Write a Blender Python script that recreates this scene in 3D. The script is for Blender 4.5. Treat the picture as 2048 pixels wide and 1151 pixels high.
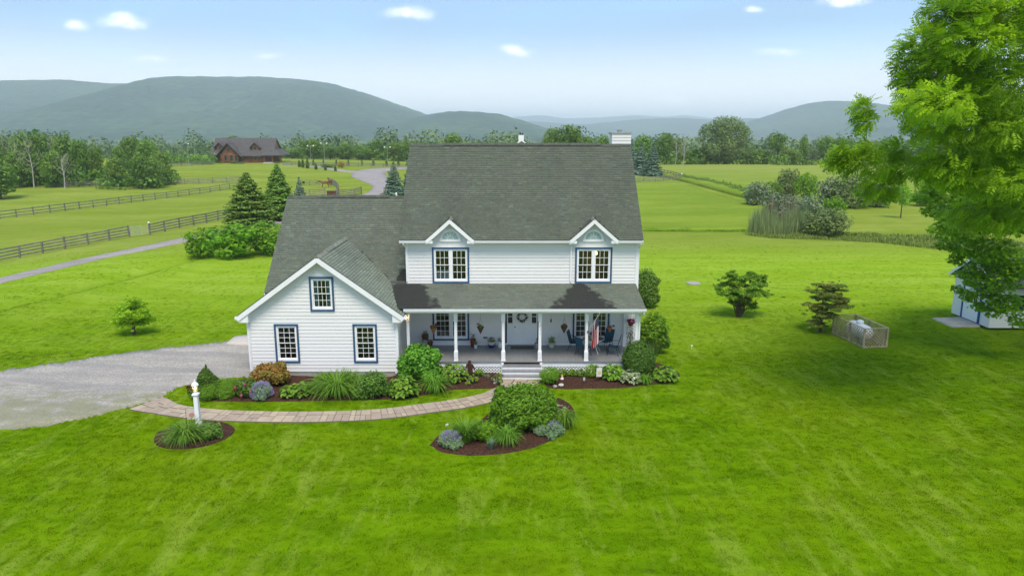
import bpy, math, random
import numpy as np
from mathutils import Vector, Matrix

S = bpy.context.scene
for o in list(bpy.data.objects):
    bpy.data.objects.remove(o)
COL = S.collection
R = math.radians

# ------------------------------------------------------------------ camera
HAZE = 1.8e-4
CAM_H, PITCH, FPX = 11.4, R(12.1), 1450.0
cam_data = bpy.data.cameras.new('camera')
cam_data.sensor_width = 36.0
cam_data.lens = FPX / 2048.0 * 36.0
cam_data.clip_start = 0.1
cam_data.clip_end = 60000.0
cam = bpy.data.objects.new('camera', cam_data)
cam.location = (0, 0, CAM_H)
cam.rotation_euler = (R(90) - PITCH, 0, 0)
COL.objects.link(cam)
S.camera = cam

# ------------------------------------------------------------------ light and exposure
SUN_EL, SUN_AZ = R(60), R(172)          # soft, from behind the camera
SUN_DIR = Vector((math.sin(SUN_AZ) * math.cos(SUN_EL), math.cos(SUN_AZ) * math.cos(SUN_EL), math.sin(SUN_EL)))
sun_data = bpy.data.lights.new('sun', 'SUN')
sun_data.energy = 2.15
sun_data.angle = R(25)
sun_data.color = (1.0, 0.89, 0.74)
sun = bpy.data.objects.new('sun', sun_data)
sun.rotation_euler = (-SUN_DIR).to_track_quat('-Z', 'Y').to_euler()
COL.objects.link(sun)

S.view_settings.view_transform = 'Standard'
S.view_settings.look = 'None'
S.view_settings.exposure = 0.82
S.view_settings.gamma = 1.0
S.view_settings.use_curve_mapping = False
S.cycles.use_denoising = True
S.cycles.max_bounces = 6
S.cycles.diffuse_bounces = 4
S.cycles.glossy_bounces = 2
S.cycles.transmission_bounces = 4
S.cycles.transparent_max_bounces = 12
S.cycles.volume_bounces = 3
S.cycles.caustics_reflective = False
S.cycles.caustics_refractive = False

world = bpy.data.worlds.new('World')
S.world = world
world.use_nodes = True


class NT:
    """small helper round a node tree"""
    def __init__(self, tree):
        self.t = tree
        tree.nodes.clear()

    def n(self, kind, **kw):
        nd = self.t.nodes.new(kind)
        for k, v in kw.items():
            if k.startswith('i_'):
                key = k[2:]
                key = int(key) if key.isdigit() else key.replace('_', ' ')
                self.put(nd.inputs[key], v)
            else:
                setattr(nd, k, v)
        return nd

    def put(self, sock, v):
        if isinstance(v, bpy.types.NodeSocket):
            self.t.links.new(v, sock)
        elif isinstance(v, bpy.types.Node):
            self.t.links.new(v.outputs[0], sock)
        else:
            sock.default_value = v

    def math(self, op, a, b=None, c=None, clamp=False):
        nd = self.t.nodes.new('ShaderNodeMath')
        nd.operation = op
        nd.use_clamp = clamp
        self.put(nd.inputs[0], a)
        if b is not None:
            self.put(nd.inputs[1], b)
        if c is not None:
            self.put(nd.inputs[2], c)
        return nd.outputs[0]

    def vmath(self, op, a, b=None):
        nd = self.t.nodes.new('ShaderNodeVectorMath')
        nd.operation = op
        self.put(nd.inputs[0], a)
        if b is not None:
            self.put(nd.inputs[1], b)
        return nd.outputs[1] if op in ('LENGTH', 'DOT_PRODUCT', 'DISTANCE') else nd.outputs[0]

    def mix(self, fac, a, b, blend='MIX'):
        nd = self.t.nodes.new('ShaderNodeMix')
        nd.data_type = 'RGBA'
        nd.blend_type = blend
        self.put(nd.inputs[0], fac)
        self.put(nd.inputs[6], a if not isinstance(a, tuple) else rgba(a))
        self.put(nd.inputs[7], b if not isinstance(b, tuple) else rgba(b))
        return nd.outputs[2]

    def noise(self, vec, scale, detail=2.0, rough=0.5, dist=0.0):
        nd = self.t.nodes.new('ShaderNodeTexNoise')
        if vec is not None:
            self.put(nd.inputs['Vector'], vec)
        nd.inputs['Scale'].default_value = scale
        nd.inputs['Detail'].default_value = detail
        nd.inputs['Roughness'].default_value = rough
        nd.inputs['Distortion'].default_value = dist
        return nd.outputs[0]

    def ramp(self, fac, lo, hi, smooth=True):
        nd = self.t.nodes.new('ShaderNodeMapRange')
        nd.interpolation_type = 'SMOOTHSTEP' if smooth else 'LINEAR'
        self.put(nd.inputs[0], fac)
        nd.inputs[1].default_value = lo
        nd.inputs[2].default_value = hi
        nd.inputs[3].default_value = 0.0
        nd.inputs[4].default_value = 1.0
        return nd.outputs[0]

    def scale(self, vec, s, rotz=0.0):
        nd = self.t.nodes.new('ShaderNodeMapping')
        self.put(nd.inputs[0], vec)
        nd.inputs['Scale'].default_value = s
        nd.inputs['Rotation'].default_value = (0, 0, rotz)
        return nd.outputs[0]


def rgba(c):
    return (c[0], c[1], c[2], 1.0)


def px_dir(u, v):
    x, y = (u - 1024.0) / FPX, (575.5 - v) / FPX
    return np.array((x, math.cos(PITCH) + y * math.sin(PITCH), -math.sin(PITCH) + y * math.cos(PITCH)))


# sky: daylight sky texture, a little thin cloud, and a handful of small fair-weather clouds
w = NT(world.node_tree)
geo = w.n('ShaderNodeNewGeometry')
dirv = w.vmath('SCALE', geo.outputs['Incoming'])
dirv.node.inputs['Scale'].default_value = -1.0
sky = w.n('ShaderNodeTexSky', sky_type='NISHITA', sun_disc=False, sun_elevation=SUN_EL,
          sun_rotation=SUN_AZ, altitude=200.0, air_density=1.0, dust_density=2.2, ozone_density=1.3)
sx = w.n('ShaderNodeSeparateXYZ', i_Vector=dirv)
ysafe = w.math('MAXIMUM', w.math('ABSOLUTE', sx.outputs[1]), 0.05)
pu = w.math('DIVIDE', sx.outputs[0], ysafe)
pv = w.math('DIVIDE', sx.outputs[2], ysafe)
pvec = w.n('ShaderNodeCombineXYZ', i_X=pu, i_Y=pv).outputs[0]
nz = w.n('ShaderNodeTexNoise')
w.put(nz.inputs['Vector'], pvec)
nz.inputs['Scale'].default_value = 22.0
nz.inputs['Detail'].default_value = 4.0
wob = w.vmath('SCALE', w.vmath('SUBTRACT', nz.outputs['Color'], (0.5, 0.5, 0.5)))
wob.node.inputs['Scale'].default_value = 0.022
pw = w.vmath('ADD', pvec, wob)
total = None
for (cu, cv, ru, rv, a) in ((246, 43, 50, 14, 0.95), (152, 49, 26, 12, 0.7), (818, 27, 50, 14, 0.85), (1030, 103, 34, 11, 0.75),
                            (1503, 22, 22, 8, 0.6), (1690, 5, 50, 10, 0.8), (300, 121, 44, 9, 0.35), (1350, 202, 34, 9, 0.5),
                            (535, 113, 30, 8, 0.3), (1560, 105, 50, 9, 0.35)):
    d = px_dir(cu, cv)
    c = (d[0] / d[1], d[2] / d[1], 0.0)
    dd = w.vmath('SUBTRACT', pw, c)
    dd = w.vmath('MULTIPLY', dd, (FPX / ru * 1.15, FPX / rv * 1.15, 1.0))
    m = w.math('MULTIPLY', w.ramp(w.vmath('LENGTH', dd), 1.45, 0.05), a)
    total = m if total is None else w.math('MAXIMUM', total, m)
nz2 = w.noise(pvec, 60.0, 5.0, 0.65)
total = w.math('MULTIPLY', total, w.math('MULTIPLY_ADD', w.ramp(nz2, 0.30, 0.62), 0.55, 0.40))
front = w.math('GREATER_THAN', sx.outputs[1], 0.05)
total = w.math('MULTIPLY', total, front)
# thin high veil over the whole sky, same everywhere
zs = w.math('ADD', w.math('ABSOLUTE', sx.outputs[2]), 0.16)
veil_v = w.n('ShaderNodeCombineXYZ', i_X=w.math('DIVIDE', sx.outputs[0], zs), i_Y=w.math('DIVIDE', sx.outputs[1], zs)).outputs[0]
veil = w.math('MULTIPLY', w.ramp(w.noise(veil_v, 0.9, 5.0, 0.55, 0.6), 0.40, 0.85), 0.45)
veil = w.math('ADD', veil, 0.33)
tint = w.mix(1.0, sky.outputs[0], (1.0, 1.0, 1.0), 'MULTIPLY')
lum = w.n('ShaderNodeRGBToBW', i_Color=sky.outputs[0])
pale = w.mix(veil, tint, (3.2, 6.0, 10.4))
hor = w.math('MULTIPLY', w.ramp(sx.outputs[2], 0.14, 0.0), 0.92)
pale = w.mix(hor, pale, (11.4, 11.2, 11.0))
skyc = w.mix(total, pale, (12.0, 12.0, 12.2))
bg = w.n('ShaderNodeBackground', i_Color=skyc, i_Strength=0.087)
wo = w.n('ShaderNodeOutputWorld', i_Surface=bg.outputs[0])

# ------------------------------------------------------------------ terrain shape


def ss(a, b, x):
    t = np.clip((np.asarray(x, float) - a) / (b - a), 0, 1)
    return t * t * (3 - 2 * t)


def hgt(x, y):
    """height of the ground: level round the house, dipping to the pastures on the left, falling to the valley beyond the fields"""
    x = np.asarray(x, float)
    y = np.asarray(y, float)
    z = -2.3 * ss(30, 64, -x) * ss(34, 62, y) * (1 - ss(125, 225, y))
    z = z - 24.0 * ss(285, 720, y)
    z = z + 0.9 * ss(170, 262, y) * (1 - ss(285, 500, y)) * ss(40, 70, -x)
    # swale through the lawn on the left
    d = (x + 34.0) * 0.97 - (y - 47.2) * 0.24
    along = (x + 34.0) * 0.24 + (y - 47.2) * 0.97
    wv = 0.35 * np.sin(along * 0.22)
    z = z + (-0.95 * np.exp(-((d - wv) / 1.25) ** 2) + 0.42 * np.exp(-((d - wv - 2.5) / 1.6) ** 2)) * ss(-14, -4, along) * (1 - ss(13, 24, along))
    und = 0.16 * np.sin(x * 0.06 + 1.3) * np.sin(y * 0.047) + 0.10 * np.sin(x * 0.13 + y * 0.09)
    z = z + und * ss(60, 95, y)
    return z


def ray(u, v, Y):
    d = px_dir(u, v)
    t = Y / d[1]
    return Vector((d[0] * t, Y, CAM_H + d[2] * t))


def onz(u, v, z=0.0):
    d = px_dir(u, v)
    t = (z - CAM_H) / d[2]
    return Vector((d[0] * t, d[1] * t, z))


def gr(u, v):
    """where a sight line meets the terrain"""
    d = px_dir(u, v)
    lo = 5.0
    prev = lo
    t = lo
    while t < 1500:
        if CAM_H + d[2] * t < float(hgt(d[0] * t, d[1] * t)):
            a, b = prev, t
            for _ in range(24):
                m = 0.5 * (a + b)
                if CAM_H + d[2] * m < float(hgt(d[0] * m, d[1] * m)):
                    b = m
                else:
                    a = m
            return Vector((d[0] * b, d[1] * b, float(hgt(d[0] * b, d[1] * b))))
        prev = t
        t *= 1.02
    return Vector((d[0] * 1500, d[1] * 1500, -24))


# ------------------------------------------------------------------ object helpers
ORG = {}


def tag(o, label=None, cat=None, group=None, kind=None):
    if label:
        o['label'] = label
    if cat:
        o['category'] = cat
    if group:
        o['group'] = group
    if kind:
        o['kind'] = kind
    return o


def thing(name, label, cat, loc, group=None, rotz=0.0):
    o = bpy.data.objects.new(name, None)
    o.empty_display_size = 0.2
    o.location = loc
    o.rotation_euler = (0, 0, rotz)
    COL.objects.link(o)
    ORG[o.name] = Vector(loc)
    return tag(o, label, cat, group)


def link(name, mesh, mat, parent=None, loc=None):
    """an object from a mesh; coordinates are relative to the parent (or to loc)"""
    o = bpy.data.objects.new(name, mesh)
    if mat is not None and len(mesh.materials) == 0:
        for m in (mat if isinstance(mat, (list, tuple)) else [mat]):
            mesh.materials.append(m)
    if parent is not None:
        o.parent = parent
    if loc is not None:
        o.location = loc
    COL.objects.link(o)
    return o


def copy_tree(o, parent=None):
    c = o.copy()
    COL.objects.link(c)
    c.parent = parent
    for ch in o.children:
        copy_tree(ch, c)
    return c


class MB:
    """collects shapes in world or local coordinates and links them as one mesh"""
    def __init__(self):
        self.v, self.f, self.m, self.c = [], [], [], []
        self.mi = 0

    def add(self, vs, fs):
        b = len(self.v)
        self.v += [tuple(p) for p in vs]
        self.f += [tuple(i + b for i in f) for f in fs]
        self.m += [self.mi] * len(fs)
        return self

    def box(self, x0, x1, y0, y1, z0, z1):
        vs = [(x0, y0, z0), (x1, y0, z0), (x1, y1, z0), (x0, y1, z0), (x0, y0, z1), (x1, y0, z1), (x1, y1, z1), (x0, y1, z1)]
        return self.add(vs, [(0, 3, 2, 1), (4, 5, 6, 7), (0, 1, 5, 4), (1, 2, 6, 5), (2, 3, 7, 6), (3, 0, 4, 7)])

    def hexa(self, vs):
        return self.add(vs, [(0, 3, 2, 1), (4, 5, 6, 7), (0, 1, 5, 4), (1, 2, 6, 5), (2, 3, 7, 6), (3, 0, 4, 7)])

    def beam(self, a, b, w, h, up=(0, 0, 1)):
        """a rectangular bar from a to b"""
        a, b = Vector(a), Vector(b)
        d = (b - a).normalized()
        upv = Vector(up)
        if abs(d.dot(upv)) > 0.98:
            upv = Vector((0, 1, 0))
        s = d.cross(upv).normalized() * (w / 2)
        t = s.cross(d).normalized() * (h / 2)
        return self.hexa([a - s - t, a + s - t, b + s - t, b - s - t, a - s + t, a + s + t, b + s + t, b - s + t])

    def tube(self, pts, rads, n=6, cap=True):
        pts = [Vector(p) for p in pts]
        if not isinstance(rads, (list, tuple)):
            rads = [rads] * len(pts)
        base = len(self.v)
        vs, fs = [], []
        prev = None
        for i, p in enumerate(pts):
            d = (pts[min(i + 1, len(pts) - 1)] - pts[max(i - 1, 0)])
            if d.length < 1e-9:
                d = Vector((0, 0, 1))
            d.normalize()
            if prev is None:
                ref = Vector((1, 0, 0)) if abs(d.x) < 0.9 else Vector((0, 1, 0))
                s = d.cross(ref).normalized()
            else:
                s = (prev - d * prev.dot(d))
                s = s.normalized() if s.length > 1e-6 else d.orthogonal().normalized()
            prev = s
            t = d.cross(s)
            for k in range(n):
                a = 2 * math.pi * k / n
                vs.append(p + (s * math.cos(a) + t * math.sin(a)) * rads[i])
        for i in range(len(pts) - 1):
            for k in range(n):
                k2 = (k + 1) % n
                fs.append((i * n + k, i * n + k2, (i + 1) * n + k2, (i + 1) * n + k))
        if cap:
            fs.append(tuple(range(n - 1, -1, -1)))
            e = (len(pts) - 1) * n
            fs.append(tuple(e + k for k in range(n)))
        return self.add(vs, fs)

    def lathe(self, c, prof, n=16, sq=False):
        """profile of (radius, z) turned round a vertical axis at c"""
        vs, fs = [], []
        for (r, z) in prof:
            for k in range(n):
                a = 2 * math.pi * (k + (0.5 if sq else 0)) / n
                vs.append((c[0] + r * math.cos(a), c[1] + r * math.sin(a), c[2] + z))
        for i in range(len(prof) - 1):
            for k in range(n):
                k2 = (k + 1) % n
                fs.append((i * n + k, i * n + k2, (i + 1) * n + k2, (i + 1) * n + k))
        fs.append(tuple(range(n - 1, -1, -1)))
        e = (len(prof) - 1) * n
        fs.append(tuple(e + k for k in range(n)))
        return self.add(vs, fs)

    def prism(self, poly, axis, a, b):
        """extrude a 2-D polygon: axis 'y' takes (x,z), 'x' takes (y,z), 'z' takes (x,y)"""
        def P(p, t):
            return {'y': (p[0], t, p[1]), 'x': (t, p[0], p[1]), 'z': (p[0], p[1], t)}[axis]
        n = len(poly)
        vs = [P(p, a) for p in poly] + [P(p, b) for p in poly]
        fs = [tuple(range(n - 1, -1, -1)), tuple(range(n, 2 * n))]
        for i in range(n):
            j = (i + 1) % n
            fs.append((i, j, n + j, n + i))
        return self.add(vs, fs)

    def build(self, name, mat=None, parent=None, origin=None, smooth=False, kind=None, fix=True):
        org = Vector((0, 0, 0))
        if parent is not None:
            org = ORG.get(parent.name, Vector((0, 0, 0)))
        if origin is not None:
            org2 = Vector(origin)
        else:
            org2 = org
        me = bpy.data.meshes.new(name)
        me.from_pydata([tuple(Vector(p) - org2) for p in self.v], [], self.f)
        if fix:
            import bmesh
            bm = bmesh.new()
            bm.from_mesh(me)
            bmesh.ops.recalc_face_normals(bm, faces=bm.faces)
            bm.to_mesh(me)
            bm.free()
        if isinstance(mat, (list, tuple)):
            me.polygons.foreach_set('material_index', self.m)
        if smooth:
            me.polygons.foreach_set('use_smooth', [True] * len(me.polygons))
        o = link(name, me, mat, parent, None if origin is None and parent is not None else (org2 - org if parent is not None else org2))
        ORG[o.name] = org2
        if kind:
            o['kind'] = kind
        return o


def array_mesh(name, V, Fq, tint=None, smooth=False):
    """fast mesh from numpy: V (n,3), Fq (m,k) of one polygon size; tint per face"""
    V = np.asarray(V, np.float32)
    Fq = np.asarray(Fq, np.int32)
    me = bpy.data.meshes.new(name)
    me.vertices.add(len(V))
    me.vertices.foreach_set('co', V.ravel())
    k = Fq.shape[1]
    me.loops.add(Fq.size)
    me.loops.foreach_set('vertex_index', Fq.ravel())
    me.polygons.add(len(Fq))
    me.polygons.foreach_set('loop_start', np.arange(0, Fq.size, k, dtype=np.int32))
    if smooth:
        me.polygons.foreach_set('use_smooth', np.ones(len(Fq), bool))
    me.update(calc_edges=True)
    if tint is not None:
        a = me.attributes.new('tint', 'FLOAT', 'FACE')
        a.data.foreach_set('value', np.asarray(tint, np.float32))
    return me


# ------------------------------------------------------------------ materials
MATS = {}
LEAF_GAIN = 2.35


def base_mat(name):
    m = bpy.data.materials.new(name)
    m.use_nodes = True
    MATS[name] = m
    return m, NT(m.node_tree)


def plain(name, col, rough=0.6, var=0.12, scale=3.0, bump=0.0, bscale=40.0, spec=0.4, metal=0.0, dirt=None, stretch=(1, 1, 1)):
    """a painted or natural surface: base colour with uneven wear and fine relief"""
    m, t = base_mat(name)
    pos = t.n('ShaderNodeNewGeometry').outputs['Position']
    p2 = t.scale(pos, stretch)
    n1 = t.noise(p2, scale, 5.0, 0.6)
    dark = tuple(c * (1 - var) for c in col)
    lite = tuple(min(1, c * (1 + var)) for c in col)
    c = t.mix(t.ramp(n1, 0.3, 0.7), dark, lite)
    if dirt:
        n2 = t.noise(p2, scale * 0.45, 6.0, 0.65)
        c = t.mix(t.math('MULTIPLY', t.ramp(n2, 0.52, 0.75), dirt[3]), c, tuple(dirt[:3]))
    b = t.n('ShaderNodeBsdfPrincipled', i_Base_Color=c, i_Roughness=rough, i_Metallic=metal)
    b.inputs['Specular IOR Level'].default_value = spec
    if bump:
        bn = t.n('ShaderNodeBump', i_Strength=bump, i_Distance=0.02, i_Height=t.noise(p2, bscale, 3.0))
        t.put(b.inputs['Normal'], bn.outputs[0])
    t.n('ShaderNodeOutputMaterial', i_Surface=b.outputs[0])
    return m


def leafy(name, dark, lite, trans=0.25, rough=0.55, objvar=0.12, accent=None, spec=0.25, gain=None):
    """leaves: colour from the per-leaf tint, some light through the blade, a little change from plant to plant"""
    m, t = base_mat(name)
    at = t.n('ShaderNodeAttribute', attribute_name='tint')
    oi = t.n('ShaderNodeObjectInfo')
    fac = t.math('ADD', at.outputs['Fac'], t.math('MULTIPLY', t.math('SUBTRACT', oi.outputs['Random'], 0.5), objvar * 2), clamp=True)
    g_ = gain or LEAF_GAIN
    dark, lite = tuple(min(0.8, x * g_) for x in dark), tuple(min(0.8, x * g_) for x in lite)
    c = t.mix(fac, dark, lite)
    if accent:
        c = t.mix(t.ramp(at.outputs['Fac'], accent[3], accent[3] + 0.02), c, tuple(accent[:3]))
    hs = t.n('ShaderNodeHueSaturation', i_Color=c)
    t.put(hs.inputs['Hue'], t.math('ADD', 0.5, t.math('MULTIPLY', t.math('SUBTRACT', oi.outputs['Random'], 0.5), objvar * 0.18)))
    b = t.n('ShaderNodeBsdfPrincipled', i_Base_Color=hs.outputs[0], i_Roughness=rough)
    b.inputs['Specular IOR Level'].default_value = spec
    tr = t.n('ShaderNodeBsdfTranslucent', i_Color=hs.outputs[0])
    mx = t.n('ShaderNodeMixShader', i_0=trans)
    t.put(mx.inputs[1], b.outputs[0])
    t.put(mx.inputs[2], tr.outputs[0])
    t.n('ShaderNodeOutputMaterial', i_Surface=mx.outputs[0])
    return m


def glass_mat(name, tint=(1, 1, 1), refl=0.06):
    m, t = base_mat(name)
    fr = t.n('ShaderNodeFresnel', i_IOR=1.5)
    f2 = t.math('ADD', fr.outputs[0], refl, clamp=True)
    tr = t.n('ShaderNodeBsdfTransparent', i_Color=rgba(tint))
    gl = t.n('ShaderNodeBsdfGlossy', i_Color=(1, 1, 1, 1), i_Roughness=0.03)
    mx = t.n('ShaderNodeMixShader', i_0=f2)
    t.put(mx.inputs[1], tr.outputs[0])
    t.put(mx.inputs[2], gl.outputs[0])
    t.n('ShaderNodeOutputMaterial', i_Surface=mx.outputs[0])
    return m


def glow_mat(name, col, strength):
    m, t = base_mat(name)
    e = t.n('ShaderNodeEmission', i_Color=rgba(col), i_Strength=strength)
    t.n('ShaderNodeOutputMaterial', i_Surface=e.outputs[0])
    return m


def grass_colour(t, pos):
    """the mown lawn's colour: patches, old mowing lines, clover and dry spots, painted distance brightening and swale shade; the same for soil sheet and blades"""
    big = t.noise(pos, 0.11, 4.0, 0.6)
    mid = t.noise(t.scale(pos, (0.45, 1.25, 1.0)), 0.75, 5.0, 0.65)
    fine = t.noise(pos, 6.0, 3.0, 0.6)
    c = t.mix(t.ramp(mid, 0.34, 0.68), (0.084, 0.172, 0.001), (0.138, 0.252, 0.002))
    c = t.mix(t.math('MULTIPLY', t.ramp(big, 0.40, 0.66), 0.55), c, (0.138, 0.210, 0.003))
    # pale bent-over mowing lines in two directions, broken up
    for rot, sc, th, amt in ((R(38), (1.1, 0.26, 1), 0.55, 0.36), (R(-63), (1.0, 0.17, 1), 0.55, 0.42), (R(84), (1.2, 0.22, 1), 0.56, 0.30), (R(20), (1.6, 0.7, 1), 0.57, 0.42)):
        st = t.noise(t.scale(pos, sc, rot), 1.0, 4.0, 0.62, 0.35)
        c = t.mix(t.math('MULTIPLY', t.ramp(st, th, th + 0.13), amt), c, (0.225, 0.310, 0.035))
    c = t.mix(t.math('MULTIPLY', t.ramp(fine, 0.60, 0.80), 0.35), c, (0.165, 0.245, 0.006))
    # back lawn painted paler, standing for its brightening at a grazing view
    sy = t.n('ShaderNodeSeparateXYZ', i_Vector=pos)
    back = t.noise(t.scale(pos, (0.12, 0.7, 1.0)), 0.5, 5.0, 0.6)
    bc = t.mix(t.ramp(back, 0.35, 0.68), (0.215, 0.340, 0.016), (0.270, 0.390, 0.040))
    bf = t.noise(t.scale(pos, (0.5, 1.5, 1.0)), 1.1, 7.0, 0.72)
    bc = t.mix(t.math('MULTIPLY', t.ramp(bf, 0.44, 0.66), 0.55), bc, (0.175, 0.280, 0.012))
    bs = t.noise(t.scale(pos, (0.10, 1.4, 1.0), R(-7)), 0.9, 4.0, 0.6)
    bc = t.mix(t.math('MULTIPLY', t.ramp(bs, 0.55, 0.70), 0.35), bc, (0.345, 0.440, 0.070))
    c = t.mix(t.math('MULTIPLY', t.ramp(t.math('ADD', sy.outputs[1], t.math('MULTIPLY', back, 10.0)), 33.0, 66.0), 0.92), c, bc)
    dsw = t.math('SUBTRACT', t.math('MULTIPLY', t.math('ADD', sy.outputs[0], 34.0), 0.97), t.math('MULTIPLY', t.math('SUBTRACT', sy.outputs[1], 47.2), 0.24))
    swale_shade_lush = t.math('MULTIPLY', t.ramp(t.math('ABSOLUTE', t.math('ADD', dsw, t.math('MULTIPLY', t.math('SUBTRACT', back, 0.5), 1.5))), 1.5, 0.3), t.ramp(sy.outputs[1], 72.0, 60.0))
    c = t.mix(t.math('MULTIPLY', swale_shade_lush, 0.65), c, (0.110, 0.215, 0.004))  # darker green stands for the swale's shaded slope and its lush grass
    dry = t.noise(pos, 1.6, 6.0, 0.7)
    c = t.mix(t.math('MULTIPLY', t.ramp(dry, 0.66, 0.80), 0.30), c, (0.235, 0.215, 0.045))
    return c


def ground_mat():
    m, t = base_mat('mown grass')
    pos = t.n('ShaderNodeNewGeometry').outputs['Position']
    c = grass_colour(t, pos)
    sp = t.n('ShaderNodeSeparateXYZ', i_Vector=pos)
    # pasture and far fields are yellower, woods floor in the valley darker
    far = t.ramp(sp.outputs[1], 62.0, 80.0)
    pn = t.noise(t.scale(pos, (0.25, 1.0, 1.0)), 0.13, 6.0, 0.65)
    past = t.mix(t.ramp(pn, 0.35, 0.68), (0.178, 0.240, 0.026), (0.250, 0.300, 0.052))
    pf = t.noise(t.scale(pos, (0.4, 1.0, 1.0)), 0.8, 9.0, 0.78)
    past = t.mix(t.math('MULTIPLY', t.ramp(pf, 0.46, 0.66), 0.55), past, (0.125, 0.195, 0.020))
    past = t.mix(t.math('MULTIPLY', t.ramp(t.noise(t.scale(pos, (0.3, 1.0, 1.0)), 0.35, 8.0, 0.75), 0.54, 0.70), 0.5), past, (0.285, 0.310, 0.085))
    c = t.mix(far, c, past)
    wood = t.ramp(sp.outputs[1], 300.0, 420.0)
    c = t.mix(wood, c, (0.040, 0.075, 0.018))
    b = t.n('ShaderNodeBsdfPrincipled', i_Base_Color=c, i_Roughness=0.95)
    b.inputs['Specular IOR Level'].default_value = 0.0
    h = t.math('ADD', t.noise(pos, 9.0, 4.0, 0.7), t.math('MULTIPLY', t.noise(pos, 2.6, 3.0, 0.6), 0.7))
    bn = t.n('ShaderNodeBump', i_Strength=0.35, i_Distance=0.04, i_Height=h)
    t.put(b.inputs['Normal'], bn.outputs[0])
    t.n('ShaderNodeOutputMaterial', i_Surface=b.outputs[0])
    return m


def blade_mat():
    m, t = base_mat('grass blades')
    pos = t.n('ShaderNodeNewGeometry').outputs['Position']
    c = grass_colour(t, pos)
    c = t.mix(1.0, c, (1.22, 1.22, 1.22), 'MULTIPLY')
    b = t.n('ShaderNodeBsdfDiffuse', i_Color=c)
    tr = t.n('ShaderNodeBsdfTranslucent', i_Color=c)
    mx = t.n('ShaderNodeMixShader', i_0=0.42)
    t.put(mx.inputs[1], b.outputs[0])
    t.put(mx.inputs[2], tr.outputs[0])
    t.n('ShaderNodeOutputMaterial', i_Surface=mx.outputs[0])
    return m


def hay_mat():
    m, t = base_mat('hay grass')
    pos = t.n('ShaderNodeNewGeometry').outputs['Position']
    p2 = t.scale(pos, (0.35, 1.0, 1.0))
    a = t.noise(p2, 0.12, 5.0, 0.6)
    b_ = t.noise(p2, 0.9, 6.0, 0.7)
    c = t.mix(t.ramp(a, 0.35, 0.65), (0.155, 0.238, 0.014), (0.220, 0.298, 0.026))
    c = t.mix(t.math('MULTIPLY', t.ramp(b_, 0.50, 0.74), 0.5), c, (0.285, 0.315, 0.065))
    hf = t.noise(p2, 1.6, 9.0, 0.8)
    c = t.mix(t.math('MULTIPLY', t.ramp(hf, 0.46, 0.66), 0.5), c, (0.135, 0.205, 0.012))
    sp = t.n('ShaderNodeSeparateXYZ', i_Vector=pos)
    c = t.mix(t.math('MULTIPLY', t.ramp(sp.outputs[1], 130.0, 250.0), 0.45), c, (0.300, 0.310, 0.085))
    b = t.n('ShaderNodeBsdfPrincipled', i_Base_Color=c, i_Roughness=0.9)
    b.inputs['Specular IOR Level'].default_value = 0.05
    bn = t.n('ShaderNodeBump', i_Strength=0.7, i_Distance=0.15, i_Height=t.noise(pos, 3.0, 5.0, 0.7))
    t.put(b.inputs['Normal'], bn.outputs[0])
    t.n('ShaderNodeOutputMaterial', i_Surface=b.outputs[0])
    return m


def gravel_mat(name, a, b_, grassy=0.0):
    m, t = base_mat(name)
    pos = t.n('ShaderNodeNewGeometry').outputs['Position']
    vo = t.n('ShaderNodeTexVoronoi', i_Vector=pos, i_Scale=22.0)
    n1 = t.noise(t.scale(pos, (0.5, 1.4, 1)), 0.55, 6.0, 0.65)
    c = t.mix(t.ramp(n1, 0.35, 0.65), a, b_)
    c = t.mix(0.35, c, t.n('ShaderNodeRGBToBW', i_Color=vo.outputs['Color']).outputs[0], 'OVERLAY')
    hs = t.n('ShaderNodeHueSaturation', i_Color=c, i_Saturation=0.95)
    c = hs.outputs[0]
    if grassy:
        sr = t.n('ShaderNodeSeparateXYZ', i_Vector=pos)
        lane = t.math('ADD', sr.outputs[1], t.math('MULTIPLY', sr.outputs[0], 0.16))
        lane = t.math('ADD', lane, t.math('MULTIPLY', t.noise(pos, 0.3, 3.0), 1.6))
        rut = t.ramp(t.math('SINE', t.math('MULTIPLY', lane, 2.4)), 0.2, 0.95)
        c = t.mix(t.math('MULTIPLY', rut, 0.38), c, (0.205, 0.198, 0.196))
        n2 = t.noise(pos, 0.9, 7.0, 0.72)
        sp = t.n('ShaderNodeSeparateXYZ', i_Vector=pos)
        near = t.ramp(sp.outputs[1], 34.0, 28.0)
        th = t.math('ADD', t.math('MULTIPLY', near, 0.30), n2)
        c = t.mix(t.math('MULTIPLY', t.ramp(th, 0.60, 0.82), grassy), c, (0.200, 0.205, 0.085))
    b = t.n('ShaderNodeBsdfPrincipled', i_Base_Color=c, i_Roughness=0.9)
    b.inputs['Specular IOR Level'].default_value = 0.15
    bn = t.n('ShaderNodeBump', i_Strength=0.6, i_Distance=0.02, i_Height=vo.outputs['Distance'])
    t.put(b.inputs['Normal'], bn.outputs[0])
    t.n('ShaderNodeOutputMaterial', i_Surface=b.outputs[0])
    return m


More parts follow.
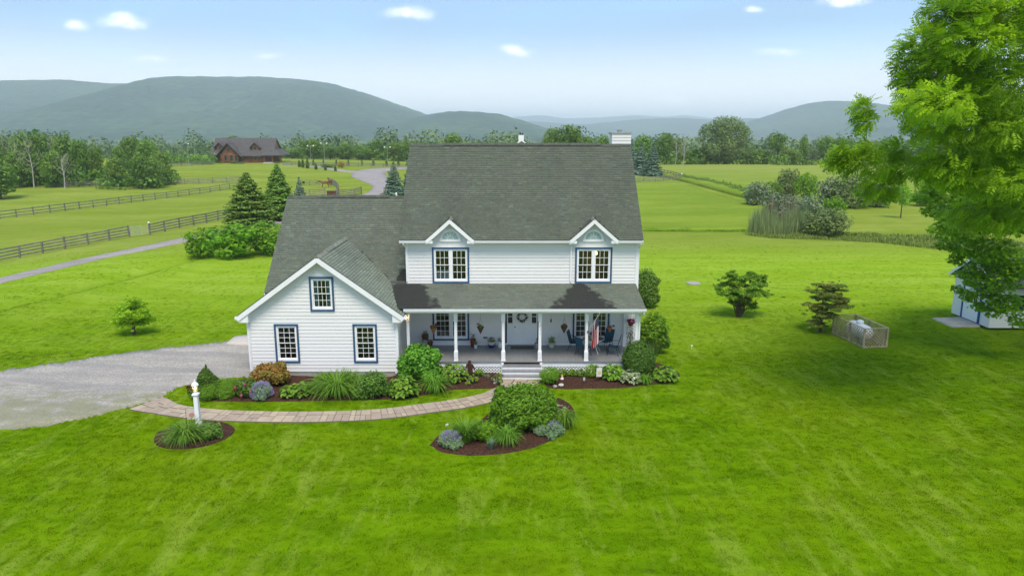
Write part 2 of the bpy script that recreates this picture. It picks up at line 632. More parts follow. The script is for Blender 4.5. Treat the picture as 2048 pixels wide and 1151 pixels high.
def shingle_mat(name, stains=(), k=1.0):
    m, t = base_mat(name)
    pos = t.n('ShaderNodeNewGeometry').outputs['Position']
    at = t.n('ShaderNodeAttribute', attribute_name='tint')
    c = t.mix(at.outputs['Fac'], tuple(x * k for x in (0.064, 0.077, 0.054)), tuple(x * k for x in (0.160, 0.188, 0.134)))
    n1 = t.noise(t.scale(pos, (0.55, 0.16, 0.16)), 1.0, 5.0, 0.6)
    c = t.mix(t.math('MULTIPLY', t.ramp(n1, 0.42, 0.70), 0.22), c, (0.052, 0.054, 0.050))
    n3 = t.noise(pos, 0.5, 5.0, 0.6)
    c = t.mix(t.math('MULTIPLY', t.ramp(n3, 0.50, 0.72), 0.20), c, (0.115, 0.120, 0.080))
    c = t.mix(0.30, c, t.n('ShaderNodeTexWhiteNoise', i_Vector=t.vmath('SNAP', pos, (0.03, 0.03, 0.03))).outputs[1], 'OVERLAY')
    c = t.n('ShaderNodeHueSaturation', i_Color=c, i_Saturation=0.80).outputs[0]
    if stains:
        wn = t.n('ShaderNodeTexNoise', i_Vector=pos, i_Scale=2.6, i_Detail=5.0)
        wob_ = t.math('MULTIPLY', t.math('SUBTRACT', wn.outputs[0], 0.5), 1.7)
        sp = t.n('ShaderNodeSeparateXYZ', i_Vector=pos)
        for (x0, w0, x1, w1, ya, yb) in stains:    # streaks of black algae that spread down the slope
            k = t.n('ShaderNodeMapRange', i_0=sp.outputs[1])
            k.inputs[1].default_value, k.inputs[2].default_value = ya, yb
            k.inputs[3].default_value, k.inputs[4].default_value = 0.0, 1.0
            cx = t.math('MULTIPLY_ADD', k.outputs[0], x1 - x0, x0)
            ww = t.math('MULTIPLY_ADD', k.outputs[0], w1 - w0, w0)
            d = t.math('DIVIDE', t.math('ABSOLUTE', t.math('SUBTRACT', sp.outputs[0], cx)), ww)
            d = t.math('ADD', d, wob_)
            inr = t.math('MULTIPLY', t.math('LESS_THAN', sp.outputs[1], ya + 0.25), t.math('GREATER_THAN', sp.outputs[1], yb - 0.6))
            c = t.mix(t.math('MULTIPLY', t.math('MULTIPLY', t.ramp(d, 1.15, 0.75), inr), 0.88), c, (0.022, 0.022, 0.021))
    b = t.n('ShaderNodeBsdfPrincipled', i_Base_Color=c, i_Roughness=0.88)
    b.inputs['Specular IOR Level'].default_value = 0.25
    bn = t.n('ShaderNodeBump', i_Strength=0.4, i_Distance=0.01, i_Height=t.noise(pos, 60.0, 2.0))
    t.put(b.inputs['Normal'], bn.outputs[0])
    t.n('ShaderNodeOutputMaterial', i_Surface=b.outputs[0])
    return m


def forest_mat(name, a, b_, sc):
    m, t = base_mat(name)
    pos = t.n('ShaderNodeNewGeometry').outputs['Position']
    vo = t.n('ShaderNodeTexVoronoi', i_Vector=pos, i_Scale=sc)
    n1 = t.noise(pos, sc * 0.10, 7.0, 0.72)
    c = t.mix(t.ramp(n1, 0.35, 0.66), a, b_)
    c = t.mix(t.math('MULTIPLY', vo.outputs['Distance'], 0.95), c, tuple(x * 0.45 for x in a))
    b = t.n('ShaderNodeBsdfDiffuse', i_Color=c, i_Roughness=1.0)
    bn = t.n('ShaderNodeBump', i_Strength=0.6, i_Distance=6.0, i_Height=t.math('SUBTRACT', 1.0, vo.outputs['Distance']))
    t.put(b.inputs['Normal'], bn.outputs[0])
    t.n('ShaderNodeOutputMaterial', i_Surface=b.outputs[0])
    return m


M_ground = ground_mat()
M_blade = blade_mat()
M_hay = hay_mat()
M_gravel = gravel_mat('driveway gravel', (0.300, 0.276, 0.246), (0.390, 0.356, 0.308), 0.60)
M_road = gravel_mat('road gravel', (0.265, 0.236, 0.222), (0.345, 0.308, 0.285))
M_siding = plain('white clapboard', (0.740, 0.732, 0.720), 0.5, 0.025, 0.8, 0.08, 25.0, 0.35, dirt=(0.66, 0.67, 0.63, 0.25), stretch=(0.3, 1, 3))
M_trim = plain('white trim paint', (0.815, 0.820, 0.830), 0.42, 0.03, 2.0, 0.0)
M_gutter = plain('white gutter enamel', (0.80, 0.815, 0.825), 0.35, 0.03, 1.5, dirt=(0.60, 0.62, 0.60, 0.3))
M_blue = plain('slate blue paint', (0.030, 0.085, 0.175), 0.5, 0.12, 2.5)
M_navy = plain('dark navy paint', (0.010, 0.022, 0.045), 0.5, 0.1, 2.5)
M_shingle = shingle_mat('asphalt shingles')
M_shingle_sunlift = shingle_mat('pale gable shingles with sun tone', (), 2.2)  # gable shingles: weathered paler, and brightened further against the slope's weak sun
M_shingle_porch = shingle_mat('porch shingles', ((3.42, 0.22, 3.35, 1.55, 36.2, 33.2), (-5.4, 0.55, -4.9, 1.5, 36.9, 33.2)), 1.2)
M_deck = plain('roof deck', (0.060, 0.062, 0.055), 0.9)
M_floor = plain('grey porch paint', (0.220, 0.220, 0.226), 0.38, 0.10, 1.6, 0.05, 30.0, 0.5, stretch=(6, 0.6, 1))
M_found = plain('concrete foundation', (0.33, 0.31, 0.285), 0.9, 0.12, 4.0, 0.3)
M_glass = glass_mat('window glass', (1, 1, 1), 0.0)
M_room = plain('room paint', (0.15, 0.11, 0.075), 0.9, 0.08)
M_dark = plain('black iron', (0.018, 0.018, 0.020), 0.5, 0.1)
M_mulch = plain('bark mulch', (0.062, 0.030, 0.020), 0.95, 0.55, 14.0, 0.9, 30.0, 0.1)
M_lattice = plain('white lattice paint', (0.80, 0.80, 0.81), 0.5, 0.03)
M_oldwood = plain('weathered lattice wood', (0.420, 0.325, 0.205), 0.85, 0.25, 3.0, 0.3, 60.0)
M_palewood = plain('new pine rail', (0.47, 0.37, 0.22), 0.8, 0.15, 3.0, 0.2, 60.0)
M_fence = plain('grey fence wood', (0.185, 0.172, 0.145), 0.9, 0.30, 2.0, 0.4, 40.0)
M_bark = plain('tree bark', (0.095, 0.072, 0.052), 0.95, 0.35, 6.0, 0.9, 25.0, 0.1)
M_palebark = plain('pale dead bark', (0.38, 0.36, 0.32), 0.95, 0.2, 2.0, 0.5, 15.0, 0.1)
M_log = plain('stained log', (0.190, 0.072, 0.030), 0.7, 0.25, 0.9, 0.2, 10.0)
M_logroof = plain('charcoal shingles', (0.082, 0.074, 0.074), 0.9, 0.20, 1.3, 0.3, 6.0)

# ------------------------------------------------------------------ the land
def axis(step, near, far, grow):
    a = [0.0]
    while a[-1] < near:
        a.append(a[-1] + step)
    while a[-1] < far:
        a.append(a[-1] + (a[-1] - a[-2]) * grow)
    return a


ax = axis(1.5, 66, 16000, 1.11)
xs = np.array([-v for v in ax[:0:-1]] + ax)
ys = np.array([-v for v in axis(3.0, 12, 3000, 1.6)[:0:-1]] + axis(1.5, 120, 20000, 1.05))
GX, GY = np.meshgrid(xs, ys)
GZ = hgt(GX, GY)
nx, ny = len(xs), len(ys)
idx = np.arange(nx * ny).reshape(ny, nx)
quads = np.stack([idx[:-1, :-1], idx[:-1, 1:], idx[1:, 1:], idx[1:, :-1]], -1).reshape(-1, 4)
me = array_mesh('ground', np.stack([GX, GY, GZ], -1).reshape(-1, 3), quads, smooth=True)
ground_o = tag(link('ground', me, M_ground), 'mown green lawn with faint mowing lines round the white farmhouse', 'lawn', kind='structure')


def resample(pts, n):
    P = np.array([[p[0], p[1]] for p in pts], float)
    d = np.r_[0, np.cumsum(np.hypot(*np.diff(P, axis=0).T))]
    # smooth through the points
    t = np.linspace(0, d[-1], n)
    out = np.empty((n, 2))
    m = np.gradient(P, d, axis=0) if len(P) > 2 else np.repeat([(P[1] - P[0]) / d[-1]], 2, 0)
    k = np.clip(np.searchsorted(d, t, 'right') - 1, 0, len(d) - 2)
    h = d[k + 1] - d[k]
    s = (t - d[k]) / h
    s = s[:, None]
    h = h[:, None]
    out = ((1 + 2 * s) * (1 - s) ** 2) * P[k] + s * (1 - s) ** 2 * h * m[k] + s * s * (3 - 2 * s) * P[k + 1] + s * s * (s - 1) * h * m[k + 1]
    return out


def between(name, A, B, n, m, lift, mat, label, cat, rag=0.0, thick=None, rough=0.0, seed=1):
    """a draped sheet between two edge lines, with a ragged edge and an edge face down into the soil"""
    rg = np.random.default_rng(seed)
    A, B = resample(A, n), resample(B, n)
    if rag:
        for E, O in ((A, B), (B, A)):
            nv = (O - E)
            nv /= np.linalg.norm(nv, axis=1)[:, None] + 1e-9
            w_ = np.convolve(rg.normal(0, 1, n + 6), np.ones(5) / 5, 'same')[3:-3] * rag + rg.normal(0, 0.4, n) * rag
            E += nv * w_[:, None]
    t = np.linspace(0, 1, m)[None, :, None]
    P = A[:, None, :] * (1 - t) + B[:, None, :] * t
    Z = hgt(P[..., 0], P[..., 1]) + lift
    if rough:
        Z = Z + rg.normal(0, rough, Z.shape)
    V = np.concatenate([P, Z[..., None]], -1)
    idx = np.arange(n * m).reshape(n, m)
    q = np.stack([idx[:-1, :-1], idx[1:, :-1], idx[1:, 1:], idx[:-1, 1:]], -1).reshape(-1, 4)
    V = V.reshape(-1, 3)
    ring = np.r_[idx[:, 0], idx[-1, 1:], idx[::-1, -1][1:], idx[0, ::-1][1:-1]]
    low = V[ring].copy()
    low[:, 2] -= (thick or lift) + 0.02
    b = len(V)
    k = len(ring)
    sk = np.stack([ring, b + np.arange(k), b + (np.arange(k) + 1) % k, np.roll(ring, -1)], -1)
    me = array_mesh(name, np.r_[V, low], np.r_[q, sk])
    return tag(link(name, me, mat), label, cat, kind='structure')


def ribbon(name, C, width, n, lift, mat, label, cat, rag=0.15, seed=2):
    C = resample(C, n)
    T = np.gradient(C, axis=0)
    T /= np.linalg.norm(T, axis=1)[:, None]
    N = np.stack([-T[:, 1], T[:, 0]], -1)
    wd = np.interp(np.linspace(0, 1, n), np.linspace(0, 1, len(width)), width)[:, None] / 2
    return between(name, C + N * wd, C - N * wd, n, 5, lift, mat, label, cat, rag, seed=seed)


def gxy(pts):
    return [tuple(gr(u, v))[:2] for u, v in pts]


DRIVE_A = gxy([(-90, 757), (0, 742), (130, 724), (250, 706), (380, 691), (455, 683), (505, 674)])
DRIVE_B = gxy([(-90, 874), (0, 862), (90, 850), (165, 837), (235, 819), (290, 806), (328, 792), (350, 777), (400, 764), (450, 757), (502, 753)])
between('gravel_driveway', DRIVE_A, DRIVE_B, 140, 14, 0.025, M_gravel, 'grey gravel driveway curving in to the garage end', 'driveway', rag=0.24, rough=0.004)
ribbon('gravel_road', gxy([(-60, 575), (0, 561), (100, 537), (200, 514), (300, 494), (380, 477), (470, 459), (560, 441)]), [3.3, 3.3, 3.3], 90, 0.04, M_road,
       'narrow grey gravel lane beside the pasture fence', 'road', rag=0.12)
ribbon('far_driveway', gxy([(715, 398), (752, 386), (764, 374), (752, 361), (737, 350), (742, 343), (775, 338), (840, 333)]), [3.6, 3.6, 4.0, 6.5, 9.0, 10.0, 9.0, 7.0], 60, 0.06, M_road,
       'pale gravel turnaround and lane past the paddock', 'driveway', rag=0.2)
ribbon('loop_driveway', gxy([(742, 345), (700, 343), (668, 339), (640, 334), (600, 331), (565, 330)]), [6, 4, 3.5, 3.5, 3.5, 4], 50, 0.065, M_road,
       'thin pale gravel loop leading to the log house', 'driveway', rag=0.2)
between('concrete_pad', gxy([(452, 688), (500, 691)]), gxy([(470, 673), (500, 670)]), 6, 4, 0.05, plain('pale concrete', (0.50, 0.45, 0.40), 0.9, 0.08, 2.0, 0.2),
        'pale concrete pad at the garage corner', 'pad')

# taller unmown grass beyond the lawn
between('meadow', [(-4, 86), (4, 86.3), (20, 86.0), (38.5, 86.6)], [(-10, 251), (0, 252), (20, 252), (38, 252)], 40, 90, 0.24, M_hay,
        'unmown light green meadow behind the house', 'meadow', rough=0.05)
between('hayfield', [(41.5, 128), (41.0, 150), (40.2, 185), (39.0, 254)], [(250, 128), (250, 150), (250, 185), (250, 254)], 90, 60, 0.50, M_hay,
        'yellowish hayfield reaching to the treeline', 'field', rough=0.07, seed=5)
M_mown_strip = M_ground


# ------------------------------------------------------------------ hills
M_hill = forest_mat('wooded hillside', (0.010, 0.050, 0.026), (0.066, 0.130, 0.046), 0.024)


def vnoise(x, y, seed):
    """cheap smooth value noise"""
    rg = np.random.default_rng(seed)
    tab = rg.random((128, 128))
    xi, yi = np.floor(x).astype(int), np.floor(y).astype(int)
    fx, fy = x - xi, y - yi
    fx, fy = fx * fx * (3 - 2 * fx), fy * fy * (3 - 2 * fy)
    g = lambda a, b: tab[a % 128, b % 128]
    return (g(xi, yi) * (1 - fx) + g(xi + 1, yi) * fx) * (1 - fy) + (g(xi, yi + 1) * (1 - fx) + g(xi + 1, yi + 1) * fx) * fy


def hill(D, front, prof, label, seed, rows=110, cols=420, base=-26.0):
    P = []
    for u, v in prof:
        d = px_dir(u, v)
        P.append((d[0] / d[1] * D, CAM_H + d[2] / d[1] * D))
    P = np.array(P)
    x = np.linspace(P[0, 0], P[-1, 0], cols)
    cz = np.interp(x, P[:, 0], P[:, 1])
    ker = np.hanning(15)
    ker /= ker.sum()
    cz = np.convolve(np.pad(cz, 7, 'edge'), ker, 'valid')
    y = np.r_[np.linspace(D - front, D, rows), np.linspace(D, D + front * 0.8, 14)[1:]]
    X, Y = np.meshgrid(x, y)
    s = np.where(Y <= D, (Y - (D - front)) / front, 1 - (Y - D) / (front * 0.8))
    s = np.clip(s, 0, 1)
    shp = 0.35 * s + 0.65 * s * s * (3 - 2 * s)
    spur = (vnoise(X / 420.0, Y / 900.0, seed) - 0.5) * 0.75 * np.sin(np.pi * np.clip(s, 0, 1))
    Z = base + (cz[None, :] - base) * np.clip(shp + spur * s * (1 - s ** 3), 0, 1.0)
    canopy = (vnoise(X / 22.0, Y / 22.0, seed + 3) * 0.7 + vnoise(X / 60.0, Y / 60.0, seed + 7) * 0.6 - 0.65) * 8.0
    Z = Z + canopy * ss(0.0, 0.25, s)
    V = np.stack([X, Y, Z], -1).reshape(-1, 3)
    n, m = X.shape
    idx = np.arange(n * m).reshape(n, m)
    q = np.stack([idx[:-1, :-1], idx[:-1, 1:], idx[1:, 1:], idx[1:, :-1]], -1).reshape(-1, 4)
    me = array_mesh('hill', V, q, smooth=True)
    return tag(link('hill', me, M_hill), label, 'hill', kind='structure')


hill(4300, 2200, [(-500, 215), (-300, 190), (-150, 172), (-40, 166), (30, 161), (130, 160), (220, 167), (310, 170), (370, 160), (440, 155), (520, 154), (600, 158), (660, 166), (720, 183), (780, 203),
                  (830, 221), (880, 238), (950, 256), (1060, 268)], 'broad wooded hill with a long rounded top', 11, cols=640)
hill(3500, 1300, [(720, 268), (790, 246), (850, 231), (900, 223), (950, 223), (1000, 229), (1050, 243), (1090, 257), (1130, 268)], 'low wooded spur at the foot of the broad hill', 23, cols=260)
hill(11500, 2500, [(850, 236), (900, 226), (960, 228), (1010, 236), (1050, 232), (1080, 230), (1130, 237), (1200, 235), (1270, 230), (1330, 234), (1370, 230), (1410, 236), (1500, 241), (1620, 244), (1750, 250)],
     'palest range on the horizon in the gap', 31, rows=40, cols=300)
hill(7000, 2000, [(980, 258), (1030, 244), (1060, 242), (1110, 246), (1160, 249), (1210, 245), (1260, 240), (1310, 237), (1360, 236), (1410, 239), (1460, 238), (1510, 236), (1560, 240), (1650, 246), (1760, 256)],
     'blue grey ridge in front of the palest range', 37, rows=60, cols=300)
hill(5000, 2300, [(1400, 274), (1440, 262), (1485, 249), (1540, 231), (1590, 214), (1620, 206), (1655, 201), (1700, 203), (1760, 211), (1820, 221), (1900, 227), (2000, 229), (2120, 236), (2300, 246), (2500, 258)],
     'steep wooded hill behind the leafy branches', 41, cols=520)

# ------------------------------------------------------------------ leaves, trunks and plants
def blades_mesh(name, C, N, size, tint, aspect=0.55, fold=0.25, seed=0):
    """leaf faces: a folded diamond per leaf at C, facing N"""
    rg = np.random.default_rng(seed)
    n = len(C)
    N = N / (np.linalg.norm(N, axis=1)[:, None] + 1e-9)
    ref = rg.normal(0, 1, (n, 3))
    T = np.cross(N, ref)
    T /= np.linalg.norm(T, axis=1)[:, None] + 1e-9
    B = np.cross(N, T)
    s = np.asarray(size).reshape(-1, 1) * np.ones((n, 1))
    tip = C + T * s * 0.5 - N * s * fold * 0.3
    bot = C - T * s * 0.5 - N * s * fold * 0.3
    lf = C + B * s * 0.5 * aspect + N * s * fold * 0.2
    rt = C - B * s * 0.5 * aspect + N * s * fold * 0.2
    V = np.stack([bot, rt, tip, lf], 1).reshape(-1, 3)
    F = np.arange(n * 4).reshape(n, 4)
    return array_mesh(name, V, F, tint)


def lobe_leaves(rg, lobes, per_area, size, up=0.35, shell=0.55):
    """leaf positions through a set of ellipsoid lobes, thickest near their skins"""
    Cs, Ns, Ts = [], [], []
    L = np.array([l[0] for l in lobes])
    Rd = np.array([l[1] for l in lobes])
    for i, (c, r) in enumerate(lobes):
        c, r = np.array(c, float), np.array(r, float)
        area = 4 * math.pi * ((r[0] * r[1]) ** 1.6 + (r[0] * r[2]) ** 1.6 + (r[1] * r[2]) ** 1.6) ** (1 / 1.6) / 3 ** (1 / 1.6)
        n = max(6, int(area * per_area))
        d = rg.normal(0, 1, (n, 3))
        d /= np.linalg.norm(d, axis=1)[:, None]
        rad = (shell + (1 - shell) * rg.random((n, 1)) ** 0.6) * (1 + 0.10 * rg.normal(0, 1, (n, 1)))
        p = c + d * r * rad
        # drop leaves buried well inside other lobes
        q = np.ones(n, bool)
        for j in range(len(lobes)):
            if j != i:
                e = (((p - L[j]) / Rd[j]) ** 2).sum(1)
                q &= e > 0.30
        nn = d / r * r.min() + rg.normal(0, 0.45, (n, 3))
        nn[:, 2] += up
        Cs.append(p[q])
        Ns.append(nn[q])
        Ts.append(np.clip(0.45 + 0.10 * rg.normal(0, 1) + 0.20 * rg.normal(0, 1, q.sum()), 0, 1))
    return np.concatenate(Cs), np.concatenate(Ns), np.concatenate(Ts)


def limbs(mb, rg, base, targets, H, r0, fork=0.38, lean=(0, 0)):
    """tapered trunk with limbs reaching to the lobes of the crown"""
    top = Vector((base[0] + lean[0], base[1] + lean[1], base[2] + H))
    mid = Vector((base[0] + lean[0] * 0.4, base[1] + lean[1] * 0.4, base[2] + H * fork))
    mb.tube([Vector(base) - Vector((0, 0, 0.15)), Vector(base) + Vector((0, 0, H * 0.04)), mid, mid.lerp(top, 0.5), top],
            [r0 * 1.5, r0, r0 * 0.75, r0 * 0.42, r0 * 0.08], 8)
    for c in targets:
        c = Vector(c)
        s = max(fork * 0.75, min(0.92, (c.z - base[2]) / H * 0.75))
        a = mid.lerp(top, (s - fork) / (1 - fork)) if s > fork else Vector(base).lerp(mid, s / fork)
        rr = r0 * (0.5 * (1 - s) + 0.10)
        k = a.lerp(c, 0.5) + Vector((0, 0, (c - a).length * (0.10 + 0.1 * rg.random())))
        mb.tube([a, k, c], [rr, rr * 0.6, rr * 0.15], 5)


def crown_lobes(rg, H, Rr, zc0, n, squash=0.8, spread=0.62, lobe=(0.28, 0.42), topy=1.0):
    """uneven set of lobes filling a crown from height zc0 to H with radius Rr"""
    out = []
    cz = (zc0 + H) / 2
    hz = (H - zc0) / 2
    for i in range(n):
        a = i * 2.39996 + rg.random() * 0.6
        t = (i + 0.5) / n
        zz = (1 - 2 * t)
        rr = math.sqrt(max(0.05, 1 - zz * zz)) * spread * (0.75 + 0.45 * rg.random())
        lr = Rr * rg.uniform(*lobe)
        out.append(((math.cos(a) * rr * Rr, math.sin(a) * rr * Rr, cz + zz * hz * 0.78 * topy), (lr, lr, lr * squash * rg.uniform(0.8, 1.15))))
    out.append(((0, 0, cz), (Rr * 0.5, Rr * 0.5, hz * 0.6)))
    return out


def broadleaf(seed, H, Rr, zc0, n, per_area, leaf, r0, bark=None, squash=0.8, spread=0.62, lobe=(0.28, 0.42), fork=0.38, mat=None, lean=(0, 0)):
    """returns (trunk mesh, crown mesh) standing at the origin"""
    rg = np.random.default_rng(seed)
    lobes = crown_lobes(rg, H, Rr, zc0, n, squash, spread, lobe)
    mb = MB()
    limbs(mb, rg, (0, 0, 0), [l[0] for l in lobes[:-1]], H * 0.92, r0, fork, lean)
    tm = bpy.data.meshes.new('trunk')
    tm.from_pydata(mb.v, [], mb.f)
    tm.materials.append(bark or M_bark)
    C, N, T = lobe_leaves(rg, lobes, per_area, leaf)
    cm = blades_mesh('crown', C, N, leaf * rg.uniform(0.65, 1.35, len(C)), T, 0.7, 0.3, seed)
    cm.materials.append(mat)
    return tm, cm


def conifer_mesh(seed, H, Rr, rows, per, mat, droop=0.25, z0=0.04, leaf=0.30, power=0.85, up=0.2, full=1.0):
    """trunk and crown of a needle tree: whorls of branches carrying flat sprays"""
    rg = np.random.default_rng(seed)
    mb = MB()
    mb.tube([(0, 0, -0.1), (0, 0, H * 0.5), (0, 0, H)], [H * 0.018, H * 0.011, 0.01], 6)
    C, N, T = [], [], []
    for i in range(rows):
        t = (i + rg.random() * 0.6) / rows
        z = H * (z0 + (1 - z0) * t)
        br = Rr * (1 - t) ** power * rg.uniform(0.82, 1.10) + 0.05
        nb = max(4, int(per * (0.35 + 0.65 * (1 - t))))
        a0 = rg.random() * 6.28
        for k in range(nb):
            a = a0 + 6.283 * k / nb + rg.normal(0, 0.10)
            L = br * rg.uniform(0.72, 1.12)
            d = np.array((math.cos(a), math.sin(a), 0))
            tipz = z - droop * L * rg.uniform(0.6, 1.2) + up * L * 0.5
            mb.tube([(0, 0, z), (d[0] * L * 0.95, d[1] * L * 0.95, tipz)], [H * 0.004, 0.004], 3, cap=False)
            m = max(4, int(L / leaf * 5.2 * full))
            s = rg.random(m) ** 0.7
            side = np.array((-d[1], d[0], 0))
            wid = (0.20 + 0.24 * (1 - s)) * L
            p = d[None] * (s * L)[:, None] + side[None] * (rg.uniform(-1, 1, m) * wid * 0.8)[:, None]
            p[:, 2] = z + (tipz - z) * s ** 1.3 + rg.normal(0, 0.10 * leaf, m) - 0.12 * np.abs(p @ side)
            nn = np.stack([rg.normal(0, 0.45, m) + d[0] * 0.5, rg.normal(0, 0.45, m) + d[1] * 0.5, np.ones(m) * 0.9], -1)
            C.append(p)
            N.append(nn)
            T.append(np.clip(0.15 + 0.55 * s + rg.normal(0, 0.16, m), 0, 1))
    C, N, T = np.concatenate(C), np.concatenate(N), np.concatenate(T)
    tm = bpy.data.meshes.new('trunk')
    tm.from_pydata(mb.v, [], mb.f)
    tm.materials.append(M_bark)
    cm = blades_mesh('crown', C, N, leaf * rg.uniform(0.7, 1.3, len(C)), T, 0.55, 0.5, seed)
    cm.materials.append(mat)
    return tm, cm


def plant_tree(name, meshes, loc, sc, rot, label, cat='tree', group=None):
    o = thing(name, label, cat, loc, group)
    o.rotation_euler = (0, 0, rot)
    o.scale = sc
    link('trunk', meshes[0], None, o)
    link('crown', meshes[1], None, o)
    return o


def foot(u, v, vt, wpx, H0, R0, Y=None):
    """base point and scale for something whose foot, top and width are known in the photograph"""
    p = gr(u, v) if Y is None else None
    if Y is not None:
        q = ray(u, 300, Y)
        p = Vector((q.x, Y, float(hgt(q.x, Y))))
    dv = px_dir(u, vt)
    top = CAM_H + dv[2] / dv[1] * p.y
    h = top - p.z
    wd = wpx / FPX * p.y / dv[1]
    return p, (wd / (2 * R0), wd / (2 * R0), h / H0), h, wd


# leaf materials
L_bright = leafy('fresh green leaves', (0.040, 0.105, 0.006), (0.130, 0.235, 0.010), 0.4, gain=2.2)
L_mid = leafy('mid green leaves', (0.034, 0.072, 0.010), (0.095, 0.150, 0.022), 0.3, gain=2.8)
L_dark = leafy('dark green leaves', (0.024, 0.056, 0.008), (0.075, 0.128, 0.016), 0.3, gain=2.9)
L_olive = leafy('dull olive leaves', (0.040, 0.062, 0.018), (0.098, 0.130, 0.040), 0.25, gain=2.6)
L_grey = leafy('silvery grey green leaves', (0.060, 0.085, 0.045), (0.150, 0.185, 0.105), 0.25, gain=2.2)
L_spruce = leafy('blue green needles', (0.022, 0.042, 0.026), (0.088, 0.135, 0.098), 0.15, gain=2.9)
L_needle = leafy('green needles', (0.018, 0.040, 0.006), (0.075, 0.120, 0.018), 0.25, gain=3.8)
L_lime = leafy('lime leaves', (0.110, 0.190, 0.006), (0.240, 0.350, 0.014), 0.45, gain=2.1)
L_rust = leafy('rust and green leaves', (0.110, 0.120, 0.020), (0.330, 0.085, 0.030), 0.25, gain=1.6)
L_blade = leafy('strap leaves', (0.055, 0.135, 0.008), (0.160, 0.285, 0.025), 0.35, gain=1.5)
L_hosta = leafy('hosta leaves', (0.050, 0.130, 0.008), (0.175, 0.300, 0.025), 0.25, gain=1.4)
L_varieg = leafy('white edged leaves', (0.120, 0.210, 0.050), (0.620, 0.660, 0.430), 0.2, gain=1.0)
L_lav = leafy('lavender stems and flowers', (0.100, 0.160, 0.080), (0.175, 0.225, 0.140), 0.2, accent=(0.44, 0.33, 0.60, 0.72), gain=2.0)
L_red = leafy('maroon leaves', (0.050, 0.010, 0.012), (0.110, 0.022, 0.020), 0.2, gain=1.6)
L_reed = leafy('reeds', (0.080, 0.125, 0.040), (0.190, 0.230, 0.095), 0.25, gain=1.7)

# ------------------------------------------------------------------ the farmhouse
rnd = random.Random(7)
NPR = np.random.default_rng(7)
house = thing('farmhouse', 'white clapboard two-storey farmhouse with grey-green shingle roofs and a covered front porch', 'house', (0.5, 36.2, 0.0))
FY = 36.2                # front wall of the main block
GYF = 33.0               # front wall of the garage wing
MX0, MX1 = -5.35, 6.37   # main block
WX0, WX1 = -12.45, -5.38  # wing
GCX, GZR, GSL = -8.92, 5.86, 0.725   # garage gable: centre, ridge height, slope
EXPO = 0.172


def cut(x0, x1, zb, zt, opens):
    """pieces of a course [x0,x1]x[zb,zt] left after the openings"""
    bx = sorted({x0, x1} | {min(max(e, x0), x1) for o in opens for e in o[:2]})
    out = []
    for a, b in zip(bx[:-1], bx[1:]):
        if b - a < 1e-4:
            continue
        segs = [(zb, zt)]
        for (p, q, r, s) in opens:
            if p <= a + 1e-6 and q >= b - 1e-6:
                ns = []
                for (l, h) in segs:
                    if s <= l or r >= h:
                        ns.append((l, h))
                    else:
                        if r - l > 0.012:
                            ns.append((l, r))
                        if h - s > 0.012:
                            ns.append((s, h))
                segs = ns
        for sg in segs:
            if out and out[-1][2:] == sg and abs(out[-1][1] - a) < 1e-6:
                out[-1] = (out[-1][0], b) + sg
            else:
                out.append((a, b) + sg)
    return out


def clapboards(parent, place, z0, z1, lim, opens=(), joined=None):
    """lapped boards; place(s, depth, z) maps along-wall, outward depth and height to the world; lim(z) gives the wall's two ends"""
    z = z0
    while z < z1 - 0.01:
        zt = min(z + EXPO, z1)
        l0, r0 = lim(z)
        l1, r1 = lim(zt)
        if r0 - l0 > 0.08:
            for (a, b, lo, hi) in cut(l0, r0, z, zt, opens):
                ta = a if a > l0 + 1e-5 else l0 + (l1 - l0) * (hi - z) / (zt - z)
                tb = b if b < r0 - 1e-5 else r0 + (r1 - r0) * (hi - z) / (zt - z)
                if tb < ta:
                    ta = tb = 0.5 * (ta + tb)
                d0 = 0.029 - 0.022 * (lo - z) / EXPO
                d1 = 0.029 - 0.022 * (hi - z) / EXPO
                vs = [place(a, -0.02, lo), place(b, -0.02, lo), place(b, d0, lo), place(a, d0, lo),
                      place(ta, -0.02, hi), place(tb, -0.02, hi), place(tb, d1, hi), place(ta, d1, hi)]
                mb = joined or MB()
                mb.hexa(vs)
                if joined is None:
                    mb.build('clapboard', M_siding, parent, fix=True)
        z = zt


def front(y):
    return lambda s, d, z: (s, y - d, z)


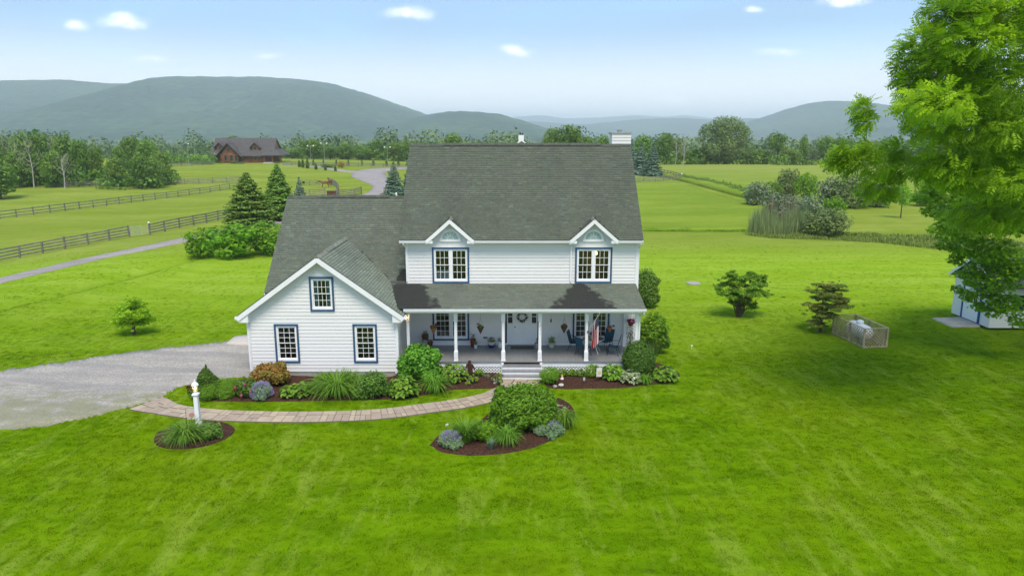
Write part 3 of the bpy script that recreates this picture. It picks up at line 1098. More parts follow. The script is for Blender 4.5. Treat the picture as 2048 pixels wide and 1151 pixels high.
def window(parent, cx, z0, z1, wd, wy, units, cols, rows, casing=0.085, room=True, curtain=None, lit=False, bare=False, name='window', label=None):
    """blue cased, white framed sash window with a room behind; panes one by one"""
    x0, x1 = cx - wd / 2, cx + wd / 2
    mb = MB()
    f0 = wy - 0.075
    if not bare:
        mb.box(x0, x1, f0, wy + 0.03, z1 - casing, z1)
        mb.box(x0, x1, f0 + 0.002, wy + 0.03, z0, z0 + casing)
        mb.box(x0, x0 + casing, f0 + 0.004, wy + 0.03, z0 + casing, z1 - casing)
        mb.box(x1 - casing, x1, f0 + 0.004, wy + 0.03, z0 + casing, z1 - casing)
    win = mb.build(name, M_blue, parent)
    if label:
        win['label'] = label
    a0, a1, c0, c1 = x0 + casing, x1 - casing, z0 + casing, z1 - casing
    fr = MB()
    fw = 0.07
    g0, g1 = wy - 0.035, wy + 0.09
    fr.box(a0, a1, g0, g1, c1 - fw, c1)
    fr.box(a0, a1, g0 - 0.015, g1, c0, c0 + fw * 1.3)
    fr.box(a0, a0 + fw, g0 + 0.002, g1, c0 + fw * 1.3, c1 - fw)
    fr.box(a1 - fw, a1, g0 + 0.002, g1, c0 + fw * 1.3, c1 - fw)
    inner0, inner1 = a0 + fw, a1 - fw
    mull = 0.14
    uw = (inner1 - inner0 - mull * (units - 1)) / units
    bays = []
    for k in range(units):
        s = inner0 + k * (uw + mull)
        bays.append((s, s + uw))
        if k:
            fr.box(s - mull, s, g0 + 0.003, g1, c0 + fw * 1.3, c1 - fw)
    fr.build('frame', M_trim, win)
    zz0, zz1 = c0 + fw * 1.3, c1 - fw
    zm = 0.5 * (zz0 + zz1)
    pane_me = None
    for (s, e) in bays:
        for half, (l, h, dy) in enumerate(((zz0, zm + 0.015, 0.045), (zm - 0.015, zz1, 0.005))):
            sm = MB()
            st = 0.035
            y0, y1 = wy + dy - 0.02, wy + dy + 0.02
            sm.box(s, e, y0, y1, l, l + st)
            sm.box(s, e, y0, y1, h - st, h)
            sm.box(s, s + st, y0 + 0.001, y1 - 0.001, l + st, h - st)
            sm.box(e - st, e, y0 + 0.001, y1 - 0.001, l + st, h - st)
            gx0, gx1, gz0, gz1 = s + st, e - st, l + st, h - st
            mw = 0.020
            for i in range(1, cols):
                x = gx0 + (gx1 - gx0) * i / cols
                sm.box(x - mw / 2, x + mw / 2, y0 + 0.004, y1 - 0.006, gz0, gz1)
            for j in range(1, rows):
                z = gz0 + (gz1 - gz0) * j / rows
                sm.box(gx0, gx1, y0 + 0.006, y1 - 0.008, z - mw / 2, z + mw / 2)
            sm.build('sash', M_trim, win)
            pw_, ph_ = (gx1 - gx0) / cols, (gz1 - gz0) / rows
            pm = MB().box(-pw_ / 2, pw_ / 2, -0.002, 0.002, -ph_ / 2, ph_ / 2)
            if pane_me is None:
                pane_me = bpy.data.meshes.new('pane')
                pane_me.from_pydata(pm.v, [], pm.f)
                pane_me.materials.append(M_glass)
            o_w = ORG[win.name]
            for i in range(cols):
                for j in range(rows):
                    p = link('pane', pane_me, None, win, Vector((gx0 + pw_ * (i + 0.5), wy + dy + 0.004, gz0 + ph_ * (j + 0.5))) - o_w)
                    p.rotation_euler = (rnd.uniform(-0.012, 0.012), 0, rnd.uniform(-0.012, 0.012))
    if room:
        rm = MB()
        X0, X1, Z0, Z1, Y0, Y1 = x0 - 0.25, x1 + 0.25, z0 - 0.18, z1 + 0.12, wy + 0.10, wy + 2.6
        # thin wall panels round a room, open to the window
        rm.box(X0, X1, Y1, Y1 + 0.05, Z0, Z1)
        rm.box(X0 - 0.05, X0, Y0, Y1 + 0.05, Z0, Z1)
        rm.box(X1, X1 + 0.05, Y0, Y1 + 0.05, Z0, Z1)
        rm.box(X0, X1, Y0, Y1, Z0 - 0.05, Z0)
        rm.box(X0, X1, Y0, Y1, Z1, Z1 + 0.05)
        # furniture shapes in the dim room
        for _ in range(3):
            fx = rnd.uniform(X0 + 0.2, X1 - 0.5)
            rm.box(fx, fx + rnd.uniform(0.3, 0.7), Y1 - 0.9, Y1 - 0.35, Z0, Z0 + rnd.uniform(0.5, 1.2))
        rm.build('room', M_room, win)
    if curtain:
        for (ca, cb, cz0, cz1, cm) in curtain:
            n = 18
            V, Fc = [], []
            for i in range(n + 1):
                x = ca + (cb - ca) * i / n
                V += [(x, wy + 0.16 + 0.025 * math.sin(i * 1.9), cz0), (x, wy + 0.16 + 0.018 * math.sin(i * 1.9), cz1)]
            for i in range(n):
                Fc.append((2 * i, 2 * i + 2, 2 * i + 3, 2 * i + 1))
            MB().add(V, Fc).build('curtain', cm, win)
    if lit:
        MB().lathe((cx + 0.22, wy + 1.3, z1 - 0.62), [(0.02, 0), (0.11, 0.03), (0.13, 0.12), (0.07, 0.2), (0.02, 0.24)], 12).build('lamp_globe', glow_mat('lit ceiling lamp', (1.0, 0.55, 0.15), 5.0), win, smooth=True)
    return win


M_curtain = plain('teal curtain cloth', (0.20, 0.36, 0.40), 0.9, 0.1)
M_blind = plain('pale blue blind', (0.33, 0.40, 0.45), 0.9, 0.06)

# windows: (centre x, z0, z1, width)
UPW = [(-3.105, 3.90, 5.74, 1.87), (4.13, 3.90, 5.74, 1.87)]
LOW = [(-3.15, 0.88, 2.92, 1.88), (4.07, 0.88, 2.92, 1.88)]
GAW = [(-10.63, 0.71, 2.60, 1.14), (-6.93, 0.71, 2.60, 1.14)]
GUW = (-8.86, 3.22, 4.86, 1.13)
DOOR = (0.525, 0.62, 2.95, 1.74)
hole = lambda c, a, b, w, k=0.06: (c - w / 2 + k, c + w / 2 - k, a + k, b - k)
opens_main = [hole(*q) for q in UPW + LOW] + [(DOOR[0] - DOOR[3] / 2 + 0.03, DOOR[0] + DOOR[3] / 2 - 0.03, 0.5, DOOR[2] - 0.03)]
opens_gar = [hole(*q) for q in GAW] + [hole(*GUW)]

# main front wall: corner boards, skirt board and frieze; clapboards are its pieces
front_wall = MB().box(MX0 + 0.11, MX1 - 0.11, FY - 0.055, FY + 0.02, 0.60, 0.74).build('front_wall', M_trim, house)
for x in (MX0 - 0.02, MX1 - 0.11):
    MB().box(x, x + 0.13, FY - 0.06, FY + 0.1, 0.62, 6.12).build('corner_board', M_trim, front_wall)
clapboards(front_wall, front(FY), 0.74, 6.10, lambda z: (MX0 + 0.11, MX1 - 0.11), opens_main)
DORM = [(-3.1, 7.20), (4.1, 7.20)]
DSL = 0.89
for (dc, dz) in DORM:
    clapboards(front_wall, front(FY), 6.10, dz - 0.15, lambda z, dc=dc, dz=dz: (dc - (dz - 0.06 - z) / DSL, dc + (dz - 0.06 - z) / DSL))

# garage wing front wall
gl = lambda z: (WX0 + 0.12, WX1 - 0.12) if z < 3.08 else (max(WX0 + 0.12, GCX - (GZR - 0.12 - z) / GSL), min(WX1 - 0.12, GCX + (GZR - 0.12 - z) / GSL))
garage_wall = MB().box(WX0 + 0.12, WX1 - 0.12, GYF - 0.012, GYF + 0.02, 0.23, 0.262).build('garage_wall', M_trim, house)
for x in (WX0 - 0.02, WX1 - 0.12):
    MB().box(x, x + 0.14, GYF - 0.06, GYF + 0.1, 0.24, 3.18).build('corner_board', M_trim, garage_wall)
clapboards(garage_wall, front(GYF), 0.26, GZR - 0.2, gl, opens_gar)

# unseen or edge-on walls: one mesh each
mb = MB()
clapboards(None, lambda s, d, z: (MX1 + d, s, z), 0.25, 10.2, lambda z: (FY + 0.02, 45.5) if z < 6.2 else (FY + 0.02 + (z - 6.2) / 0.914, 45.5 - (z - 6.2) / 0.914), (), mb)
mb.build('side_wall', M_siding, house)
mb = MB()
clapboards(None, lambda s, d, z: (MX0 - d, s, z), 3.2, 10.2, lambda z: (FY + 0.02, 45.5) if z < 6.2 else (FY + 0.02 + (z - 6.2) / 0.914, 45.5 - (z - 6.2) / 0.914), (), mb)
mb.build('side_wall', M_siding, house)
mb = MB()
clapboards(None, lambda s, d, z: (WX0 - d, s, z), 0.25, 7.3, lambda z: (GYF + 0.02, 45.5) if z < 3.2 else (36.3 + (z - 3.2) / 0.895, 45.5 - (z - 3.2) / 0.895), (), mb)
mb.build('side_wall', M_siding, house)
mb = MB()
clapboards(None, lambda s, d, z: (WX1 + d, s, z), 0.25, 3.2, lambda z: (GYF + 0.02, FY - 0.06), (), mb)
mb.build('side_wall', M_siding, house)
mb = MB()
clapboards(None, lambda s, d, z: (s, 45.5 + d, z), 0.25, 6.1, lambda z: (MX0, MX1), (), mb)
clapboards(None, lambda s, d, z: (s, 45.45 + d, z), 0.25, 3.2, lambda z: (WX0, MX0), (), mb)
mb.build('back_wall', M_siding, house)
mb = MB()
mb.box(WX0 + 0.02, WX1 - 0.02, GYF + 0.012, GYF + 0.22, -0.15, 0.262)
mb.build('foundation', M_found, house)
MB().box(WX0 + 0.02, WX0 + 0.22, GYF + 0.22, 45.4, -0.15, 0.262).build('foundation', M_found, house)
MB().box(MX1 - 0.22, MX1 - 0.02, FY, 45.4, -0.15, 0.262).build('foundation', M_found, house)

window(house, *UPW[0], FY, 2, 3, 2, curtain=[(-3.9, -3.15, 4.0, 4.55, M_blind)], label='upper blue cased double window above the porch roof near the wing')
window(house, *UPW[1], FY, 2, 3, 2, lit=True, label='upper blue cased double window with a warm lamp glowing inside')
window(house, *LOW[0], FY, 2, 3, 3, label='porch double window behind the pink hanging basket')
window(house, *LOW[1], FY, 2, 3, 3, label='porch double window behind the flag and patio chairs')
window(house, *GAW[0], GYF, 1, 3, 3, label='ground floor garage window above the rust-red shrub')
window(house, *GAW[1], GYF, 1, 3, 3, label='ground floor garage window next to the porch')
gw = window(house, *GUW, GYF, 1, 4, 2, curtain=[(GUW[0] - 0.42, GUW[0] - 0.16, 3.3, 4.8, M_curtain), (GUW[0] + 0.20, GUW[0] + 0.42, 3.3, 4.8, M_curtain)],
            label='gable window with teal curtains')

# half round windows in the wall gables
M_fan = plain('fanlight glass with painted reflection', (0.34, 0.45, 0.47), 0.12, 0.08, 3.0, spec=0.8)  # reflection and blinds behind the pane painted as one opaque pale colour
for (dc, dz) in DORM:
    n = 20
    cz = 6.14
    ring = MB()
    for i in range(n):
        a, b = math.pi * i / n, math.pi * (i + 1) / n
        P = lambda r, t, y: (dc + r * math.cos(t), y, cz + r * math.sin(t))
        ring.hexa([P(0.40, a, FY - 0.08), P(0.52, a, FY - 0.08), P(0.52, a, FY), P(0.40, a, FY),
                   P(0.40, b, FY - 0.08), P(0.52, b, FY - 0.08), P(0.52, b, FY), P(0.40, b, FY)])
    ring.box(dc - 0.54, dc + 0.54, FY - 0.085, FY, cz - 0.11, cz)
    fan = ring.build('half_round_window', M_trim, house)
    pts = [(dc + 0.40 * math.cos(math.pi * i / n), cz + 0.40 * math.sin(math.pi * i / n)) for i in range(n + 1)]
    MB().prism(pts, 'y', FY - 0.058, FY - 0.048).build('pane', M_fan, fan)
    mu = MB()
    for k in range(1, 6):
        a = math.pi * k / 6
        mu.beam((dc + 0.15 * math.cos(a), FY - 0.064, cz + 0.15 * math.sin(a)), (dc + 0.40 * math.cos(a), FY - 0.064, cz + 0.40 * math.sin(a)), 0.012, 0.012, (0, 1, 0))
    for i in range(10):
        a, b = math.pi * i / 10, math.pi * (i + 1) / 10
        mu.beam((dc + 0.16 * math.cos(a), FY - 0.066, cz + 0.16 * math.sin(a)), (dc + 0.16 * math.cos(b), FY - 0.066, cz + 0.16 * math.sin(b)), 0.012, 0.012, (0, 1, 0))
    mu.build('muntin', M_trim, fan)

# front door with side lights
dx0, dx1 = DOOR[0] - DOOR[3] / 2, DOOR[0] + DOOR[3] / 2
mb = MB()
mb.box(dx0 + 0.08, dx1 - 0.08, FY - 0.02, FY + 0.06, 2.86, 2.95)
for x in (dx0 + 0.08, dx0 + 0.37, dx1 - 0.43, dx1 - 0.14):
    mb.box(x, x + 0.06, FY - 0.03, FY + 0.06, 0.64, 2.86)
door_unit = mb.build('door_surround', M_trim, house)
for a in (dx0, dx1 - 0.08):
    MB().box(a, a + 0.08, FY - 0.05, FY + 0.03, 0.62, 2.95).build('shutter_trim', M_navy, door_unit)
for a, b in ((dx0 + 0.14, dx0 + 0.37), (dx1 - 0.37, dx1 - 0.14)):
    MB().box(a, b, FY - 0.005, FY + 0.04, 0.64, 1.75).build('side_panel', M_trim, door_unit)
    MB().box(a, b, FY + 0.02, FY + 0.03, 1.75, 2.86).build('pane', plain('dark side light', (0.05, 0.06, 0.05), 0.08, 0.1, spec=0.7), door_unit)
    fr = MB()
    for z in (1.76, 2.12, 2.5, 2.83):
        fr.box(a, b, FY, FY + 0.03, z, z + 0.03)
    fr.build('muntin', M_trim, door_unit)
door = MB()
door.box(dx0 + 0.43, dx1 - 0.43, FY, FY + 0.05, 0.66, 2.86)
dcx = DOOR[0]
for (a, b, c, d) in ((-0.33, -0.04, 0.85, 1.55), (0.04, 0.33, 0.85, 1.55), (-0.33, -0.04, 1.7, 2.65), (0.04, 0.33, 1.7, 2.65)):
    door.box(dcx + a, dcx + b, FY - 0.012, FY + 0.01, c, d)
dpart = door.build('door', M_trim, house)
MB().lathe((dcx - 0.37, FY - 0.06, 1.60), [(0.01, -0.03), (0.032, -0.015), (0.032, 0.015), (0.01, 0.03)], 8).build('handle', M_dark, dpart)
MB().box(dx0 + 0.1, dx1 - 0.1, FY - 0.1, FY + 0.02, 0.622, 0.66).build('sill', plain('dull aluminium sill', (0.30, 0.30, 0.30), 0.5), dpart)

# ------------------------------------------------------------------ roofs
def shingle_part(name, P0, U, V, ulen, vlen, keep=None, lim=None, mat=None, parent=None, tab=0.27, expo=0.135):
    """courses of shingle tabs on a roof plane from the eave corner P0 along U and up V"""
    P0, U, V = (np.array(a, float) for a in (P0, U, V))
    U /= np.linalg.norm(U)
    V /= np.linalg.norm(V)
    Nn = np.cross(U, V)
    if Nn[2] < 0:
        Nn = -Nn
    vs, fs, tn = [], [], []
    rows = int(math.ceil(vlen / expo))
    cols = int(ulen / tab) + 2
    for i in range(rows):
        v0, v1 = i * expo, min((i + 1) * expo, vlen)
        off = NPR.uniform(0, tab) - tab
        band = NPR.normal(0, 0.02)
        for k in range(cols):
            u0, u1 = off + k * tab, off + (k + 1) * tab - 0.006
            lo, hi = (0, ulen) if lim is None else lim((v0 + v1) / 2)
            u0, u1 = max(u0, lo), min(u1, hi)
            if u1 - u0 < 0.02:
                continue
            cpt = P0 + U * (u0 + u1) / 2 + V * (v0 + v1) / 2
            if keep is not None and not keep(cpt):
                continue
            th = 0.020 + 0.006 * NPR.random()
            b = len(vs)
            a0, a1, b0, b1 = P0 + U * u0 + V * v0, P0 + U * u1 + V * v0, P0 + U * u0 + V * v1, P0 + U * u1 + V * v1
            vs += [a0, a1, a0 + Nn * th, a1 + Nn * th, b0 + Nn * 0.002, b1 + Nn * 0.002]
            fs += [(b, b + 1, b + 3, b + 2), (b + 2, b + 3, b + 5, b + 4)]
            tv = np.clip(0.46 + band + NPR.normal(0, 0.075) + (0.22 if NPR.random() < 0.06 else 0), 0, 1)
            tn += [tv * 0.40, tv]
    me = array_mesh(name, np.array(vs), np.array(fs), tn)
    o = link(name, me, mat or M_shingle, parent, -ORG[parent.name])
    o['kind'] = 'stuff'
    return o


def slab(mb, poly, t=0.10):
    """a roof deck: polygon in space thickened downward"""
    n = len(poly)
    vs = [Vector(p) for p in poly] + [Vector(p) - Vector((0, 0, t)) for p in poly]
    fs = [tuple(range(n)), tuple(range(2 * n - 1, n - 1, -1))] + [(i, (i + 1) % n, n + (i + 1) % n, n + i) for i in range(n)]
    mb.add(vs, fs)


# main roof
RX0, RX1, EY, EZ, RYm, RZm = -5.60, 6.52, 35.84, 6.15, 40.85, 10.73
mb = MB()
xk = [RX0, DORM[0][0] - 1.2, DORM[0][0] + 1.2, DORM[1][0] - 1.2, DORM[1][0] + 1.2, RX1]
for k in (0, 2, 4):
    slab(mb, [(xk[k], EY, EZ), (xk[k + 1], EY, EZ), (xk[k + 1], RYm, RZm), (xk[k], RYm, RZm)], 0.14)
for dc, dz in DORM:                      # notched where the small front gables break the eave
    yv = EY + (dz - 0.1 - EZ) / 0.914
    for s_ in (-1, 1):
        slab(mb, [(dc + s_ * 1.2, EY, EZ), (dc, yv, dz - 0.1), (dc, RYm, RZm), (dc + s_ * 1.2, RYm, RZm)], 0.14)
slab(mb, [(RX0, RYm, RZm), (RX1, RYm, RZm), (RX1, 2 * RYm - EY, EZ), (RX0, 2 * RYm - EY, EZ)], 0.14)
roof = mb.build('roof', M_deck, house)
sl = math.hypot(RYm - EY, RZm - EZ)


def not_dormer(p):
    for dc, dz in DORM:
        if abs(p[0] - dc) < 1.3 and p[2] < dz - abs(p[0] - dc) * DSL - 0.03:
            return False
    return True


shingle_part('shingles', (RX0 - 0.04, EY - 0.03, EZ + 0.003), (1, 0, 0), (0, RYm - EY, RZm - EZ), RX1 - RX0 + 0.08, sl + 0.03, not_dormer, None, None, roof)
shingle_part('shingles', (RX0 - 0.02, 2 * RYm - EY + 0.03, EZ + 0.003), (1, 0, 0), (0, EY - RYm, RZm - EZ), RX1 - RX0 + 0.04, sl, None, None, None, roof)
mb = MB()
mb.prism([(RYm - 0.17, RZm - 0.07), (RYm, RZm + 0.05), (RYm + 0.17, RZm - 0.07), (RYm, RZm - 0.02)], 'x', RX0, RX1)
mb.prism([(RYm - 0.16, RZm - 0.02), (RYm, RZm + 0.10), (RYm + 0.16, RZm - 0.02), (RYm, RZm + 0.04)], 'x', -3.9, 4.9)
mb.build('ridge_cap', plain('ridge shingles', (0.075, 0.082, 0.062), 0.9, 0.25, 4.0, 0.3), roof)
mb = MB()
for x in (RX0 - 0.012, RX1 - 0.012):
    for s in (-1, 1):
        mb.beam((x + 0.012, RYm + s * (RYm - EY + 0.02), EZ - 0.155), (x + 0.012, RYm, RZm - 0.155), 0.03, 0.18, (0, 0, 1))
mb.build('rake_board', M_trim, roof)

# chimney in white siding on the right gable end
ch = MB()
ch.box(5.62, 6.66, 41.5, 42.7, 9.4, 11.32)
chim = ch.build('chimney', M_siding, roof)
c2 = MB()
for k in range(8):
    z = 9.9 + k * 0.175
    c2.hexa([(5.60, 41.47, z), (6.68, 41.47, z), (6.68, 41.5, z), (5.60, 41.5, z), (5.61, 41.49, z + 0.17), (6.67, 41.49, z + 0.17), (6.67, 41.5, z + 0.17), (5.61, 41.5, z + 0.17)])
c2.build('chimney_boards', M_siding, roof)
c3 = MB()
c3.box(5.56, 6.72, 41.44, 42.76, 11.32, 11.40)
c3.lathe((6.1, 42.1, 11.40), [(0.12, 0), (0.12, 0.10), (0.16, 0.11), (0.16, 0.14)], 10)
c3.build('chimney_cap', plain('grey chimney cap', (0.34, 0.34, 0.35), 0.5), roof)

# wing roof
WR0, WR1, WEY, WEZ, WRY, WRZ = -12.58, -5.36, 36.05, 3.42, 41.0, 7.86
mb = MB()
slab(mb, [(WR0, WEY, WEZ), (WR1, WEY, WEZ), (WR1, WRY, WRZ), (WR0, WRY, WRZ)], 0.12)
slab(mb, [(WR0, WRY, WRZ), (WR1, WRY, WRZ), (WR1, 2 * WRY - WEY, WEZ), (WR0, 2 * WRY - WEY, WEZ)], 0.12)
wroof = mb.build('wing_roof', M_deck, house)
gz = lambda x: GZR - GSL * abs(x - GCX)
wl = math.hypot(WRY - WEY, WRZ - WEZ)
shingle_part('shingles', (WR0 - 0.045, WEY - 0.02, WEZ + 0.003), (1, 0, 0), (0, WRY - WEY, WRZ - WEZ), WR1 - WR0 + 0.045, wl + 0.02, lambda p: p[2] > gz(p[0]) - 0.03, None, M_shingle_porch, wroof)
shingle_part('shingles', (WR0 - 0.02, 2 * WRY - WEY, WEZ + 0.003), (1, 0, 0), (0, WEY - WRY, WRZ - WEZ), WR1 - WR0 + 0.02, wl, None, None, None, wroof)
mb = MB()
mb.prism([(WRY - 0.16, WRZ - 0.07), (WRY, WRZ + 0.05), (WRY + 0.16, WRZ - 0.07), (WRY, WRZ - 0.02)], 'x', WR0, WR1)
mb.prism([(WRY - 0.15, WRZ - 0.02), (WRY, WRZ + 0.09), (WRY + 0.15, WRZ - 0.02), (WRY, WRZ + 0.04)], 'x', -10.7, -6.9)
mb.build('ridge_cap', MATS['ridge shingles'], wroof)
mb = MB()
mb.beam((WR0 - 0.015, WEY, WEZ - 0.145), (WR0 - 0.015, WRY, WRZ - 0.145), 0.03, 0.17)
mb.build('rake_board', M_trim, wroof)

# garage gable roof running back into the wing roof
GX0, GX1, GY0 = GCX - 3.86, GCX + 3.86, 32.64
GYB = 39.1
ez = gz(GX0)
mb = MB()
slab(mb, [(GX0, GY0, ez), (GCX, GY0, GZR), (GCX, GYB, GZR), (GX0, GYB - 2.9, ez)], 0.09)
slab(mb, [(GX1, GY0, ez), (GCX, GY0, GZR), (GCX, GYB, GZR), (GX1, GYB - 2.9, ez)], 0.09)
groof = mb.build('gable_roof', M_deck, house)
gsl = math.hypot(3.86, GZR - ez)
above_wing = lambda p: p[2] > WEZ + (p[1] - WEY) * (WRZ - WEZ) / (WRY - WEY) - 0.02
porch_z = lambda y: 3.30 + (y - 33.15) * (3.88 - 3.30) / (FY - 33.15)
shingle_part('shingles', (GX0 - 0.02, GY0 - 0.02, ez - 0.01), (0, 1, 0), (3.86, 0, GZR - ez), 6.6, gsl + 0.02, above_wing, None, M_shingle_sunlift, groof)
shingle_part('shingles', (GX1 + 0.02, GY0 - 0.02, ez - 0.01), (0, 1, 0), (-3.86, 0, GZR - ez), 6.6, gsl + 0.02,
             lambda p: above_wing(p) and (p[2] > porch_z(p[1]) - 0.02 or p[1] < 33.15), None, M_shingle_sunlift, groof)
mb = MB()
n = 24
for i in range(n):
    y = GY0 - 0.02 + i * 0.255
    if y > 38.55:
        break
    lift = 0.012 * (i % 2) + 0.01
    mb.prism([(GCX - 0.16, GZR - 0.10 + lift), (GCX, GZR + 0.025 + lift), (GCX + 0.16, GZR - 0.10 + lift), (GCX, GZR - 0.02)], 'y', y, y + 0.25)
mb.prism([(GCX - 0.15, GZR - 0.03), (GCX, GZR + 0.10), (GCX + 0.15, GZR - 0.03), (GCX, GZR + 0.02)], 'y', 34.3, 38.4)
mb.build('ridge_cap', plain('pale ridge shingles', (0.200, 0.215, 0.165), 0.9, 0.25, 4.0, 0.3), groof)
# white rake boards, soffits and boxed eave returns of the gable
mb = MB()
for s in (-1, 1):
    mb.beam((GCX + s * 3.87, GY0 - 0.02, ez - 0.16), (GCX, GY0 - 0.02, GZR - 0.155), 0.04, 0.21, (0, 0, 1))
    vs = [(GCX + s * 3.84, GY0, ez - 0.10), (GCX, GY0, GZR - 0.10), (GCX, GYF + 0.03, GZR - 0.10), (GCX + s * 3.84, GYF + 0.03, ez - 0.10)]
    vs += [(p[0], p[1], p[2] - 0.03) for p in vs]
    mb.hexa(vs)
    a = GCX + s * 3.80
    b = GCX + s * 3.36
    mb.hexa([(a, GY0 + 0.005, ez - 0.31), (b, GY0 + 0.005, ez - 0.31), (b, GYF, ez - 0.31), (a, GYF, ez - 0.31),
             (a, GY0 + 0.005, ez - 0.12), (b, GY0 + 0.005, ez + 0.14), (b, GYF, ez + 0.14), (a, GYF, ez - 0.12)])
mb.prism([(GCX - 0.16, GZR - 0.19), (GCX, GZR - 0.065), (GCX + 0.16, GZR - 0.19), (GCX + 0.16, GZR - 0.36), (GCX, GZR - 0.26), (GCX - 0.16, GZR - 0.36)], 'y', GY0 - 0.045, GY0 - 0.002)
mb.build('rake_board', M_trim, groof)
g = MB()
for s, yb in ((-1, 36.0), (1, 33.05)):
    x = GCX + s * 3.90
    g.prism([(x - 0.055, ez - 0.16), (x + 0.055, ez - 0.16), (x + 0.065, ez - 0.045), (x - 0.065, ez - 0.045)], 'y', GY0 - 0.03, yb)
g.build('gutter', M_gutter, groof)

# wall gables (small front gables) over the upper windows
for (dc, dz) in DORM:
    yb = EY + (dz - EZ) / 0.914 + 0.1
    mb = MB()
    for s in (-1, 1):
        ex = dc + s * 1.20
        slab(mb, [(ex, EY - 0.02, dz - 1.20 * DSL), (dc, EY - 0.02, dz), (dc, yb, dz), (ex, EY + 0.04, dz - 1.20 * DSL)], 0.07)
    droof = mb.build('front_gable_roof', M_deck, house)
    k = math.hypot(1.2, 1.2 * DSL)
    main_z = lambda p: EZ + (p[1] - EY) * 0.914
    for s in (-1, 1):
        shingle_part('shingles', (dc + s * 1.22, EY - 0.04, dz - 1.22 * DSL), (0, 1, 0), (-s * 1.2, 0, 1.2 * DSL), 1.6, k + 0.02, lambda p: p[2] > main_z(p) - 0.02, None, None, droof, tab=0.2, expo=0.12)
    MB().prism([(dc - 0.12, dz - 0.09), (dc, dz + 0.03), (dc + 0.12, dz - 0.09), (dc, dz - 0.03)], 'y', EY - 0.04, yb - 0.1).build('ridge_cap', MATS['pale ridge shingles'], droof)
    mb = MB()
    for s in (-1, 1):
        mb.beam((dc + s * 1.24, EY - 0.035, dz - 1.24 * DSL - 0.10), (dc, EY - 0.035, dz - 0.115), 0.035, 0.17, (0, 0, 1))
        vs = [(dc + s * 1.18, EY, dz - 1.18 * DSL - 0.08), (dc, EY, dz - 0.08), (dc, FY + 0.01, dz - 0.08), (dc + s * 1.18, FY + 0.01, dz - 1.18 * DSL - 0.08)]
        vs += [(p[0], p[1], p[2] - 0.03) for p in vs]
        mb.hexa(vs)
        mb.box(min(dc + s * 0.86, dc + s * 1.22), max(dc + s * 0.86, dc + s * 1.22), EY - 0.03, FY - 0.03, EZ - 0.17, EZ - 0.03)
    mb.prism([(dc - 0.12, dz - 0.14), (dc, dz - 0.025), (dc + 0.12, dz - 0.14), (dc + 0.12, dz - 0.30), (dc, dz - 0.20), (dc - 0.12, dz - 0.30)], 'y', EY - 0.056, EY - 0.015)
    mb.build('rake_board', M_trim, droof)

# main eave: soffit and gutters between the gables
mb = MB()
segs = [(RX0, DORM[0][0] - 1.2), (DORM[0][0] + 1.2, DORM[1][0] - 1.2), (DORM[1][0] + 1.2, RX1)]
for a, b in segs:
    mb.box(a, b, EY + 0.02, FY - 0.03, EZ - 0.16, EZ - 0.13)
mb.build('soffit', M_trim, roof)
mb = MB()
for a, b in segs:
    mb.prism([(EY - 0.13, EZ - 0.03), (EY - 0.11, EZ - 0.13), (EY + 0.0, EZ - 0.14), (EY + 0.0, EZ - 0.03)], 'x', a - 0.02, b + 0.02)
mb.build('gutter', M_gutter, roof)


def downspout(pts, parent, w=0.075):
    mb = MB()
    for a, b in zip(pts[:-1], pts[1:]):
        mb.beam(a, b, w, w * 0.75, (0, 1, 0))
    return mb.build('downspout', M_gutter, parent)


downspout([(-5.42, EY - 0.05, 6.05), (-5.42, EY - 0.05, 5.95), (-5.33, FY - 0.08, 5.75), (-5.33, FY - 0.08, 3.98)], roof)
downspout([(2.86, EY - 0.05, 6.03), (2.86, EY - 0.05, 5.96), (2.98, FY - 0.08, 5.80), (2.98, FY - 0.08, 3.98)], roof)
downspout([(6.44, EY - 0.05, 6.05), (6.44, EY - 0.05, 5.95), (6.40, FY - 0.02, 5.72), (6.40, FY - 0.02, 0.1)], roof)
downspout([(GX1 - 0.06, GY0 + 0.02, 2.92), (GX1 - 0.10, GY0 + 0.06, 2.86), (WX1 - 0.03, GYF - 0.08, 2.72), (WX1 - 0.03, GYF - 0.08, 0.3), (WX1 - 0.16, GYF - 0.16, 0.22)], groof)
downspout([(GX0 + 0.02, GY0 + 0.02, 2.92), (WX0 + 0.05, GYF - 0.08, 2.75), (WX0 + 0.05, GYF - 0.08, 0.3)], groof)

# ------------------------------------------------------------------ porch
PX0, PX1, PYF = -5.36, 6.10, 33.48
FLZ = 0.62
mb = MB()
mb.box(PX0, PX1, PYF - 0.06, FY - 0.045, FLZ - 0.05, FLZ)
pfl = mb.build('porch_floor', M_floor, house)
mb = MB()
mb.box(PX0, PX1 - 0.01, PYF, PYF + 0.05, 0.34, FLZ - 0.05)
mb.box(PX1 - 0.06, PX1 - 0.01, PYF + 0.05, FY, 0.34, FLZ - 0.05)
mb.build('skirt_board', M_trim, pfl)


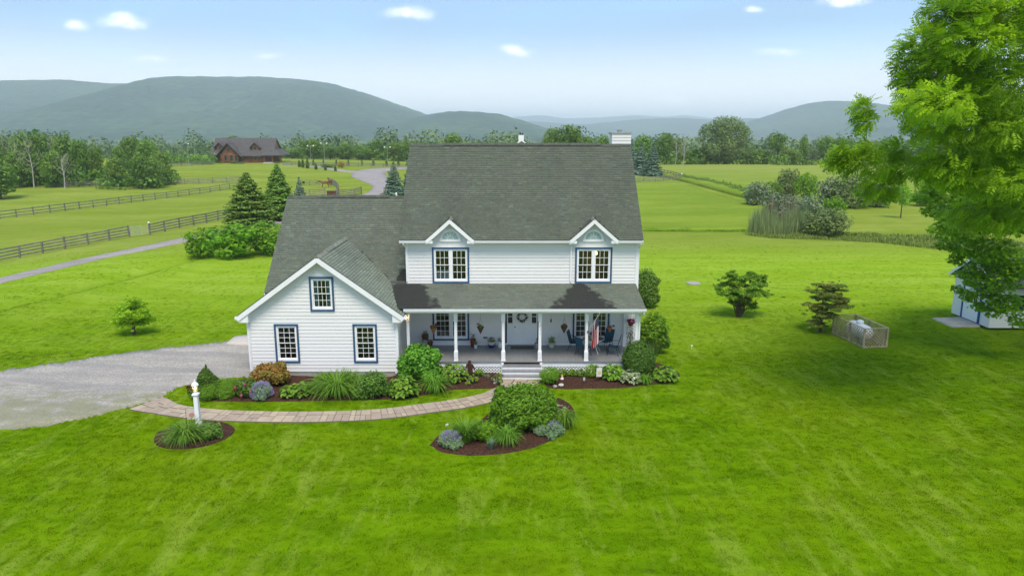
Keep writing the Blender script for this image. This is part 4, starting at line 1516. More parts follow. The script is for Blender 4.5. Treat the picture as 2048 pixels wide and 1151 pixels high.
def lattice(mb, a, b, z0, z1, pitch=0.150, w=0.046, t=0.010, axis='x', yc=0.0):
    """two crossing layers of diagonal slats clipped to a panel"""
    h = z1 - z0
    L = b - a
    for sgn, dd in ((1, 0.0), (-1, t + 0.001)):
        k = -h
        while k < L + h:
            # line s = k + sgn'*(z-z0)
            p0, p1 = (k, 0.0), (k + h, h)
            if sgn < 0:
                p0, p1 = (k + h, 0.0), (k, h)
            # clip to [0,L]
            (s0, q0), (s1, q1) = p0, p1
            ok = True
            for lim_, gt in ((0.0, True), (L, False)):
                i0 = s0 >= lim_ if gt else s0 <= lim_
                i1 = s1 >= lim_ if gt else s1 <= lim_
                if not i0 and not i1:
                    ok = False
                    break
                if i0 != i1:
                    f = (lim_ - s0) / (s1 - s0)
                    m = (lim_, q0 + (q1 - q0) * f)
                    if i0:
                        s1, q1 = m
                    else:
                        s0, q0 = m
            if ok and math.hypot(s1 - s0, q1 - q0) > 0.03:
                if axis == 'x':
                    mb.beam((a + s0, yc + dd, z0 + q0), (a + s1, yc + dd, z0 + q1), t, w, (0, 0, 1) if False else (sgn * -0.7071, 0, 0.7071))
                else:
                    A, dv = axis
                    A, dv = Vector(A), Vector(dv)
                    nv = Vector((-dv.y, dv.x, 0))
                    mb.beam(A + dv * s0 + nv * dd + Vector((0, 0, z0 + q0)), A + dv * s1 + nv * dd + Vector((0, 0, z0 + q1)), t, w,
                            (dv * (-sgn * 0.7071) + Vector((0, 0, 0.7071))))
            k += pitch * 1.0
    return mb


SX0, SX1 = -0.46, 1.40
for a, b in ((-3.4, SX0 - 0.02), (SX1 + 0.02, PX1 - 0.08)):
    mb = MB()
    lattice(mb, a, b, 0.0, 0.345, yc=PYF + 0.02)
    lo = mb.build('lattice', M_lattice, pfl)
    lo['kind'] = 'stuff'
MB().box(PX0, PX1 - 0.1, PYF + 0.5, PYF + 0.55, 0.0, 0.5).build('crawl_space_shade', plain('painted crawl space shade', (0.02, 0.02, 0.02), 1.0), pfl)  # dark panel painted to stand for the shade under the porch
# steps
RIS = FLZ / 4
steps = MB().box(SX0, SX0 + 0.05, PYF - 0.90, PYF - 0.002, 0.0, 0.16).box(SX1 - 0.05, SX1, PYF - 0.90, PYF - 0.002, 0.0, 0.16)
for k in range(3):
    steps.box(SX0 + 0.001, SX0 + 0.051, PYF - 0.90 + 0.30 * (k + 0.0), PYF - 0.003, 0.16 if k == 0 else RIS * (k + 0) + 0.001, RIS * (k + 1) - 0.032)
    steps.box(SX1 - 0.051, SX1 - 0.001, PYF - 0.90 + 0.30 * (k + 0.0), PYF - 0.003, 0.16 if k == 0 else RIS * (k + 0) + 0.001, RIS * (k + 1) - 0.032)
st_o = steps.build('porch_steps', M_trim, house)
for k in range(4):
    y = PYF - 0.90 + 0.30 * k
    MB().box(SX0 + 0.052, SX1 - 0.052, y, y + 0.02, RIS * k + 0.002, RIS * (k + 1) - 0.032).build('riser', M_trim, st_o)
    if k < 3:
        MB().box(SX0 - 0.01, SX1 + 0.01, y - 0.025, y + 0.298, RIS * (k + 1) - 0.031, RIS * (k + 1)).build('tread', M_floor, st_o)
# newel stubs beside the steps
nw = MB()
for x in (SX0 - 0.06, SX1 - 0.06):
    nw.box(x, x + 0.12, PYF - 0.10, PYF - 0.001, 0.0, FLZ - 0.06)
nw.build('newel_post', M_trim, st_o)

# beam, ceiling and roof of the porch
mb = MB()
mb.box(PX0 + 0.02, PX1, PYF + 0.02, PYF + 0.20, 2.98, 3.24)
mb.box(PX1 - 0.18, PX1, PYF + 0.20, FY - 0.04, 2.98, 3.24)
mb.build('porch_beam', M_trim, house)
MB().box(PX0, PX1 - 0.19, PYF + 0.21, FY - 0.05, 3.10, 3.13).build('porch_ceiling', M_trim, house)
PRX0, PRX1 = -6.6, 6.28
mb = MB()
slab(mb, [(PRX0, 33.15, 3.30), (PRX1, 33.15, 3.30), (PRX1, FY - 0.03, 3.88), (PRX0, FY - 0.03, 3.88)], 0.05)
slab(mb, [(PRX0, FY - 0.03, 3.875), (MX0 - 0.03, FY - 0.03, 3.875), (MX0 - 0.03, 36.55, 3.93), (PRX0, 36.55, 3.93)], 0.05)
proof = mb.build('porch_roof', M_deck, house)
pl = math.hypot(FY - 0.03 - 33.15, 0.58)
shingle_part('shingles', (PRX0, 33.12, 3.297), (1, 0, 0), (0, FY - 0.03 - 33.15, 0.58), PRX1 - PRX0 + 0.02, pl, lambda p: p[2] > gz(p[0]) - 0.02, None, M_shingle_porch, proof)
mb = MB()
mb.prism([(33.02, 3.28), (33.04, 3.17), (33.15, 3.16), (33.15, 3.28)], 'x', -5.10, PRX1 + 0.04)
mb.build('gutter', M_gutter, proof)
mb = MB()
mb.box(-5.06, PRX1, 33.152, 33.18, 3.10, 3.245)
mb.box(-5.06, PRX1 - 0.01, 33.18, PYF + 0.02, 3.10, 3.125)
mb.prism([(33.18, 3.10), (33.18, 3.25), (FY - 0.06, 3.82), (FY - 0.06, 3.10)], 'x', PRX1 - 0.05, PRX1 - 0.02)
mb.build('fascia', M_trim, proof)
downspout([(6.22, 33.1, 3.15), (6.22, 33.12, 3.05), (6.10, PYF + 0.10, 2.85), (6.10, PYF + 0.06, 0.15)], proof)

POSTS = [-4.98, -2.70, -0.42, 1.34, 3.58, 5.97]


def post(x, y, half=False):
    mb = MB()
    s = 0.095
    for (z0, z1, r0, r1) in ((FLZ, FLZ + 0.03, s + 0.015, s + 0.015), (FLZ + 0.03, FLZ + 0.46, s, s), (FLZ + 0.46, FLZ + 0.53, s, 0.066),
                             (FLZ + 0.53, 2.54, 0.068, 0.066), (2.54, 2.61, 0.066, s), (2.61, 2.96, s, s), (2.96, 2.979, s + 0.02, s + 0.02)):
        mb.hexa([(x - r0, y - r0, z0), (x + r0, y - r0, z0), (x + r0, y + r0, z0), (x - r0, y + r0, z0),
                 (x - r1, y - r1, z1), (x + r1, y - r1, z1), (x + r1, y + r1, z1), (x - r1, y + r1, z1)])
    return mb.build('porch_post', M_trim, house)


for x in POSTS:
    pp = post(x, PYF + 0.11)
    if abs(x - 1.34) < 0.01:
        number_post = pp
post(5.80, FY - 0.18)
# wall lanterns
M_bulb = glow_mat('warm lamp light', (1.0, 0.62, 0.28), 22.0)
for (x, y, z, nm) in ((-5.16, 33.75, 2.86, 'lit porch lantern by the garage corner'), (-12.52, 37.2, 2.1, 'lit lantern on the garage side wall')):
    pass

# ------------------------------------------------------------------ paved path, beds and lawn grass
M_paver = []
for i, c in enumerate(((0.415, 0.328, 0.240), (0.375, 0.300, 0.226), (0.440, 0.350, 0.250), (0.358, 0.277, 0.209))):
    M_paver.append(plain('sandstone paver %d' % i, c, 0.85, 0.10, 3.0, 0.25, 40.0))
M_joint = plain('dark joint sand', (0.105, 0.085, 0.068), 0.95, 0.2, 8.0)
PATH_C = resample([tuple(onz(u, v))[:2] for u, v in ((292, 806), (345, 820), (420, 829), (520, 833), (650, 833), (770, 827), (855, 816), (925, 806), (985, 792))] + [(-0.15, 31.3), (0.25, 31.95), (0.47, 32.56)], 240)
PATH_W = 1.16
pd = np.r_[0, np.cumsum(np.hypot(*np.diff(PATH_C, axis=0).T))]


def path_frame(s):
    x = np.interp(s, pd, PATH_C[:, 0])
    y = np.interp(s, pd, PATH_C[:, 1])
    x2 = np.interp(s + 0.05, pd, PATH_C[:, 0]) - np.interp(s - 0.05, pd, PATH_C[:, 0])
    y2 = np.interp(s + 0.05, pd, PATH_C[:, 1]) - np.interp(s - 0.05, pd, PATH_C[:, 1])
    l = math.hypot(x2, y2)
    return x, y, -y2 / l, x2 / l


def path_width(s):
    return PATH_W + 0.75 * float(ss(pd[-1] - 1.3, pd[-1], s)) + 0.5 * float(1 - ss(0.0, 1.8, s))


A, B = [], []
for s in np.linspace(0, pd[-1], 60):
    x, y, nx_, ny_ = path_frame(s)
    h = path_width(s) / 2
    A.append((x + nx_ * h, y + ny_ * h))
    B.append((x - nx_ * h, y - ny_ * h))
PATH_A, PATH_B = A, B
path = between('paved_path', A, B, 60, 5, 0.015, M_joint, 'curved path of tan concrete pavers from driveway to steps', 'path')
rp = random.Random(3)
s = 0.03
while s < pd[-1] - 0.1:
    L = rp.choice((0.42, 0.42, 0.55, 0.62))
    L = min(L, pd[-1] - s)
    cuts = rp.choice(((0, .5, 1), (0, .36, 1), (0, .64, 1), (0, .33, .67, 1)))
    for a, b in zip(cuts[:-1], cuts[1:]):
        subs = [(s, s + L)] if rp.random() < 0.6 else [(s, s + L * 0.5), (s + L * 0.5, s + L)]
        for (p, q) in subs:
            g_ = 0.011
            zt = 0.034 + rp.uniform(-0.003, 0.003)
            vs = []
            for z in (0.0, zt):
                for (ss_, k) in ((p + g_, a), (q - g_, a), (q - g_, b), (p + g_, b)):
                    x, y, nx_, ny_ = path_frame(ss_)
                    wd = path_width(ss_) - 0.03
                    kk = (k - 0.5) * wd
                    kk += 2.3 * g_ if k == a else -2.3 * g_
                    vs.append((x + nx_ * kk, y + ny_ * kk, z))
            MB().hexa(vs).build('paver', rp.choice(M_paver), path)
    s += L


def bed(name, pts, label, z=0.06, seed=1):
    """a mounded mulch bed with a soft irregular outline"""
    rg = np.random.default_rng(seed)
    P = resample(list(pts) + [pts[0]], 90)[:-1]
    c = P.mean(0)
    V, F = [], []
    rings = [1.0, 0.97, 0.85, 0.65, 0.4, 0.15]
    hz = [-0.02, 0.03, z, z * 1.2, z * 1.3, z * 1.3]
    for r, h in zip(rings, hz):
        for p in P:
            q = c + (p - c) * r
            V.append((q[0], q[1], h + rg.normal(0, 0.010)))
    n = len(P)
    for i in range(len(rings) - 1):
        for k in range(n):
            F.append((i * n + k, i * n + (k + 1) % n, (i + 1) * n + (k + 1) % n, (i + 1) * n + k))
    V.append((c[0], c[1], z * 1.3))
    for k in range(n):
        F.append(((len(rings) - 1) * n + k, (len(rings) - 1) * n + (k + 1) % n, len(V) - 1))
    o = MB().add(V, F).build(name, M_mulch)
    tag(o, label, 'flower bed', kind='structure')
    # loose bark chips
    m = 900
    t = rg.random(m) ** 0.5
    k = rg.integers(0, n, m)
    C = c + (P[k] - c) * (t * 0.97)[:, None]
    C = np.c_[C, np.full(m, z * 1.1) + rg.normal(0.01, 0.012, m)]
    N = rg.normal(0, 0.5, (m, 3)) + np.array((0, 0, 1))
    me = blades_mesh('bark_chips', C, N, rg.uniform(0.03, 0.08, m), rg.random(m), 0.4, 0.2, seed)
    ch = link('bark_chips', me, L_chip, o)
    ch['kind'] = 'stuff'
    return P


L_chip = leafy('bark chips', (0.030, 0.014, 0.010), (0.135, 0.072, 0.050), 0.0, gain=1.0)


def ell(u0, u1, v0, v1, n=24):
    a, b = onz((u0 + u1) / 2, v1), onz((u0 + u1) / 2, v0)
    cy = (a.y + b.y) / 2
    l, r = onz(u0, (v0 + v1) / 2), onz(u1, (v0 + v1) / 2)
    cx = (l.x + r.x) / 2
    rx, ry = (r.x - l.x) / 2, (b.y - a.y) / 2
    return [(cx + rx * math.cos(t) * (1 + 0.03 * math.sin(3 * t)), cy + ry * math.sin(t)) for t in np.linspace(0, 2 * math.pi, n, endpoint=False)]


BEDS = []
BEDS.append(bed('mulch_bed', ell(310, 464, 842, 898), 'small oval mulch bed round the lamp post', seed=2))
BEDS.append(bed('mulch_bed', [tuple(onz(u, v))[:2] for u, v in ((858, 890), (880, 904), (940, 911), (1010, 907), (1070, 894), (1120, 871), (1149, 838), (1142, 808), (1110, 792), (1040, 792), (990, 814), (962, 838), (918, 860), (874, 872))], 'oval island mulch bed in the front lawn', seed=3))
fb = [tuple(onz(u, v))[:2] for u, v in ((378, 790), (400, 799), (470, 803), (560, 803), (650, 801), (740, 799), (810, 797), (860, 788), (900, 780), (960, 777), (998, 775))]
BEDS.append(bed('mulch_bed', fb + [(-0.50, 32.4), (-0.50, 33.4), (-3.5, 33.42), (-5.2, 33.3), (-5.3, 32.9), (-9.0, 32.95), (-12.3, 32.95), (-12.9, 32.6)], 'long mulch bed along the garage wall and porch', 0.05, seed=4))
fb2 = [tuple(onz(u, v))[:2] for u, v in ((1098, 776), (1130, 778), (1180, 777), (1240, 776), (1290, 770), (1345, 764), (1362, 752), (1345, 735))]
BEDS.append(bed('mulch_bed', [(1.46, 33.4), (1.44, 32.4)] + fb2 + [(7.2, 35.2), (6.5, 35.4), (6.2, 33.45)], 'mulch bed under the porch lattice beside the steps', 0.05, seed=5))


def inside(P, poly):
    x, y = P[:, 0], P[:, 1]
    poly = np.asarray(poly)
    r = np.zeros(len(P), bool)
    j = len(poly) - 1
    for i in range(len(poly)):
        xi, yi = poly[i]
        xj, yj = poly[j]
        c = ((yi > y) != (yj > y)) & (x < (xj - xi) * (y - yi) / (yj - yi + 1e-12) + xi)
        r ^= c
        j = i
    return r


HARD = [np.array(PATH_A + PATH_B[::-1]), np.array(DRIVE_A + DRIVE_B[::-1]), np.array([(-12.6, 33), (-5.2, 33), (-5.2, 33.4), (6.15, 33.4), (6.4, 36), (6.4, 46), (-12.6, 46)]),
        np.array([(-0.48, 32.5), (1.42, 32.5), (1.42, 33.6), (-0.48, 33.6)])] + [np.array(b) for b in BEDS]


def grass_tufts():
    rg = np.random.default_rng(21)
    pts, scl = [], []
    for (ya, yb, dens, sc) in ((11.5, 20, 75, 0.80), (20, 30, 58, 0.95), (30, 37, 34, 1.10), (37, 46, 18, 1.05), (46, 60, 8, 1.05), (60, 76, 4, 1.1)):
        hw = 0.78 * yb + 2
        n = int(2 * hw * (yb - ya) * dens)
        P = np.c_[rg.uniform(-hw, hw, n), rg.uniform(ya, yb, n)]
        P = P[np.abs(P[:, 0]) < 0.76 * P[:, 1] + 2.5]
        pts.append(P)
        scl.append(np.full(len(P), sc))
    P = np.concatenate(pts)
    sc = np.concatenate(scl)
    keep = np.ones(len(P), bool)
    for k, h in enumerate(HARD):
        q = inside(P, h)
        if k == 1:        # a few weeds come up through the gravel along its near edge
            wd_ = vnoise(P[:, 0] / 0.8 + 300, P[:, 1] / 0.5 + 300, 8) + 0.35 * ss(30.5, 27.5, P[:, 1])
            q &= ~((wd_ > 0.95) & (rg.random(len(P)) < 0.55))
        keep &= ~q
    P, sc = P[keep], sc[keep]
    sc = sc * rg.uniform(0.7, 1.25, len(P))
    Z = hgt(P[:, 0], P[:, 1]) - 0.004
    me = bpy.data.meshes.new('grass')
    me.vertices.add(len(P))
    me.vertices.foreach_set('co', np.c_[P, Z].astype(np.float32).ravel())
    a = me.attributes.new('sc', 'FLOAT', 'POINT')
    a.data.foreach_set('value', sc.astype(np.float32))
    o = bpy.data.objects.new('grass', me)
    COL.objects.link(o)
    tag(o, 'short mown green grass blades over the whole lawn', 'grass', kind='stuff')
    ng = bpy.data.node_groups.new('grass', 'GeometryNodeTree')
    ng.interface.new_socket('Geometry', in_out='INPUT', socket_type='NodeSocketGeometry')
    ng.interface.new_socket('Geometry', in_out='OUTPUT', socket_type='NodeSocketGeometry')
    N = ng.nodes
    gi, go = N.new('NodeGroupInput'), N.new('NodeGroupOutput')
    jn = N.new('GeometryNodeJoinGeometry')
    rr = random.Random(5)
    for k in range(16):
        c = N.new('GeometryNodeMeshCone')
        c.fill_type = 'NONE'
        c.inputs['Vertices'].default_value = 3
        c.inputs['Radius Top'].default_value = 0.0
        c.inputs['Radius Bottom'].default_value = rr.uniform(0.0045, 0.0075)
        c.inputs['Depth'].default_value = rr.uniform(0.035, 0.065)
        tf = N.new('GeometryNodeTransform')
        a_, r_ = rr.uniform(0, 6.28), 0.105 * math.sqrt(rr.random())
        tf.inputs['Translation'].default_value = (r_ * math.cos(a_), r_ * math.sin(a_), 0)
        tf.inputs['Rotation'].default_value = (rr.uniform(-0.75, 0.75), rr.uniform(-0.75, 0.75), rr.uniform(0, 6))
        ng.links.new(c.outputs[0], tf.inputs['Geometry'])
        ng.links.new(tf.outputs[0], jn.inputs[0])
    sm = N.new('GeometryNodeSetMaterial')
    sm.inputs['Material'].default_value = M_blade
    ng.links.new(jn.outputs[0], sm.inputs['Geometry'])
    ip = N.new('GeometryNodeInstanceOnPoints')
    ng.links.new(gi.outputs[0], ip.inputs['Points'])
    ng.links.new(sm.outputs[0], ip.inputs['Instance'])
    rv = N.new('FunctionNodeRandomValue')
    rv.data_type = 'FLOAT_VECTOR'
    rv.inputs[1].default_value = (0.1, 0.1, 6.283)
    ng.links.new(rv.outputs[0], ip.inputs['Rotation'])
    na = N.new('GeometryNodeInputNamedAttribute')
    na.data_type = 'FLOAT'
    na.inputs['Name'].default_value = 'sc'
    ng.links.new(na.outputs[0], ip.inputs['Scale'])
    ng.links.new(ip.outputs[0], go.inputs[0])
    md = o.modifiers.new('grass', 'NODES')
    md.node_group = ng
    return len(P)


print('grass tufts', grass_tufts())

# ------------------------------------------------------------------ small plants
def pbox(u0, u1, v0, v1, deep=0.8):
    """centre, radius and height on level ground of a plant seen in this box of the photograph"""
    uc = (u0 + u1) / 2
    f = onz(uc, v1)
    r = (u1 - u0) / 2 / FPX * f.y / px_dir(uc, v1)[1]
    c = Vector((f.x * (f.y + r * deep) / f.y, f.y + r * deep, 0.03))
    r *= 1.08
    d = px_dir(uc, v0)
    top = CAM_H + d[2] / d[1] * c.y
    return c, r, max(0.12, top)


PS = [100]


def dome(name, label, box, mat, leaf=0.09, dens=220, lumps=9, cat='shrub', shape='round', group=None, aspect=0.6, deep=0.8, up=0.35, stemmat=None, lift=0.06, tops=False, small=False):
    c, r, h = pbox(*box, deep)
    PS[0] += 1
    rg = np.random.default_rng(PS[0])
    o = thing(name, label, cat, c, group)
    lobes = []
    if shape == 'round':
        lobes.append(((0, 0, h * 0.50), (r * (0.88 if small else 0.80), r * (0.88 if small else 0.80), h * (0.50 if small else 0.46))))
        for k in range(lumps):
            a = 2.4 * k + rg.random()
            t = rg.uniform(0.15, 0.95)
            lr = r * (rg.uniform(0.28, 0.42) if not small else rg.uniform(0.14, 0.27))
            e = math.sqrt(1 - (t * 0.9 - 0.25) ** 2 if abs(t * 0.9 - 0.25) < 1 else 0.1)
            lobes.append(((math.cos(a) * (r - lr) * e, math.sin(a) * (r - lr) * e, max(lr * 0.7, t * (h - lr * 0.8))), (lr, lr, lr * 0.85)))
    elif shape == 'cone':
        for k in range(9):
            t = k / 8
            rr = r * (1 - t) ** 0.8 * 0.95 + 0.04
            lobes.append(((rg.normal(0, 0.02), rg.normal(0, 0.02), h * (0.10 + 0.84 * t)), (rr, rr, h * 0.11)))
    elif shape == 'egg':
        lobes.append(((0, 0, h * 0.47), (r, r, h * 0.53)))
    leaf *= 1.12
    C, N, T = lobe_leaves(rg, lobes, dens * 1.7, leaf, up=up, shell=0.80 if shape in ('egg', 'cone') else 0.6)
    if tops:
        T = np.clip(T * 0.5 + 0.55 * (C[:, 2] / h) ** 1.5 + rg.normal(0, 0.10, len(T)), 0, 1)
    C[:, 2] = np.maximum(C[:, 2], lift * rg.random(len(C)))
    me = blades_mesh('foliage', C, N, leaf * rg.uniform(0.6, 1.35, len(C)), T, aspect, 0.35, PS[0])
    link('foliage', me, mat, o)
    mb = MB()
    for k in range(6):
        a = k * 1.05
        mb.tube([(0.03 * math.cos(a), 0.03 * math.sin(a), -0.03), (0.5 * r * math.cos(a), 0.5 * r * math.sin(a), h * 0.62)], [0.018, 0.006], 4)
    tm = bpy.data.meshes.new('stem')
    tm.from_pydata(mb.v, [], mb.f)
    link('stem', tm, M_bark, o)
    return o, c, r, h


def strap_mesh(name, seed, n, L, reach, wid, rise=1.0, tipdroop=0.5, cr=0.08, tmean=0.45):
    rg = np.random.default_rng(seed)
    a = rg.uniform(0, 6.283, n)
    ln = L * rg.uniform(0.65, 1.15, n)
    rc = reach * rg.uniform(0.25, 1.1, n)
    K = 6
    t = np.linspace(0, 1, K)
    d = np.stack([np.cos(a), np.sin(a)], -1)
    sd = np.stack([-np.sin(a), np.cos(a)], -1)
    b0 = d * (cr * rg.random(n))[:, None]
    XY = b0[:, None, :] + d[:, None, :] * (rc[:, None] * t[None] ** 1.4)[..., None]
    dro = tipdroop * rg.uniform(0.8, 1.25, n)
    Z = ln[:, None] * rise * (t[None] * 1.25 - dro[:, None] * t[None] ** 2.4)
    Z = np.maximum(Z, 0.01)
    w_ = wid * rg.uniform(0.7, 1.3, n)[:, None] * np.array([0.7, 1.0, 1.0, 0.85, 0.6, 0.05])[None]
    Lf = np.concatenate([XY + sd[:, None, :] * w_[..., None] / 2, Z[..., None]], -1)
    Rt = np.concatenate([XY - sd[:, None, :] * w_[..., None] / 2, Z[..., None]], -1)
    V = np.stack([Lf, Rt], 2).reshape(-1, 3)
    base = (np.arange(n) * K * 2)[:, None] + (np.arange(K - 1) * 2)[None]
    F = np.stack([base, base + 1, base + 3, base + 2], -1).reshape(-1, 4)
    T = np.repeat(np.clip(tmean + rg.normal(0, 0.2, n), 0, 1), K - 1)
    return array_mesh(name, V, F, T)


def straps(name, label, box, n=90, mat=None, wid=0.024, cat='plant', group=None, droop=0.95, deep=0.8, reach=1.0):
    c, r, h = pbox(*box, deep)
    PS[0] += 1
    o = thing(name, label, cat, c, group)
    me = strap_mesh('leaves', PS[0], int(n * 1.5), h * (0.75 + 0.9 * droop), r * reach * 1.35, wid * 1.15, 1.0, droop, r * 0.4)
    link('leaves', me, mat or L_blade, o)
    return o, c, r, h


def spikes(name, label, box, n, mat, wid=0.018, cat='plant', fmat=None, deep=0.8, low=0.2):
    """a loose silvery leaf mound with many small flower spikes standing out of it"""
    o, c, r, h = dome(name, label, box, mat, 0.10, 260, 7, cat=cat, aspect=0.22, up=0.9, deep=deep)
    rg = np.random.default_rng(PS[0] + 5000)
    a = rg.uniform(0, 6.283, n)
    sz = rg.uniform(low, 1.0, n)
    cz = np.sqrt(1 - sz * sz)
    L = rg.uniform(0.08, 0.20, n)
    b0 = np.stack([np.cos(a) * cz * r * 0.85, np.sin(a) * cz * r * 0.85, sz * h * 0.86], -1)
    d = np.stack([np.cos(a) * cz * 0.7, np.sin(a) * cz * 0.7, 0.6 + 0.6 * sz], -1) + rg.normal(0, 0.15, (n, 3))
    d /= np.linalg.norm(d, axis=1)[:, None]
    sd = np.cross(d, np.array((0.2, -1.0, 0.3)))
    sd /= np.linalg.norm(sd, axis=1)[:, None]
    tip = b0 + d * L[:, None]
    mid = b0 + d * (L * 0.55)[:, None]
    V = np.stack([b0, mid - sd * wid / 2, tip, mid + sd * wid / 2], 1).reshape(-1, 3)
    me = array_mesh('flower_spikes', V, np.arange(n * 4).reshape(n, 4), rg.random(n))
    link('flower_spikes', me, fmat or L_mauve, o)
    return o, c, r, h


def hosta(name, label, box, mat=None, leaf=0.24, n=170, cat='hosta', group=None, deep=0.8):
    """a mound of broad pointed leaves, each a two-sided folded blade on its own stalk"""
    c, r, h = pbox(*box, deep)
    PS[0] += 1
    rg = np.random.default_rng(PS[0])
    o = thing(name, label, cat, c, group)
    n = max(40, n)
    t = rg.random(n) ** 0.55
    a = rg.uniform(0, 6.283, n)
    el = (1 - t) * 1.25 + 0.15
    dz = np.sin(el)
    P = np.stack([np.cos(a) * np.cos(el) * r * 0.86, np.sin(a) * np.cos(el) * r * 0.86, 0.08 + dz * (h - 0.10) * (0.80 + 0.2 * rg.random(n))], -1)
    P *= (0.75 + 0.28 * rg.random(n))[:, None]
    out = np.stack([np.cos(a), np.sin(a), np.zeros(n)], -1)
    s = leaf * rg.uniform(0.7, 1.2, n)[:, None]
    T = out * 0.85 + np.array((0, 0, -0.30)) + rg.normal(0, 0.2, (n, 3))
    T /= np.linalg.norm(T, axis=1)[:, None]
    N = np.stack([out[:, 0] * 0.5, out[:, 1] * 0.5, np.ones(n) * 0.9], -1) + rg.normal(0, 0.2, (n, 3))
    B = np.cross(N, T)
    B /= np.linalg.norm(B, axis=1)[:, None]
    N = np.cross(T, B)
    w = 0.36
    p0 = P - T * s * 0.5 - N * s * 0.10
    p1 = P + T * s * 0.05 + N * s * 0.05
    p2 = P + T * s * 0.55 - N * s * 0.12
    l0 = P - T * s * 0.18 + B * s * w + N * s * 0.08
    l1 = P + T * s * 0.22 + B * s * w * 0.75 + N * s * 0.07
    r0 = P - T * s * 0.18 - B * s * w + N * s * 0.08
    r1 = P + T * s * 0.22 - B * s * w * 0.75 + N * s * 0.07
    V = np.stack([p0, p1, p2, l0, l1, r0, r1], 1).reshape(-1, 3)
    b = (np.arange(n) * 7)[:, None]
    F = np.concatenate([b + np.array([[0, 1, 4, 3]]), b + np.array([[1, 2, 4, 4]])], 0)
    q = np.concatenate([b + np.array([[0, 3, 4, 1]]), b + np.array([[0, 1, 6, 5]])], 0)
    tr = np.concatenate([b + np.array([[1, 4, 2]]), b + np.array([[1, 2, 6]])], 0)
    tint = np.clip(0.45 + rg.normal(0, 0.22, n), 0, 1)
    # quads and tip triangles as triangles in one mesh
    tri = np.concatenate([q[:, [0, 1, 2]], q[:, [0, 2, 3]], tr], 0)
    me = array_mesh('leaves', V, tri, np.concatenate([tint, tint, tint, tint, tint, tint]))
    link('leaves', me, mat or L_hosta, o)
    return o, c, r, h


def blossoms(parent, pts, size, mat, name='flower', n=16):
    """each flower head a little ruffled ball of petals"""
    for k, p in enumerate(pts):
        rg = np.random.default_rng(900 + k)
        d = rg.normal(0, 1, (n, 3))
        d /= np.linalg.norm(d, axis=1)[:, None]
        C = np.array(p) + d * size * 0.35
        me = blades_mesh(name, C, d + rg.normal(0, 0.3, (n, 3)), np.full(n, size * 0.8), rg.random(n), 0.8, 0.4, k)
        link(name, me, mat, parent)


L_lav2 = leafy('silver lavender', (0.070, 0.120, 0.050), (0.105, 0.150, 0.080), 0.2, gain=2.6)
L_mauve = leafy('mauve flower spikes', (0.24, 0.17, 0.42), (0.42, 0.33, 0.60), 0.3, gain=1.0)
L_pink = leafy('pink petals', (0.42, 0.045, 0.11), (0.62, 0.16, 0.26), 0.2, gain=1.0)
L_scar = leafy('red petals', (0.50, 0.030, 0.045), (0.62, 0.08, 0.10), 0.2, gain=1.0)
L_magenta = leafy('magenta petals', (0.36, 0.02, 0.13), (0.55, 0.08, 0.26), 0.2, gain=1.0)
L_white = leafy('white petals', (0.60, 0.58, 0.50), (0.78, 0.78, 0.74), 0.2, gain=1.0)
L_thread = leafy('thread foliage', (0.045, 0.120, 0.004), (0.145, 0.265, 0.012), 0.2, gain=1.6)
L_spir = leafy('spirea leaves', (0.095, 0.140, 0.015), (0.280, 0.120, 0.030), 0.25, gain=1.6)
L_shrub = leafy('glossy shrub leaves', (0.022, 0.062, 0.004), (0.095, 0.185, 0.008), 0.3, gain=2.6)
L_hydr = leafy('hydrangea leaves', (0.024, 0.080, 0.006), (0.090, 0.200, 0.014), 0.25)
L_box = leafy('clipped evergreen', (0.018, 0.046, 0.006), (0.060, 0.115, 0.012), 0.2)

# along the garage wall, from the driveway end
dome('dwarf_spruce', 'pointed cone-shaped dwarf spruce at the driveway end of the bed', (388, 446, 733, 797), L_box, 0.07, 1300, shape='cone', deep=0.7)
dome('thread_cypress', 'low bright green thread-leaf mound in front of the dwarf spruce', (398, 482, 757, 803), L_thread, 0.09, 500, 8, aspect=0.15, up=1.2)
dome('small_shrub', 'small dark maroon shrub peeping out behind the lamp post', (374, 398, 768, 792), L_red, 0.07, 260, 4)
o, c, r, h = dome('peony', 'dark green peony with pink blooms beside the thread-leaf mound', (472, 518, 756, 801), L_dark, 0.10, 230, 7)
blossoms(o, [(-0.30, -0.45, 0.60), (0.10, -0.42, 0.72), (-0.45, -0.2, 0.45), (0.30, -0.36, 0.38), (-0.05, -0.55, 0.28)], 0.13, L_pink)
dome('spirea', 'rust red and yellow-green spirea under the garage window', (503, 580, 726, 778), L_spir, 0.10, 240, 9, deep=0.7)
spikes('catmint', 'mound of purple flowering catmint in front of the spirea', (503, 547, 764, 804), 420, L_lav2, 0.030)
hosta('hosta', 'light green hosta between bare mulch and the daylilies on the garage wall', (577, 632, 762, 800), leaf=0.22, n=130)
dome('phlox', 'feathery tall green perennial right against the garage wall', (622, 682, 745, 785), L_bright, 0.11, 200, 6, aspect=0.25, cat='plant')
straps('lily', 'upright lily stems against the garage wall behind the daylilies', (676, 722, 742, 785), 110, L_dark, 0.02, droop=0.2, reach=0.5)
straps('daylily', 'wide grassy daylily clump in the middle of the garage bed', (628, 722, 750, 802), 330, L_blade, 0.030)
dome('shrub_rose', 'leafy dark green shrub between daylilies and round hosta', (716, 782, 742, 802), L_dark, 0.10, 240, 8, deep=0.7)
hosta('hosta', 'large round yellow-green hosta at the corner of the garage wall', (772, 842, 747, 801), leaf=0.27, n=230)
dome('hydrangea', 'big rounded green hydrangea at the corner where garage meets porch', (798, 884, 689, 768), L_hydr, 0.13, 210, 12, aspect=0.8, deep=0.6)
